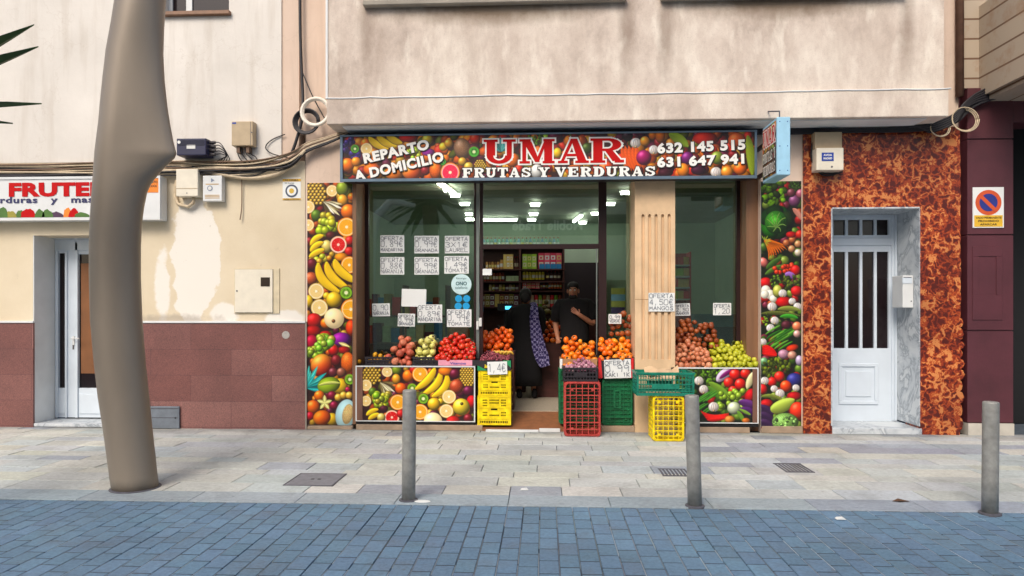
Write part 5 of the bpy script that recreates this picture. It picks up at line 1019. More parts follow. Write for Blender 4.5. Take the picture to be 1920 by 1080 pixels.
def heap(kind, name, label, cat, group, xa, xb, y0, y1, z0, z1, d, rows, layers=2, jit=.5, taper=0.0, mound=.035):
    k = 0
    for L_ in range(layers):
        for j in range(rows):
            t = j / max(1, rows - 1); y = y0 + (y1 - y0) * t + L_ * d * .4; z = z0 + (z1 - z0) * (t ** .85) - L_ * d * .62
            ax, bx_ = xa + taper * t * (xb - xa), xb - taper * t * (xb - xa); n = max(1, int((bx_ - ax) / (d * .93)))
            for i in range(n):
                x = ax + (bx_ - ax) * (i + (.5 if (j + L_) % 2 else .1) + .2) / n
                if L_ == 0 and j > 1 and random.random() < .1: continue
                hump = mound * (math.sin(x * 17 + y * 5) * .6 + 1 - (2 * (x - xa) / (xb - xa) - 1) ** 2 - .6) * (.3 + t)
                o = bpy.data.objects.new(name, FM[kind]); COL.objects.link(o)
                o.location = (min(bx_ - d * .45, max(ax + d * .3, x + random.uniform(-1, 1) * d * jit * .4)), y + random.uniform(-1, 1) * d * jit * .4, z + hump + random.uniform(-1, 1) * d * jit * .45)
                o.rotation_euler = (random.uniform(-1.1, 1.1) - .5, random.uniform(-.9, .9), random.uniform(0, 6.28)); s = random.uniform(.8, 1.13); o.scale = (s * random.uniform(.93, 1.05), s * random.uniform(.93, 1.05), s * random.uniform(.9, 1.06))
                tag(o, label, cat, group); k += 1
    return k
heap('tomato', 'tomato', 'red tomato in the heap right of the pale apples', 'tomato', 'tomatoes heaped on the stand', X(818, .1), X(894, .2), .05, .36, zl + .09, zl + .32, .074, 6, 2, taper=.06)
heap('apple', 'apple', 'pale yellow green apple heaped between pomegranates and tomatoes', 'apple', 'pale apples on the stand', X(778, .1), X(818, .2), .07, .34, zl + .09, zl + .3, .082, 5, 2, taper=.04)
heap('pomegranate', 'pomegranate', 'ruddy pomegranate heaped left of the pale apples', 'pomegranate', 'pomegranates on the stand', X(736, .05), X(776, .15), .04, .34, zl + .055, zl + .31, .094, 5, 2, taper=.08)
heap('pomegranate', 'pomegranate', 'ruddy pomegranate heaped left of the pale apples', 'pomegranate', 'pomegranates on the stand', X(722, .2), X(742, .2), .2, .3, zl + .1, zl + .17, .094, 2, 1)
heap('lemon', 'lemon', 'orange yellow lemon lying in or beside the first black tray', 'lemon', 'lemons in the black tray', X(690, .1), X(733, .1), .1, .24, zl + .06, zl + .09, .076, 2, 1)
heap('lemon', 'lemon', 'orange yellow lemon lying in or beside the first black tray', 'lemon', 'lemons in the black tray', X(669, .1), X(686, .1), .08, .1, zl + .035, zl + .035, .072, 1, 1)
zr = RS[2] + .002
heap('onion', 'onion', 'pinkish brown onion in the heap beside the yellow limes', 'onion', 'onions on the vegetable stand', X(1262, .1), X(1334, .1), .02, .3, zr + .035, zr + .26, .07, 6, 2, taper=.02)
heap('lime', 'lime', 'yellow green lime heaped on the corner of the vegetable stand', 'lime', 'limes on the vegetable stand', X(1334, .08), X(1419, .08), .02, .34, zr + .032, zr + .27, .064, 7, 2, taper=.08)
heap('netonion', 'onion', 'dark brown onion piled against the window glass right of the column', 'onion', 'brown onions against the glass', X(1262, .36), X(1348, .36), .3, .385, zr + .25, zr + .52, .072, 6, 1, taper=.1)
heap('netonion', 'onion', 'dark brown onion piled against the narrow pane left of the column', 'onion', 'brown onions beside the column', X(1142, .36), X(1186, .36), .36, .39, 1.2, 1.42, .072, 4, 1)
heap('persimmon', 'persimmon', 'orange persimmon heaped in the two cartons beside the column', 'persimmon', 'persimmons in the cartons', X(1124, .1), X(1187, .1), .03, .36, zpc + hpc - .005, Z(640, .36, 1150), .08, 6, 2)
heap('persimmon', 'persimmon', 'orange persimmon heaped in the two cartons beside the column', 'persimmon', 'persimmons in the cartons', X(1054, .1), X(1120, .1), .03, .36, Z(683, .03, 1090), Z(641, .36, 1090), .08, 6, 2, taper=.03)
heap('orange', 'orange', 'orange in the box inside the doorway behind the grapes', 'orange', 'oranges inside the doorway', X(902, .75), X(962, .75), .68, .98, 1.02, 1.22, .08, 5, 2)
heap('grape', 'grape', 'small dark red grape in the black and green carton', 'grape', 'red grapes in the carton', cxl - cw_ * .46, cxl + cw_ * .46, yc - .15, yc + .12, zg + hg - .0, zg + hg + .06, .026, 8, 1, .6)
heap('garlic', 'garlic_bulb', 'purple garlic bulb in the shallow black crate', 'garlic', 'purple garlic in the black crate', X(1060, yr + .1), X(1118, yr + .1), yr + .07, yr + .32, hr + hk + .0, hr + hk + .04, .052, 5, 2, .4)
for i in range(5):
    x = cxl - .06 + .05 * i; tag(obj('banana', MB().tube([(x + .03 * math.sin(a * 2.2), yc + .12 + .02 * i % 2, zg + hg + .05 + .05 * math.sin(a * 3.1)) if False else (x + .09 * a, yc + .13, zg + hg + .05 + .04 * math.sin(a * 3.1)) for a in (0, .2, .4, .6, .8, 1)], [.008, .016, .018, .018, .015, .006], 8), M('banana skin', (214, 170, 60), .5, .15, 14), smooth=True), 'dull yellow banana lying behind the red grapes', 'banana', 'bananas behind the grapes')
mel = MB().ball((X(860, .62), .66, 1.2), .15, .15, .125, 18); tag(obj('melon', mel, M('netted melon rind', (196, 130, 84), .6, .15, 40, .4, 90), smooth=True), 'round tan melon behind the glass above the tomatoes', 'melon')
obj_shelf = MB().box(X(692, .5), X(889, .5), .47, 1.0, .2, 1.06); tag(obj('window_shelf', obj_shelf, MAT['shelf']), 'dark shelf inside the price card window holding the melon', 'shelf')
tag(obj('window_shelf', MB().box(X(1262, .5), X(1380, .5), .47, 1.0, .2, .98), MAT['shelf']), 'dark shelf inside the window right of the column under brown onions', 'shelf')
tag(obj('window_shelf', MB().box(X(1139, .5), X(1186, .5), .47, .8, .2, 1.09), MAT['shelf']), 'narrow dark shelf behind the pane left of the column', 'shelf')
tag(obj('carton', MB().box(X(900, .7), X(964, .7), .62, 1.06, .175, .95), MAT['shelf']), 'dark box under the oranges inside the doorway', 'box')

# ------------------------------------------------------------------ price cards, stickers
def card(pa, pb, lines, label, Y, hts=None, tilt=0.0, name='price_card', cat='price card', wd=.0055, group=None):
    x0, x1, z0, z1 = prect(pa, pb, Y); root = thing(name, label, cat, ((x0 + x1) / 2, Y, z0), group)
    m = MB(); n = 6; vs = []; cx, cz = (x0 + x1) / 2, (z0 + z1) / 2
    for j in range(3):
        for i in range(n + 1):
            bulge = -.004 * math.sin(math.pi * i / n) * (1 if j != 1 else .4); vs.append((x0 + (x1 - x0) * i / n, bulge, z0 + (z1 - z0) * j / 2))
    fs_ = [(j * (n + 1) + i, j * (n + 1) + i + 1, (j + 1) * (n + 1) + i + 1, (j + 1) * (n + 1) + i) for j in range(2) for i in range(n)]
    m.add(vs, fs_); m.add([(v[0], v[1] + .0012, v[2]) for v in vs], [tuple(reversed(f)) for f in fs_])
    t = MB(); 
    if lines: scribble(t, lines, x0 + .015, x1 - .015, z0 + .012, z1 - .012, -.0062, wd, hts)
    T = Matrix.Translation((cx, Y, cz)) @ Matrix.Rotation(-tilt, 4, 'Y') @ Matrix.Translation((-cx, 0, -cz))
    obj('paper', m.xf(T), MAT['paper'], root)
    if lines: obj('handwriting', t.xf(T), MAT['ink'], root)
    return root
YC = YG - .012
hts = [1, 1.5, .9]
card((713, 441), (758, 474), ['OFERTA', '0,89€', 'MANDARINA'], 'top left price card on the window glass, reading 0,89', YC, hts)
card((777, 442), (823, 475), ['OFERTA', '0,99€', 'GRANADA'], 'top middle price card on the window glass, reading 0,99', YC, hts)
card((834, 442), (880, 475), ['OFERTA', '3X1€', 'LAUREL'], 'top right price card on the window glass, reading 3X1', YC, hts)
card((713, 482), (758, 515), ['OFERTA', '0,88€', 'NARANJA'], 'price card reading 0,88 directly below the 0,89 card', YC, hts)
card((777, 482), (823, 515), ['OFERTA', '0,99€', 'GRANADA'], 'second row middle price card, directly below the top 0,99 card', YC, hts)
card((833, 480), (879, 513), ['OFERTA', '1,49€', 'TOMATE'], 'price card reading 1,49 above the round sticker', YC, hts)
card((753, 542), (799, 575), [], 'blank white card on the window glass below the price cards', YC, name='blank_card', tilt=R(-1.5))
card((698, 569), (731, 593), ['0,90', 'NARANJA'], 'small price card low on the window nearest the brown jamb', YC, [1.4, .8], R(1))
card((746, 588), (778, 612), ['OFERTA', '0,99€', 'GRANADA'], 'small price card just below the blank card', YC, hts, R(-1.5))
card((783, 571), (829, 605), ['OFERTA', '0,89€', 'MANDARINA'], 'price card overlapping the corner of the blank card', YC - .004, hts)
card((838, 580), (884, 613), ['OFERTA', '0,99€', 'TOMATE'], 'price card below the four blue dots, reading 0,99', YC - .004, hts)
card((1216, 549), (1265, 584), ['OFERTA', '4,50€', 'MANGOS'], 'white price card on the fluted column, reading 4,50', -.042, hts)
card((1266, 569), (1294, 592), ['OFERTA', '2,50', 'MANGOS'], 'price card on the glass touching the column edge', YC, hts, R(2))
card((1337, 568), (1371, 591), ['OFERTA', '1,20'], 'price card alone in the middle of the pane right of the column', YC, [1, 1.4])
card((1141, 589), (1165, 607), ['0,99', 'VERDE'], 'tiny price card on the narrow pane left of the column', .3, [1.2, 1])
card((914, 678), (951, 702), ['1,4€'], 'white price card pinned on the grape carton, reading 1,4', yc - .2, None, R(2))
card((1133, 674), (1183, 709), ['OFERTA', '0,99', 'KAKI 1K'], 'white price card on the red edged persimmon carton', -.012, hts, R(2), wd=.006)
card((905, 504), (922, 516), [], 'small blank card on the door edge', YC - .03, name='blank_card')
def disc(m, cx, cz, r, y0, y1, n=28): return m.poly([(cx + r * math.cos(2 * math.pi * i / n), cz + r * math.sin(2 * math.pi * i / n)) for i in range(n)], y0, y1)
rx, rz, rr = X(865, YC), Z(533, YC, 865), (X(884, YC) - X(846, YC)) / 2
st_ = thing('round_sticker', 'round pale sticker with dark lettering above the four blue dots', 'sticker', (rx, YC, rz - rr)); obj('disc', disc(MB(), rx, rz, rr, YC, YC + .004), M('pale blue sticker', (196, 222, 224), .5), st_)
t = MB(); text(t, 'ONO', rx, rz + .01, rr * 1.1, .05, YC - .003, .03); text(t, 'telefonia', rx, rz - .045, rr * 1.2, .035, YC - .003); text(t, 'Recargas', rx, rz + .075, rr, .03, YC - .003); obj('lettering', t, M('teal ink', (30, 90, 96), .6), st_)
for px_, py_ in ((860, 560), (875, 560), (859, 574), (874, 574)):
    q = P(px_, py_, YC); tag(obj('blue_dot', disc(MB(), q.x, q.z, .047, YC, YC + .003, 20), MAT['cyan']), 'bright blue round sticker in the square of four on the window', 'sticker', 'four blue dots on the glass')

# ------------------------------------------------------------------ shop interior
def tubelight(pa, pb, label):
    a, b = P(pa[0], pa[1], 0), P(pb[0], pb[1], 0)
    def onceil(px, py): u = (px - 960) / F; v = -(py - HZ) / F; t = (CZ - .05 - H) / v; return Vector((t * (u * math.cos(YAW) - math.sin(YAW)), -D + t * (u * math.sin(YAW) + math.cos(YAW)), CZ - .05))
    A, B = onceil(*pa), onceil(*pb)
    root = thing('tube_light', label, 'ceiling light', ((A + B) / 2), 'lit tubes on the shop ceiling')
    obj('tube', MB().tube([A, B], .028, 8), MAT['lamp'], root)
    dd = (B - A).normalized(); obj('fitting', MB().tube([A - dd * .03 + Vector((0, 0, .035)), B + dd * .03 + Vector((0, 0, .035))], .03, 6), MAT['white'], root)
for pa, pb, l_ in (((823, 343), (852, 363), 'lit tube running inward above the price card window'), ((845, 366), (862, 366), 'short lit tube at the end of the inward running tube'), ((863, 382), (880, 382), 'short lit tube third row left of the door post'), ((873, 401), (885, 401), 'short lit tube beside the door post in the fourth row'), ((874, 411), (889, 411), 'short lit tube at the left end of the long one'), ((904, 412), (969, 412), 'longest lit tube on the shop ceiling behind the transom'), ((995, 383), (1012, 383), 'short lit tube right of the middle of the transom'), ((993, 401), (1008, 401), 'short lit tube in the fourth row behind the transom'), ((990, 412), (1004, 412), 'short lit tube in line with the longest one'), ((1076, 415), (1090, 404), 'slanting lit tube near the right door post'), ((1086, 417), (1099, 417), 'short lit tube under the slanting one'), ((1109, 400), (1121, 400), 'short lit tube touching the right door post'), ((1135, 382), (1152, 382), 'short lit tube behind the narrow pane'), ((1164, 361), (1183, 361), 'lit tube nearest the column top')):
    tubelight(pa, pb, l_)
YSH = 3.9
def sx(px): return X(px, YSH)
def szz(py): return Z(py, YSH, 980)
us = thing('shelf_unit', 'dark wooden shelf unit full of groceries at the back of the shop', 'shelf', (sx(980), YSH + .15, FZ))
boards = [462, 504, 527, 545, 575]
m = MB().box(sx(896), sx(1058), YSH + .3, YSH + .33, FZ, szz(462))
for s0 in (896, 973, 1055): m.box(sx(s0), sx(s0 + 3.5), YSH, YSH + .3, FZ, szz(462) - .02)
obj('frame', m, MAT['shelf'], us)
for b_ in boards: obj('board', MB().box(sx(893), sx(1060), YSH - .012, YSH + .3, szz(b_) - .025, szz(b_)), MAT['shelf'], us)
tag(obj('cabinet', MB().box(sx(1059), sx(1135), YSH + .1, YSH + .5, FZ, szz(492)), M('dark cupboard', (38, 26, 34), .5, .15, 3)), 'tall dark cupboard beside the grocery shelf', 'cupboard')
C_ = lambda n, c: M(n, tuple(min(255, int(q * 1.2)) for q in c) if c else c, .35, .12, 14)
LAB = [M('cream label', (214, 204, 176), .5), M('white label', (220, 224, 222), .5), M('pale yellow label', (214, 200, 120), .5)]
def goods(kind, name, label, cat, group, pa, pb, py, hp, mats, n, y=YSH + .06, lab=None):
    z0 = szz(py) + .001; h_ = (szz(py - hp) - z0); a, b = sx(pa), sx(pb); w_ = (b - a) / n
    for i in range(n):
        cx = a + (i + .5) * w_; m = MB(); mm = mats[i % len(mats)]
        lm = random.choice(LAB)
        if kind == 'box':
            m.box(cx - w_ * .46, cx + w_ * .46, y, y + .12, z0, z0 + h_)
            if h_ > .1 and n < 9:
                for u_ in (.16, .58): m.box(cx - w_ * .36, cx + w_ * .36, y - .002, y - .0005, z0 + h_ * u_, z0 + h_ * (u_ + .26), 1); m.box(cx - w_ * .2, cx + w_ * .15, y - .004, y - .0025, z0 + h_ * (u_ + .06), z0 + h_ * (u_ + .18), 0)
            o = obj(name, m, [mm, lm])
        elif kind == 'bottle': r = w_ * .42; m.lathe([(r * .9, 0), (r, h_ * .05), (r, h_ * .2), (r, h_ * .48), (r, h_ * .6), (r * .4, h_ * .82), (r * .36, h_ * .9), (r * .44, h_ * .9), (r * .44, h_)], (cx, y + .06, z0), 9, 0, lambda i: 1 if i == 2 else 2 if i >= 6 else 0); o = obj(name, m, [mm, lm, MAT['redcard']], smooth=True)
        else: r = w_ * .45; m.lathe([(r * .92, 0), (r, h_ * .04), (r, h_ * .25), (r, h_ * .6), (r, h_ * .78), (r * .86, h_ * .84), (r * .9, h_ * .85), (r * .9, h_)], (cx, y + .06, z0), 9, 0, lambda i: 1 if i == 2 else 0); o = obj(name, m, [mm, lm])
        tag(o, label, cat, group)
goods('bottle', 'bottle', 'clear blue green bottle in the row on top of the shelf', 'bottle', 'bottles on top of the shelf', 902, 1050, 462, 18, [C_('blue bottle', (70, 130, 150)), C_('green bottle', (90, 150, 130)), C_('teal bottle', (70, 120, 110))], 20)
goods('jar', 'jar', 'small golden jar at the left of the top shelf', 'jar', 'golden jars on the top shelf', 909, 936, 504, 14, [C_('gold jar', (170, 130, 70)), C_('amber jar', (120, 80, 40))], 5)
goods('box', 'packet', 'tan packet in the middle of the top left shelf', 'packet', 'tan packets on the top shelf', 943, 962, 504, 28, [C_('tan packet', (180, 156, 84))], 3)
goods('bottle', 'sauce_bottle', 'slim dark bottle at the end of the top left shelf', 'bottle', 'slim bottles on the top shelf', 963, 972, 504, 24, [C_('brown bottle', (90, 50, 40))], 2)
goods('box', 'packet', 'lime green packet on the top right shelf', 'packet', 'green packets on the top right shelf', 979, 1006, 504, 28, [C_('lime packet', (140, 176, 50)), C_('leaf packet', (110, 150, 40))], 3)
goods('box', 'packet', 'crimson packet with pale front on the top right shelf', 'packet', 'crimson packets on the top right shelf', 1009, 1054, 504, 30, [C_('crimson packet', (180, 40, 70)), C_('rose packet', (190, 70, 90))], 4)
goods('box', 'label_strip', 'blue label block on the crimson packets', 'packet', 'blue blocks on the crimson packets', 1011, 1053, 504, 9, [C_('blue packet', (40, 110, 160))], 4, YSH - .0)
goods('jar', 'jar', 'dark reddish jar on the second shelf', 'jar', 'reddish jars on the second shelf', 905, 945, 527, 16, [C_('red jar', (110, 40, 30)), C_('rust jar', (130, 60, 36))], 7)
goods('box', 'packet', 'pale green carton at the end of the second shelf', 'packet', 'pale cartons on the second shelf', 948, 972, 527, 10, [C_('pale packet', (160, 180, 140))], 3)
goods('jar', 'jar', 'yellow jar in the row of the second right shelf', 'jar', 'yellow jars on the second right shelf', 979, 1021, 524, 15, [C_('yellow jar', (180, 166, 40))], 7)
goods('bottle', 'bottle', 'dark bottle with pale label on the second right shelf', 'bottle', 'dark bottles on the second right shelf', 1023, 1052, 524, 16, [C_('dark bottle', (70, 40, 40))], 4)
goods('box', 'packet', 'bright red packet on the third right shelf', 'packet', 'red packets on the third shelf', 979, 1012, 541, 12, [C_('red packet', (190, 40, 50)), C_('pink packet', (190, 80, 90))], 4)
goods('jar', 'jar', 'orange jar on the third right shelf', 'jar', 'orange jars on the third shelf', 1028, 1054, 541, 12, [C_('orange jar', (180, 80, 30))], 5)
goods('jar', 'jar', 'small mixed jar on the third left shelf', 'jar', 'mixed jars on the third left shelf', 915, 972, 545, 12, [C_('cream jar', (170, 150, 120)), C_('olive jar', (120, 110, 40)), C_('plum jar', (90, 40, 60))], 9)
goods('box', 'packet', 'mixed packet in the dim lower left shelf', 'packet', 'mixed packets on the lower left shelf', 900, 972, 575, 24, [C_('rust packet', (120, 70, 40)), C_('olive jar', 0), C_('plum jar', 0), C_('tan packet', 0), C_('red jar', 0)], 8)
goods('jar', 'jar', 'mixed jar in the dim lower right shelf', 'jar', 'mixed jars on the lower right shelf', 979, 1054, 575, 22, [C_('leaf packet', 0), C_('rust jar', 0), C_('cream jar', 0), C_('red packet', 0)], 10)
goods('jar', 'jar', 'golden jar between the jars and tan packets of the top left shelf', 'jar', 'golden jars beside the tan packets', 936, 943, 504, 18, [C_('gold jar', 0)], 1)
goods('jar', 'jar', 'small dark jar between red packets and orange jars', 'jar', 'dark jars on the third right shelf', 1013, 1027, 541, 11, [C_('plum jar', 0), C_('rust jar', 0)], 3)
# produce island and counter inside
cn = thing('counter', 'dark shop counter inside the doorway under the weighing scale', 'counter', (X(938, 2.6), 2.8, FZ))
obj('body', MB().box(X(898, 2.6), X(985, 2.6), 2.62, 3.1, FZ, 1.1), MAT['shelf'], cn); obj('top', MB().box(X(895, 2.6), X(988, 2.6), 2.58, 3.14, 1.1, 1.14), C_('counter top', (90, 70, 56)), cn)
sc_ = thing('weighing_scale', 'black weighing scale with a lit blue display on the counter', 'scale', (X(946, 2.7), 2.75, 1.141))
obj('body', MB().box(X(931, 2.65), X(961, 2.65), 2.66, 2.95, 1.141, 1.26).box(X(944, 2.7), X(948, 2.7), 2.8, 2.86, 1.26, 1.5).box(X(932, 2.65), X(962, 2.65), 2.72, 2.8, Z(583, 2.65, 946), Z(569, 2.65, 946)), MAT['blackcrate'], sc_)
obj('display', MB().box(X(947, 2.65), X(960, 2.65), 2.708, 2.719, Z(580, 2.65, 953), Z(574, 2.65, 953)), MAT['screen'], sc_)
isl = thing('produce_rack', 'stepped rack of loose greens and oranges behind the customer', 'rack', (X(1035, 2.2), 2.4, FZ))
obj('steps', MB().box(X(1004, 2.2), X(1120, 2.2), 2.0, 2.5, FZ, 1.0).box(X(1004, 2.2), X(1120, 2.2), 2.5, 2.9, FZ, 1.3), MAT['shelf'], isl)
heap('orange', 'orange', 'orange on the stepped rack behind the customer', 'orange', 'oranges on the rack', X(1012, 2.1), X(1062, 2.1), 2.05, 2.45, 1.04, 1.3, .084, 5, 1)
heap('green', 'vegetable', 'dull green vegetable on the upper step of the rack', 'vegetable', 'greens on the rack', X(1006, 2.5), X(1052, 2.5), 2.52, 2.85, 1.34, 1.62, .1, 4, 1)
# racks seen through the side windows
lr = thing('side_rack', 'rack of packets along the wall behind the price card window', 'rack', (X(735, 2.0), 2.2, FZ))
m = MB()
for z in (.5, .95, 1.4): m.box(X(672, 1.9), X(835, 1.9), 2.0, 2.4, z, z + .03)
for px_ in (672, 752, 833): m.box(X(px_, 1.9), X(px_, 1.9) + .03, 2.0, 2.4, FZ, 1.9)
obj('frame', m, MAT['shelf'], lr)
for z, l_ in ((.531, 'bottom'), (.981, 'middle'), (1.431, 'top')):
    x = X(674, 1.9) + .06
    while x < X(828, 1.9):
        w_ = random.uniform(.09, .16); h_ = random.uniform(.18, .34); c_ = random.choice([C_('red packet', 0), C_('tan packet', 0), C_('plum jar', 0), C_('pale packet', 0), C_('blue packet', 0), C_('olive jar', 0), C_('rust jar', 0)])
        tag(obj('packet', MB().box(x, x + w_ * .92, 2.03, 2.2, z, z + h_), c_, bevel=.008), 'packet on the %s board of the side rack' % l_, 'packet', 'packets on the %s board of the side rack' % l_); x += w_
sn = thing('snack_rack', 'narrow rack of snack packets behind the pane right of the column', 'rack', (X(1275, 1.6), 1.7, FZ))
obj('frame', MB().box(X(1240, 1.6), X(1296, 1.6), 1.9, 1.93, FZ, Z(472, 1.6, 1275)).box(X(1240, 1.6), X(1241, 1.6) + .02, 1.6, 1.9, FZ, Z(472, 1.6, 1275)).box(X(1294, 1.6), X(1296, 1.6), 1.6, 1.9, FZ, Z(472, 1.6, 1275)), MAT['redcard'], sn)
for i, pyy in enumerate((496, 517, 538, 560)):
    obj('board', MB().box(X(1242, 1.6), X(1294, 1.6), 1.62, 1.9, Z(pyy, 1.6, 1275) - .02, Z(pyy, 1.6, 1275)), MAT['white'], sn)
    for k in range(5): x = X(1243 + k * 10, 1.6); tag(obj('snack_bag', MB().box(x, x + .085, 1.66, 1.74, Z(pyy, 1.6, 1275) + .001, Z(pyy - 15, 1.6, 1275)), random.choice([C_('red packet', 0), C_('pale packet', 0), C_('tan packet', 0), C_('lime packet', 0)]), bevel=.012), 'snack bag in the narrow red rack', 'snack bag', 'snack bags in the red rack')
fz_ = thing('chiller', 'pale blue grey chiller cabinet behind the pane right of the column', 'chiller', (X(1340, 2.4), 2.6, FZ))
obj('body', MB().box(X(1300, 2.4), X(1440, 2.4), 2.4, 3.0, FZ, 1.25), C_('chiller dark', (50, 50, 58)), fz_); obj('lid', MB().box(X(1300, 2.4), X(1440, 2.4), 2.38, 3.0, 1.25, 1.45), C_('chiller trim', (86, 116, 126)), fz_)
# hanging banner colours by the narrow pane
fl = thing('price_board', 'striped yellow and blue price board behind the narrow pane', 'board', (X(1158, 1.0), 1.0, Z(590, 1.0, 1158)))
q = prect((1146, 540), (1172, 588), 1.0)
m = MB(); hh = (q[3] - q[2]) / 4
for i in range(4): m.box(q[0], q[1], 1.0, 1.02, q[2] + i * hh + .002, q[2] + (i + 1) * hh - .002, (0, 1, 2, 1)[i])
obj('stripes', m, [C_('violet board', (70, 60, 100)), C_('olive board', (150, 150, 80)), C_('sky board', (110, 150, 180))], fl)

# ------------------------------------------------------------------ people
def skin_mesh(name, verts, edges, mat, parent, root=0, sub=2, smooth=True):
    """verts: (x,y,z,rx[,ry]) joined by edges, grown with the Skin modifier into one continuous surface"""
    me = bpy.data.meshes.new(name); me.from_pydata([v[:3] for v in verts], edges, []); o = bpy.data.objects.new(name, me); COL.objects.link(o)
    sk = o.modifiers.new('skin', 'SKIN'); sk.use_smooth_shade = True
    for i, v in enumerate(verts):
        d = me.skin_vertices[0].data[i]; d.radius = (v[3], v[4] if len(v) > 4 else v[3]); d.use_root = (i == root)
    ss = o.modifiers.new('sub', 'SUBSURF'); ss.levels = ss.render_levels = sub
    me2 = bpy.data.meshes.new_from_object(o.evaluated_get(bpy.context.evaluated_depsgraph_get())); me2.name = name
    o.modifiers.clear(); o.data = me2; bpy.data.meshes.remove(me)
    me2.materials.clear(); 
    for q in (mat if isinstance(mat, list) else [mat]): me2.materials.append(q)
    me2.polygons.foreach_set('use_smooth', [True] * len(me2.polygons)); o.parent = parent; ORG[o.name] = ORG[parent.name]; return o
def hand(V, E, wrist, d, side, curl=.5, up=Vector((0, 0, 1))):
    """palm and five fingers added to the skeleton after vertex index wrist; d points along the hand, side towards the thumb"""
    w0 = Vector(V[wrist][:3]); d = d.normalized(); side = (side - d * side.dot(d)).normalized(); nrm = d.cross(side).normalized()
    V.append((*(w0 + d * .05), .026, .017)); p = len(V) - 1; E.append((wrist, p))
    for i, (off, ln) in enumerate(((.03, .07), (.01, .078), (-.01, .072), (-.028, .056))):
        b = w0 + d * .085 + side * off; V.append((*b, .0095)); k = len(V) - 1; E.append((p, k)); dd = d; q = b
        for s_ in range(2):
            dd = (dd + nrm * curl * (.6 + .5 * s_)).normalized(); q = q + dd * ln * .5; V.append((*q, .0085 - .001 * s_)); E.append((k, len(V) - 1)); k = len(V) - 1
    b = w0 + d * .03 + side * .034; V.append((*b, .011)); E.append((p, len(V) - 1)); k = len(V) - 1
    V.append((*(b + (d * .7 + side * .6 + nrm * .3).normalized() * .045), .009)); E.append((k, len(V) - 1))
def head(V, E, neck, hc, f):
    """skull and jaw over the neck vertex; f is the facing direction"""
    up = Vector((0, 0, 1)); hc = Vector(hc)
    a = len(V); V.append((*(hc - up * .07 + f * .02), .062, .066)); V.append((*(hc + up * .0 + f * .005), .078, .092)); V.append((*(hc + up * .065 - f * .01), .062, .07)); E += [(neck, a), (a, a + 1), (a + 1, a + 2)]
def face(parent, hc, f, beard=False, skin=None):
    hc = Vector(hc); s = Vector((f.y, -f.x, 0)).normalized(); up = Vector((0, 0, 1)); m = MB()
    for k in (-1, 1):
        m2 = MB().ball(hc + f * .088 + s * .032 * k + up * .012, .0125, n=10); obj('eye', m2, C_('eye white', (210, 200, 190)), parent, smooth=True)
        obj('pupil', MB().ball(hc + f * .098 + s * .032 * k + up * .012, .0058, n=8), MAT['black'], parent)
        obj('eyebrow', MB().tube([hc + f * .094 + s * .014 * k + up * .03, hc + f * .092 + s * .034 * k + up * .037, hc + f * .078 + s * .054 * k + up * .03], [.004, .006, .003], 6), MAT['hair'], parent)
        obj('ear', MB().ball(hc + s * .082 * k - f * .005, .014 if abs(s.x) > .7 else .02, .02, .032, 10), skin or MAT['skin'], parent, smooth=True)
    obj('nose', MB().tube([hc + f * .09 + up * .018, hc + f * .106 - up * .012, hc + f * .112 - up * .026, hc + f * .088 - up * .034], [.008, .012, .015, .008], 8), skin or MAT['skin'], parent, smooth=True)
    obj('mouth', MB().tube([hc + f * .086 - s * .026 - up * .058, hc + f * .098 - up * .056, hc + f * .086 + s * .026 - up * .058], [.004, .007, .004], 6), C_('lips', (130, 62, 56)), parent, smooth=True)
def loft(rings, n=20):
    """rings of (cx,cy,z,rx,ry): a garment closed at both ends"""
    m = MB(); vs, fs = [], []
    for k, (cx, cy, z, rx_, ry_) in enumerate(rings):
        for i in range(n): a = 2 * math.pi * i / n; w_ = 1 + .035 * math.sin(a * 7 + k * .2) * (k / len(rings)); vs.append((cx + rx_ * w_ * math.cos(a), cy + ry_ * w_ * math.sin(a), z))
    for k in range(len(rings) - 1):
        for i in range(n): i2 = (i + 1) % n; fs.append((k * n + i, (k + 1) * n + i, (k + 1) * n + i2, k * n + i2))
    fs += [tuple(range(n)), tuple(range(len(rings) * n - 1, (len(rings) - 1) * n - 1, -1))]; return m.add(vs, fs)
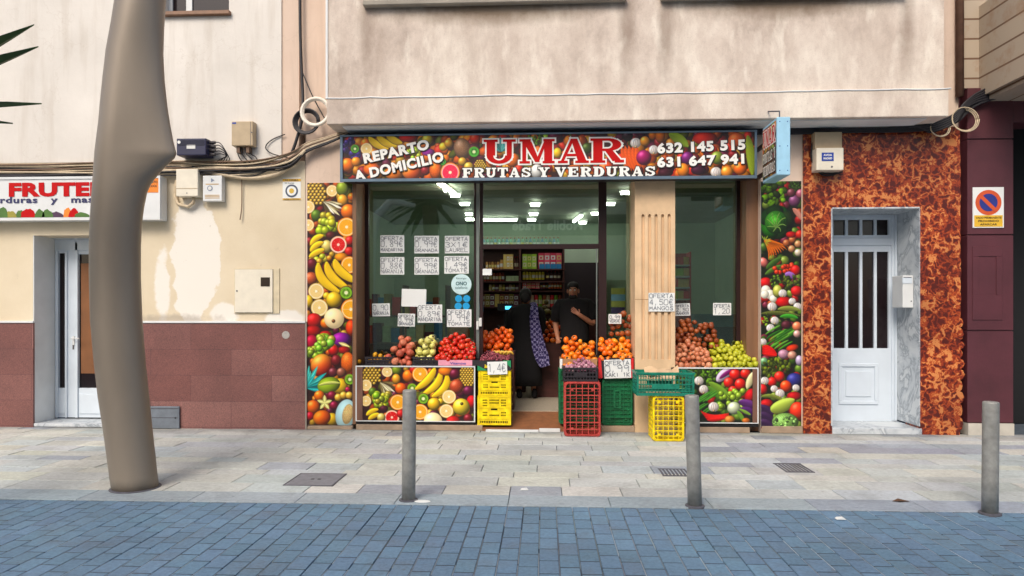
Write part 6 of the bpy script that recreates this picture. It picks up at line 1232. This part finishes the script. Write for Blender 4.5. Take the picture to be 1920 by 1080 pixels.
def woman():
    Y0 = 1.85; x0 = X(986, Y0); root = thing('person', 'person in a long black coat seen from behind with a patterned violet scarf', 'person', (x0, Y0, FZ))
    Hh = 1.66; B = Vector((x0, Y0, FZ)); V, E = [], []
    def v(x, y, z, r, r2=None): V.append((x0 + x - ORG[root.name].x, y, z, r, r2 or r)); return len(V) - 1
    a = v(0, 0, .92, .15, .12); b = v(0, .01, 1.12, .13, .1); c = v(0, .01, 1.3, .155, .105); nk = v(0, .015, 1.43, .05)
    E += [(a, b), (b, c), (c, nk)]
    hc = Vector((0, .03, 1.55)); head(V, E, nk, hc, Vector((.25, .97, 0)).normalized())
    for k in (-1, 1):
        h_ = v(.09 * k, 0, .84, .085); kn = v(.1 * k, .02, .47, .056); an = v(.1 * k + (.02 if k > 0 else 0), -.01, .09, .038); to = v(.11 * k + (.05 if k > 0 else 0), .13, .03, .036, .03); E += [(a, h_), (h_, kn), (kn, an), (an, to)]
        s_ = v(.19 * k, .01, 1.34, .06); el = v(.24 * k, .04, 1.08, .045); wr = v(.2 * k, .2, .96, .03); E += [(c, s_), (s_, el), (el, wr)]
        hand(V, E, wr, Vector((-.1 * k, 1, .1)), Vector((-k, 0, .6)), .5)
    body = skin_mesh('body', V, E, MAT['skin'], root, 0, 2)
    W = lambda rings: loft([(cx + x0, cy + Y0, z + FZ, rx_, ry_) for cx, cy, z, rx_, ry_ in rings])
    obj('coat', W([(0, .015, 1.44, .07, .06), (0, .012, 1.41, .14, .09), (0, .01, 1.36, .225, .125), (0, .01, 1.25, .235, .14), (0, 0, 1.05, .215, .15), (0, 0, .9, .225, .165), (0, 0, .6, .235, .175), (.0, 0, .35, .24, .18), (0, 0, .2, .245, .185)]), MAT['darkcloth'], root, smooth=True)
    for k in (-1, 1):
        obj('sleeve', MB().tube([(x0 + .17 * k, Y0 + .01, FZ + 1.37), (x0 + .22 * k, Y0 + .015, FZ + 1.3), (x0 + .25 * k, Y0 + .04, FZ + 1.08), (x0 + .205 * k, Y0 + .19, FZ + .97)], [.06, .075, .062, .05], 12), MAT['darkcloth'], root, smooth=True)
        fx = x0 + .1 * k + (.03 if k > 0 else 0); obj('shoe', MB().ball((fx, Y0 + .03, FZ + .05), .048, .12, .05, 12).ball((fx, Y0 - .03, FZ + .09), .045, .05, .07, 10), MAT['darkcloth'], root, smooth=True)
    f = Vector((.25, .97, 0)).normalized()
    obj('hair', MB().ball((x0 - .005, Y0 + .02, FZ + 1.575), .096, .108, .112, 18).ball((x0 - .01, Y0 - .055, FZ + 1.53), .07, .06, .08, 14), MAT['hair'], root, smooth=True)
    face(root, hc + Vector((x0, Y0, FZ)), f)
    # scarf: over the shoulder, hanging down the back on the right
    pth = [(.05, .09, 1.45, .05), (.1, -.04, 1.44, .055), (.12, -.125, 1.38, .06), (.13, -.165, 1.2, .07), (.16, -.185, .98, .085), (.2, -.19, .78, .1), (.25, -.19, .62, .1), (.29, -.185, .5, .07)]
    vs, fs_ = [], []
    for k, (px_, py_, pz_, w_) in enumerate(pth):
        for i in range(7): u = i / 6 * 2 - 1; vs.append((x0 + px_ + u * w_, Y0 + py_ - .012 * math.cos(u * 5 + k) + .02 * u * u, FZ + pz_ + .02 * u))
    n = len(pth); fs_ = [(k * 7 + i, (k + 1) * 7 + i, (k + 1) * 7 + i + 1, k * 7 + i + 1) for k in range(n - 1) for i in range(6)]
    m = MB().add(vs, fs_).add([(a_, b_ + .012, c_) for a_, b_, c_ in vs], [tuple(reversed(q)) for q in fs_]); obj('scarf', m, MAT['fabric'], root, smooth=True)
def man():
    Y0 = 1.55; x0 = X(1077, Y0); root = thing('person', 'bearded person in a black shirt facing out with one hand on the chest', 'person', (x0, Y0, FZ)); V, E = [], []
    def v(x, y, z, r, r2=None): V.append((x, y, z, r, r2 or r)); return len(V) - 1
    a = v(0, 0, .95, .15, .12); b = v(0, 0, 1.15, .145, .11); c = v(0, .01, 1.36, .17, .115); nk = v(0, .0, 1.5, .055); E += [(a, b), (b, c), (c, nk)]
    f = Vector((-.12, -.99, 0)).normalized(); hc = Vector((-.02, -.02, 1.62)); head(V, E, nk, hc, f)
    for k in (-1, 1):
        h_ = v(.1 * k, 0, .88, .09); kn = v(.11 * k, -.01, .49, .06); an = v(.11 * k, .02, .09, .042); to = v(.12 * k, -.14, .03, .038, .03); E += [(a, h_), (h_, kn), (kn, an), (an, to)]
    s_ = v(.21, .0, 1.42, .065); el = v(.28, -.05, 1.13, .048); wr = v(.07, -.2, 1.27, .032); E += [(c, s_), (s_, el), (el, wr)]; hand(V, E, wr, Vector((-.75, -.02, .55)), Vector((.4, -.1, .9)), .35)
    s_ = v(-.21, .0, 1.42, .065); el = v(-.28, .02, 1.13, .048); wr = v(-.25, -.15, .95, .032); E += [(c, s_), (s_, el), (el, wr)]; hand(V, E, wr, Vector((.1, -.6, -.6)), Vector((.9, -.2, .2)), .5)
    skin_mesh('body', V, E, MAT['skin'], root, 0, 2); T = Vector((x0, Y0, FZ))
    obj('shirt', loft([(x0, Y0, FZ + 1.52, .075, .075), (x0, Y0, FZ + 1.5, .17, .12), (x0, Y0, FZ + 1.455, .26, .15), (x0, Y0, FZ + 1.3, .25, .155), (x0, Y0, FZ + 1.1, .21, .145), (x0, Y0, FZ + .93, .215, .15), (x0, Y0, FZ + .85, .21, .145)]), MAT['darkcloth'], root, smooth=True)
    for p in ([(.13, 0, 1.44), (.2, 0, 1.425), (.25, -.01, 1.36), (.275, -.04, 1.2)], [(-.13, 0, 1.44), (-.2, 0, 1.425), (-.25, .0, 1.36), (-.28, .015, 1.18)]): obj('sleeve', MB().tube([Vector(q) + T for q in p], [.08, .092, .09, .07], 12), MAT['darkcloth'], root, smooth=True)
    for k in (-1, 1): obj('trouser_leg', MB().tube([T + Vector((.09 * k, 0, .92)), T + Vector((.11 * k, -.005, .5)), T + Vector((.11 * k, .02, .08))], [.115, .085, .07], 12), MAT['darkcloth'], root, smooth=True); obj('shoe', MB().ball(T + Vector((.115 * k, -.06, .045)), .05, .13, .046, 12), MAT['black'], root, smooth=True)
    obj('hair', MB().ball(T + hc + Vector((.004, .042, .072)), .087, .094, .072, 16), MAT['hair'], root, smooth=True)
    obj('beard', MB().ball(T + hc + f * .045 + Vector((0, 0, -.085)), .062, .052, .045, 14), MAT['hair'], root, smooth=True)
    face(root, T + hc, f)
woman(); man()

# ------------------------------------------------------------------ street furniture
for i, (pb, pt, lab) in enumerate((((766, 938), (768, 731), 'grey metal bollard standing before the fruit printed stand'), ((1303, 949), (1297, 741), 'grey metal bollard standing before the vegetable printed stand'), ((1856, 963), (1858, 753), 'grey metal bollard near the maroon building'))):
    b_ = G(*pb); t_ = P(pt[0], pt[1], b_.y); r = .054
    root = thing('bollard', lab, 'bollard', b_, 'bollards along the kerb'); ax = t_ - b_
    obj('post', MB().tube([b_ - ax * .02, b_ + ax * .3, b_ + ax * .7, b_ + ax * .985, b_ + ax * .996, b_ + ax], [r, r, r, r, r * .96, r * .86], 22), MAT['bollard'], root, smooth=True)
    obj('foot_ring', MB().tube([b_ + Vector((0, 0, -.01)), b_ + Vector((0, 0, .008)), b_ + Vector((0, 0, .012))], [r + .022, r + .02, r + .004], 22), MAT['iron'], root)
YP = -2.9
PROF = [(916, 215, 294), (890, 211, 290), (860, 207, 287), (800, 199, 280), (740, 190, 274), (680, 183, 268), (600, 176, 262), (520, 174, 259), (460, 174, 259), (420, 175, 261), (390, 177, 265), (360, 179, 272), (345, 180, 280), (335, 181, 288), (325, 181.5, 297), (315, 182, 307), (304, 183, 319), (296, 183.5, 328), (289, 184, 331), (281, 185, 329), (265, 187, 325), (235, 191, 319), (200, 194, 313), (150, 199, 307), (100, 205, 304), (50, 214, 304), (0, 222, 306), (-80, 236, 312), (-200, 256, 320), (-340, 276, 330)]
m = MB(); vs, fs_ = [], []; n = 32
for py, l_, r_ in PROF:
    xl, xr = X(l_, YP), X(r_, YP); z = Z(py, YP, 250); core = X(l_ + 84, YP)
    cx = (xl + min(xr, core)) / 2; rad = (min(xr, core) - xl) / 2
    for i in range(n):
        a = 2 * math.pi * i / n; c_, s_ = math.cos(a), math.sin(a); x = cx + rad * c_; y = YP + max(.15, rad * .92) * s_
        if xr > core and c_ > 0: e = (xr - core) * (c_ ** 2.2); x += e; y = YP + max(.15, rad * .92) * s_ * (1 - .25 * min(1, (xr - core) / .25) * c_)
        vs.append((x, y, max(z, -.01)))
for k in range(len(PROF) - 1):
    for i in range(n): i2 = (i + 1) % n; fs_.append((k * n + i, k * n + i2, (k + 1) * n + i2, (k + 1) * n + i))
fs_ += [tuple(range(n - 1, -1, -1)), tuple(range((len(PROF) - 1) * n, len(PROF) * n))]
lp = thing('street_pole', 'thick curved grey steel pole with a pointed knuckle leaning over the pavement', 'pole', (X(254, YP), YP, 0))
obj('shaft', m.add(vs, fs_), MAT['steel'], lp, smooth=True)
obj('foot_seal', MB().tube([(X(254, YP), YP, -.01), (X(254, YP), YP, .006), (X(254, YP), YP, .01)], [.2, .198, .18], 30), MAT['iron'], lp)
def cover(pa, pb, label, kind):
    g0, g1 = G(pa[0], pb[1]), G(pb[0], pa[1]); xc = (G(*pa).x + G(pb[0], pb[1]).x) / 2; hw = abs(G(pb[0], (pa[1] + pb[1]) / 2).x - G(pa[0], (pa[1] + pb[1]) / 2).x) / 2; xc = (G(pb[0], (pa[1] + pb[1]) / 2).x + G(pa[0], (pa[1] + pb[1]) / 2).x) / 2
    y0, y1 = g0.y, g1.y; root = thing('manhole_cover', label, 'cover', (xc, (y0 + y1) / 2, .004)); m = MB()
    if kind == 'grate':
        m.box(xc - hw + .022, xc + hw - .022, y0 + .022, y1 - .022, -.02, -.004, 0); obj('pit', m, MAT['black'], root); k = int(hw * 2 / .035)
        g_ = MB().holes(xc - hw, xc + hw, 0, 1, 0, 1, []) if False else MB()
        for i in range(k + 1): x = xc - hw + .012 + (2 * hw - .024) * i / k; g_.box(x - .009, x + .009, y0 + .02, y1 - .02, -.004, .006)
        g_.box(xc - hw, xc + hw, y0, y0 + .02, -.004, .007).box(xc - hw, xc + hw, y1 - .02, y1, -.004, .007); obj('grating', g_, MAT['iron'], root)
    else:
        obj('slab', MB().box(xc - hw + .012, xc + hw - .012, y0 + .012, y1 - .012, -.004, .006), M('cover slab', (122, 122, 128), .85, .15, 14, .3), root, bevel=.003)
        obj('rim', MB().holes(xc - hw, xc + hw, y0, y1, 0, .011, [(xc - hw + .01, xc + hw - .01, y0 + .01, y1 - .01)]).xf(Matrix(((1, 0, 0, 0), (0, 0, 1, 0), (0, -1, 0, .0065), (0, 0, 0, 1)))), MAT['iron'], root)
        for k in (-.03, .03): obj('lifting_hole', MB().box(xc + k - .014, xc + k + .014, (y0 + y1) / 2 - .014, (y0 + y1) / 2 + .014, .0062, .0075), MAT['black'], root)
cover((546, 889), (638, 911), 'grey square inspection cover with two lifting holes near the curved pole', 'slab')
cover((1238, 880), (1290, 893), 'small iron drain grate beside the second bollard', 'grate'); cover((1462, 870), (1514, 886), 'small iron drain grate in front of the white entrance door', 'grate')
q = G(792, 941); tag(obj('paint_splash', MB().lathe([(.05, 0), (.045, .003), (.001, .004)], (q.x, q.y, .004), 14, sx=1.3, sy=.7), MAT['paper']), 'white splash of paint on the kerb beside the first bollard', 'paint splash')

q = G(1687, 941); tag(obj('dry_leaf', MB().add([(q.x - .06, q.y, .006), (q.x - .01, q.y - .03, .014), (q.x + .07, q.y - .01, .008), (q.x, q.y + .03, .02)], [(0, 1, 2, 3)]).add([(q.x - .06, q.y, .004), (q.x - .01, q.y - .03, .012), (q.x + .07, q.y - .01, .006), (q.x, q.y + .03, .018)], [(3, 2, 1, 0)]), M('dry leaf', (92, 66, 48), .9)), 'brown dry leaf lying on the paving near the maroon building', 'leaf')
for px_, py_, l_ in ((983, 919, 'scrap of white litter on the paving between two bollards'), (1575, 974, 'scrap of white litter on the road bricks in front of the kerb')):
    q = G(px_, py_); tag(obj('litter', MB().poly([(q.x - .03, .004), (q.x + .035, .004), (q.x + .02, .016), (q.x - .02, .013)], q.y - .02, q.y + .02), MAT['paper']), l_, 'litter')

# ------------------------------------------------------------------ boxes, plates and cables on the walls
YW = -.06
def wallbox(pa, pb, depth, mat, name, label, cat, Y=0.0, bevel=.01):
    x0, x1, z0, z1 = prect(pa, pb, Y - depth); root = thing(name, label, cat, ((x0 + x1) / 2, Y, z0)); obj('case', MB().box(x0, x1, Y - depth, Y - .001, z0, z1), MAT[mat], root, bevel=bevel, segs=2); return root, x0, x1, z0, z1, Y - depth
r_, a, b, c, d, y = wallbox((331, 259), (386, 291), .2, 'bluebox', 'splice_box', 'navy cable splice box with a white label on the cable run', 'box', YW)
obj('label_plate', MB().box(a + .13, a + .24, y - .004, y - .0005, c + .08, c + .13), MAT['label'], r_); obj('cap', disc(MB(), a + .035, d - .05, .02, y - .01, y - .0005, 14), MAT['label'], r_)
m = MB()
for i in range(4): m.tube([(b, YW - .1, c + .03 + .05 * i), (b + .07, YW - .1, c + .03 + .05 * i)], .02, 10)
obj('cable_gland', m, MAT['blackcrate'], r_)
m = MB()
for i in range(6): m.box(a + .02, b - .02, y - .006, y - .0005, d - .03 - .012 * i, d - .024 - .012 * i)
obj('rib', m, MAT['bluebox'], r_)
r_, a, b, c, d, y = wallbox((434, 227), (474, 273), .12, 'beigebox', 'utility_cabinet', 'small beige steel cabinet on the plaster above the cables', 'cabinet', YW)
obj('door_edge', MB().box(b - .03, b - .026, y - .003, y + .02, c + .01, d - .01), MAT['iron'], r_); obj('lock', disc(MB(), b - .012, (c + d) / 2 + .01, .008, y - .006, y - .0005, 10), MAT['iron'], r_); obj('label_plate', MB().box(a + .01, a + .06, y - .002, y - .0005, d - .035, d - .015), MAT['blue'], r_); obj('foot', MB().box(a + .05, a + .09, YW - .09, YW - .001, c - .08, c).box(b - .1, b - .06, YW - .09, YW - .001, c - .08, c), MAT['cablebrown'], r_)
r_, a, b, c, d, y = wallbox((330, 317), (371, 368), .14, 'ivory', 'junction_box', 'larger ivory junction box below the cables with a curved conduit', 'box')
obj('seam', MB().box(a + .004, b - .004, y - .003, y - .0005, c + .095, c + .103), MAT['beigebox'], r_); obj('screw', disc(MB(), (a + b) / 2, c + .04, .007, y - .004, y - .0005, 10), MAT['iron'], r_)
obj('conduit', MB().tube([((a + b) / 2 + .05, -.06, c), ((a + b) / 2 + .04, -.06, c - .07), ((a + b) / 2 - .03, -.05, c - .12), (a - .03, -.04, c - .08), (a - .07, -.035, c + .02), (a - .05, -.035, c + .2), (a, -.04, d - .05)], .022, 10), MAT['cablecream'], r_, smooth=True)
r_, a, b, c, d, y = wallbox((380, 329), (416, 377), .1, 'white', 'alarm_box', 'smaller white alarm box with a printed emblem beside the junction box', 'box')
obj('emblem', disc(disc(MB(), (a + b) / 2 - .03, (c + d) / 2 + .0, .035, y - .003, y - .0005, 20), (a + b) / 2, d - .06, .03, y - .003, y - .0005, 3), M('grey print', (120, 130, 150), .6), r_); obj('emblem_centre', disc(MB(), (a + b) / 2 - .03, (c + d) / 2, .024, y - .005, y - .0035, 18), MAT['label'], r_)
m = MB()
for i in range(3): m.box(a + .03, b - .03, y - .003, y - .0005, c + .07 - .018 * i, c + .078 - .018 * i)
m.box(a + .04, b - .04, y - .003, y - .0005, d - .115, d - .105); obj('print_line', m, M('ochre print', (186, 150, 90), .6), r_)
# yellow and white notice
x0, x1, z0, z1 = prect((530, 333), (564, 375), -.004); nt_ = thing('notice_sticker', 'white and ochre alarm notice with a round emblem beside the fruit poster', 'notice', ((x0 + x1) / 2, 0, z0))
obj('plate', MB().box(x0, x1, -.004, -.001, z0, z1), MAT['paper'], nt_); cx = (x0 + x1) / 2
obj('bands', MB().box(x0, x1, -.0065, -.0045, z1 - .05, z1 - .015).box(x0, x1, -.0065, -.0045, z0, z0 + .022), M('ochre band', (206, 160, 50), .6), nt_)
obj('ring', disc(MB(), cx, z0 + .115, .082, -.0065, -.0045, 28), M('slate print', (70, 80, 100), .6), nt_); obj('ring_centre', disc(MB(), cx, z0 + .115, .06, -.008, -.0067, 26), MAT['paper'], nt_); obj('emblem', disc(MB(), cx, z0 + .115, .034, -.0095, -.0082, 7), M('gold print', (206, 170, 60), .6), nt_)
t = MB(); text(t, 'ALARMA', cx, z1 - .033, .18, .02, -.0075, .02); text(t, 'ALARMA CONECTADA', cx, z0 + .011, .2, .014, -.0075, .02); text(t, '24 horas', cx - .03, z1 - .07, .12, .018, -.0055); obj('lettering', t, MAT['darkletter'], nt_)
# meter door
x0, x1, z0, z1 = prect((440, 505), (511, 586), -.03); md = thing('meter_door', 'cream meter cupboard door with a small dark window above the granite base', 'meter door', ((x0 + x1) / 2, 0, z0))
obj('door', MB().box(x0, x1, -.03, -.012, z0, z1), MAT['ivory'], md, bevel=.004); obj('surround', MB().holes(x0 - .012, x1 + .08, z0 - .012, z1 + .012, -.014, -.001, [(x0 - .004, x1 + .004, z0 - .004, z1 + .004)]), M('cream metal', (206, 192, 162), .6), md)
q = prect((489, 520), (506, 537), -.03); obj('window', MB().box(q[0], q[1], -.034, -.0305, q[2], q[3]), MAT['darkglass'], md); obj('lock', disc(MB(), x0 + .03, (z0 + z1) / 2, .01, -.035, -.0305, 10), MAT['iron'], md)
x0, x1, z0, z1 = prect((276, 762), (336, 806), -.06); vg = thing('vent_plate', 'grey metal plate leaning at the foot of the granite base', 'plate', ((x0 + x1) / 2, -.05, 0))
obj('plate', MB().box(x0, x1, -.06, -.04, .004, z1), M('grey blue steel', (116, 124, 134), .5, .15, 8, metal=.3), vg, bevel=.004); obj('ridge', MB().box(x0 + .01, x1 - .01, -.066, -.0605, z1 - .03, z1 - .02).box(x0 + .02, x1 - .02, -.064, -.0605, .14, .146), MAT['iron'], vg); obj('hole', disc(MB(), x1 - .05, .14, .01, -.064, -.0605, 10), MAT['black'], vg)
q = P(536, 628, -.03); tag(obj('patch', disc(MB(), q.x, q.z, .05, -.034, -.031, 11), M('pale filler', (170, 166, 160), .9, .2, 20)), 'pale round patch of filler on the maroon granite', 'patch')
# right side
r_, a, b, c, d, y = wallbox((1531, 277), (1582, 319), .16, 'ivory', 'meter_box', 'ivory box with a blue plate on the red marble over the door', 'box', -.03)
obj('plate', MB().box(a + .06, a + .2, y - .004, y - .0005, c + .11, c + .21), MAT['blue'], r_); t = MB(); text(t, 'AVDA', a + .13, c + .18, .1, .025, y - .006, .03); text(t, 'MADRID', a + .13, c + .14, .1, .025, y - .006, .03); obj('lettering', t, MAT['whiteletter'], r_); obj('lock', disc(MB(), (a + b) / 2 + .02, c + .04, .012, y - .004, y - .0005, 10), MAT['iron'], r_)
obj('upper_case', MB().box(a, b, -.14, -.031, d + .002, d + .2), MAT['beigebox'], r_)
x0, x1, z0, z1 = prect((1824, 351), (1882, 427), -.04); np_ = thing('no_parking_sign', 'white no parking plate with blue and orange disc on the maroon wall', 'sign', ((x0 + x1) / 2, -.036, z0)); cx = (x0 + x1) / 2; cz = z1 - .2
obj('plate', MB().box(x0, x1, -.042, -.031, z0, z1), MAT['paper'], np_); obj('ring', disc(MB(), cx, cz + .015, .152, -.0445, -.0425, 32), M('orange red ring', (206, 84, 40), .5), np_); obj('disc', disc(MB(), cx, cz + .015, .106, -.047, -.045, 30), M('deep blue disc', (40, 50, 130), .5), np_)
obj('bar', MB().poly([(cx - .1, cz + .07), (cx - .07, cz + .1), (cx + .1, cz - .07), (cx + .07, cz - .1)], -.049, -.0475), M('orange red ring', 0), np_); obj('yellow_band', MB().box(x0 + .015, x1 - .015, -.0445, -.0425, z0 + .012, z0 + .15), M('sign yellow', (226, 180, 50), .5), np_)
t = MB(); text(t, 'VADO PERMANENTE', cx, z0 + .12, .3, .025, -.046, .02); text(t, 'PROHIBIDO', cx, z0 + .08, .24, .025, -.046, .02); text(t, 'APARCAR', cx, z0 + .04, .2, .025, -.046, .02); obj('lettering', t, MAT['darkletter'], np_)
xl = E1 - .004; mb_ = thing('letter_box', 'white letter box on the marble reveal beside the entrance door', 'letter box', (xl - .06, .25, Z(577, .2, 1695)))
za, zb2 = Z(577, .2, 1695), Z(517, .2, 1695); obj('case', MB().box(xl - .13, xl - .001, .1, .36, za, zb2), MAT['white'], mb_, bevel=.01, segs=2); obj('flap', MB().box(xl - .135, xl - .02, .094, .0995, zb2 - .1, zb2 - .03), MAT['pvc'], mb_); obj('slot', MB().box(xl - .125, xl - .03, .092, .0935, zb2 - .03, zb2 - .022), MAT['iron'], mb_)
obj('keyhole', disc(MB(), xl - .03, za + .08, .008, .095, .0995, 8), MAT['iron'], mb_)

def cable(pts, r, mat, label, group='cables strung along the wall', name='cable', n=6, jit=0.0):
    P3 = [P(a, b, Y) for a, b, Y in pts]; out = []                # smooth path through the points
    for i in range(len(P3) - 1):
        p0, p1, p2, p3 = P3[max(0, i - 1)], P3[i], P3[i + 1], P3[min(len(P3) - 1, i + 2)]
        for k in range(6):
            t = k / 6; out.append(.5 * ((2 * p1) + (p2 - p0) * t + (2 * p0 - 5 * p1 + 4 * p2 - p3) * t * t + (3 * p1 - p0 - 3 * p2 + p3) * t ** 3))
    out.append(P3[-1]); out = [p + Vector((0, random.uniform(-jit, jit), random.uniform(-jit, jit))) for p in out]
    return tag(obj(name, MB().tube(out, r, n), MAT[mat], smooth=True), label, 'cable', group)
L1 = 'thin dusty cable in the bundle under the pale upper wall'
for i in range(16):
    y0 = 306 + i * 1.55 + random.uniform(-1.5, 1.5); Yk = -.07 - random.random() * .05
    pts = [(-120, y0 + random.uniform(-3, 4), Yk), (40, y0 + random.uniform(-3, 4), Yk), (180, y0 + random.uniform(-3, 4), Yk), (300, y0 - 3 + random.uniform(-3, 3), Yk), (400, y0 - 4 + random.uniform(-5, 4), Yk), (480, y0 - 6 + random.uniform(-4, 4), Yk), (540, y0 - 20 + random.uniform(-4, 6), Yk - .02), (575, 268 + i * 1.2, -.1), (615, 256 + i * .9, -.1), (655, 244 + i * .5, -.06)]
    cable(pts, random.choice([.007, .009, .012]), random.choice(['cable', 'cablebrown', 'cablecream', 'cablebrown', 'cablecream', 'cable']), L1)
for i in range(7):
    y0 = 322 + random.uniform(-3, 7); cable([(300 + 20 * i, 312, -.09), (380 + 15 * i, y0, -.08), (450 + 8 * i, y0 + random.uniform(-4, 4), -.08), (520, 312 + random.uniform(-5, 5), -.09), (552, 292 + random.uniform(-5, 8), -.1), (570, 272 + 2 * i, -.1)], random.choice([.006, .008]), random.choice(['cablebrown', 'cablecream', 'cable']), 'slack thin cable drooping under the main bundle', 'slack cables under the bundle')
cable([(370, 316, -.08), (410, 326, -.07), (470, 334, -.06), (520, 326, -.07), (552, 304, -.09), (572, 282, -.1)], .026, 'cablecream', 'thick cream conduit sagging below the cable bundle', None)
cable([(562, -60, -.08), (563, 60, -.08), (566, 140, -.08), (568, 185, -.09), (566, 225, -.1), (556, 262, -.1), (548, 285, -.1)], .02, 'cable', 'thick black cable running down beside the pink pilaster', None)
cable([(565, 130, -.08), (586, 180, -.1), (612, 228, -.1)], .008, 'cable', 'thin black cable slanting from the vertical one to the bay', None)
cable([(453, 314, -.05), (453.5, 350, -.03), (453, 390, -.03), (450, 412, -.04)], .007, 'cablebrown', 'thin loose cable end hanging below the bundle', None)
for i in range(5): cable([(398, 268 + i * 6, -.16), (412, 268 + i * 5, -.17), (424, 285 + i * 2, -.15), (430 - i * 5, 300, -.1), (420 - i * 4, 308, -.08)], .006, 'cable', 'thin black lead looping out of the navy splice box', 'leads of the splice box')
for i in range(4): cable([(445 + i * 7, 275, -.12), (446 + i * 8, 288, -.12), (452 + i * 9, 300 - i * 2, -.1), (462 + i * 8, 306, -.09)], .007, 'cable', 'short black lead under the beige cabinet', 'leads of the beige cabinet')
cable([(540, 296, -.1), (510, 288, -.1), (498, 276, -.09), (510, 262, -.08), (534, 252, -.07)], .007, 'cable', 'black lead curling up from the bundle near the pilaster', None)
def coil(px, py, Y, r, rad, mat, label, turns=3):
    c = P(px, py, Y); m = MB()
    for k in range(turns): m.tube([(c.x + (r + .012 * k) * math.cos(a / 24 * 6.2832), Y - .012 * k + .02 * math.sin(a / 4), c.z + (r + .01 * k) * math.sin(a / 24 * 6.2832)) for a in range(25)], rad, 8)
    tag(obj('cable_coil', m, MAT[mat], smooth=True), label, 'cable coil')
coil(592, 210, -.14, .165, .02, 'cablewhite', 'white conduit coil hung at the corner of the bay', 2); coil(576, 229, -.11, .13, .012, 'cable', 'dark cable coil hung below the white coil', 4)
for i in range(8): y0 = 243 + i * 1.5; cable([(655, y0, -.05), (900, y0 + random.uniform(-1, 1), -.05), (1200, y0 - 1, -.05), (1450, y0 - 2, -.06), (1600, y0 - 4 + random.uniform(-2, 2), -.07), (1720, y0 - 8, -.1), (1790, y0 - 22, -.12), (1840, y0 - 60, -.1), (1960, y0 - 90, -.1)], .01, 'cable', 'dark cable tucked in the gap under the soffit', 'cables under the soffit')
for i in range(5): cable([(1700 + 8 * i, 238, -.1), (1745, 232 + 4 * i, -.14), (1790, 214 + 4 * i, -.16), (1812, 190 + 3 * i, -.14), (1850, 166 + 5 * i, -.1), (1950, 130 + 10 * i, -.08)], .014, 'cable', 'black cable rising to the block wall at the end of the bay', 'cables at the end of the bay')
coil(1808, 225, -.16, .13, .006, 'cablecream', 'loose pale cable loop hanging at the end of the bay', 3); coil(1762, 240, -.14, .1, .006, 'cablecream', 'small pale cable loop under the end of the slab', 2)
for i in range(2): cable([(1536 - 4 * i, 250, -.06), (1522, 275, -.06), (1524, 305, -.06), (1545, 325 + 4 * i, -.06), (1580, 322, -.06)], .01, 'cable', 'dark cable looping round the ivory box on the marble', 'cables by the ivory box')

# ------------------------------------------------------------------ spiky palm just left of the view
pr = thing('palm', 'dark spiky palm whose leaf tips reach in at the upper left', 'palm', (-4.75, -4.0, 0))
obj('trunk', MB().tube([(-4.75, -4.0, -.02), (-4.77, -4.0, .8), (-4.74, -4.02, 1.9), (-4.7, -4.0, 2.75)], [.17, .13, .12, .14], 14), MAT['bark'], pr, smooth=True)
m = MB(); c = Vector((-4.7, -4.0, 2.85))
def blade(d, ln, droop, wd):
    d = d.normalized(); s = d.cross(Vector((0, 0, 1))).normalized(); vs = []; K = 6
    for k in range(K + 1):
        t = k / K; p = c + d * ln * t + Vector((0, 0, -droop * t * t)); w_ = wd * (math.sin(math.pi * (.12 + .88 * t)) ** .7 + .02); up_ = Vector((0, 0, w_ * .35)); vs += [p - s * w_ + up_, p - Vector((0, 0, .006)), p + s * w_ + up_, p + Vector((0, 0, .003))]
    m.add(vs, [q for k in range(K) for q in ((k * 4, k * 4 + 1, k * 4 + 5, k * 4 + 4), (k * 4 + 1, k * 4 + 2, k * 4 + 6, k * 4 + 5), (k * 4 + 2, k * 4 + 3, k * 4 + 7, k * 4 + 6), (k * 4 + 3, k * 4, k * 4 + 4, k * 4 + 7))])
for px_, py_, Y in ((64, 46, -3.95), (72, 87, -4.1), (78, 194, -4.05), (24, 231, -3.9)): t_ = P(px_, py_, Y); v_ = t_ - c; blade(v_, v_.length, 0, .075)
for i in range(70):
    a, e = random.uniform(0, 6.28), random.uniform(-.35, 1.35); d = Vector((math.cos(a) * math.cos(e), math.sin(a) * math.cos(e), math.sin(e)))
    ln = random.uniform(.6, .8) if d.x > .1 else random.uniform(.8, 1.2); blade(d, ln, random.uniform(.02, .2), .06)
obj('crown', m, MAT['leaf'], pr)
p2 = dup(pr, (-3.6, -12.2, 0), (0, 0, 1.9), 'tall palm across the street that shows only as a reflection in the glass'); p2.scale = (1.75, 1.75, 1.75)
lamp2 = thing('street_pole', 'pale curved pole across the street that shows only as a reflection in the glass', 'pole', (-5.1, -10.6, 0))
obj('shaft', MB().tube([(-5.1, -10.6, 0), (-5.15, -10.6, 2), (-5.1, -10.6, 3.6), (-4.95, -10.6, 4.3), (-4.5, -10.6, 4.75), (-3.8, -10.6, 4.6)], [.16, .15, .14, .13, .12, .06], 14), MAT['white'], lamp2, smooth=True)
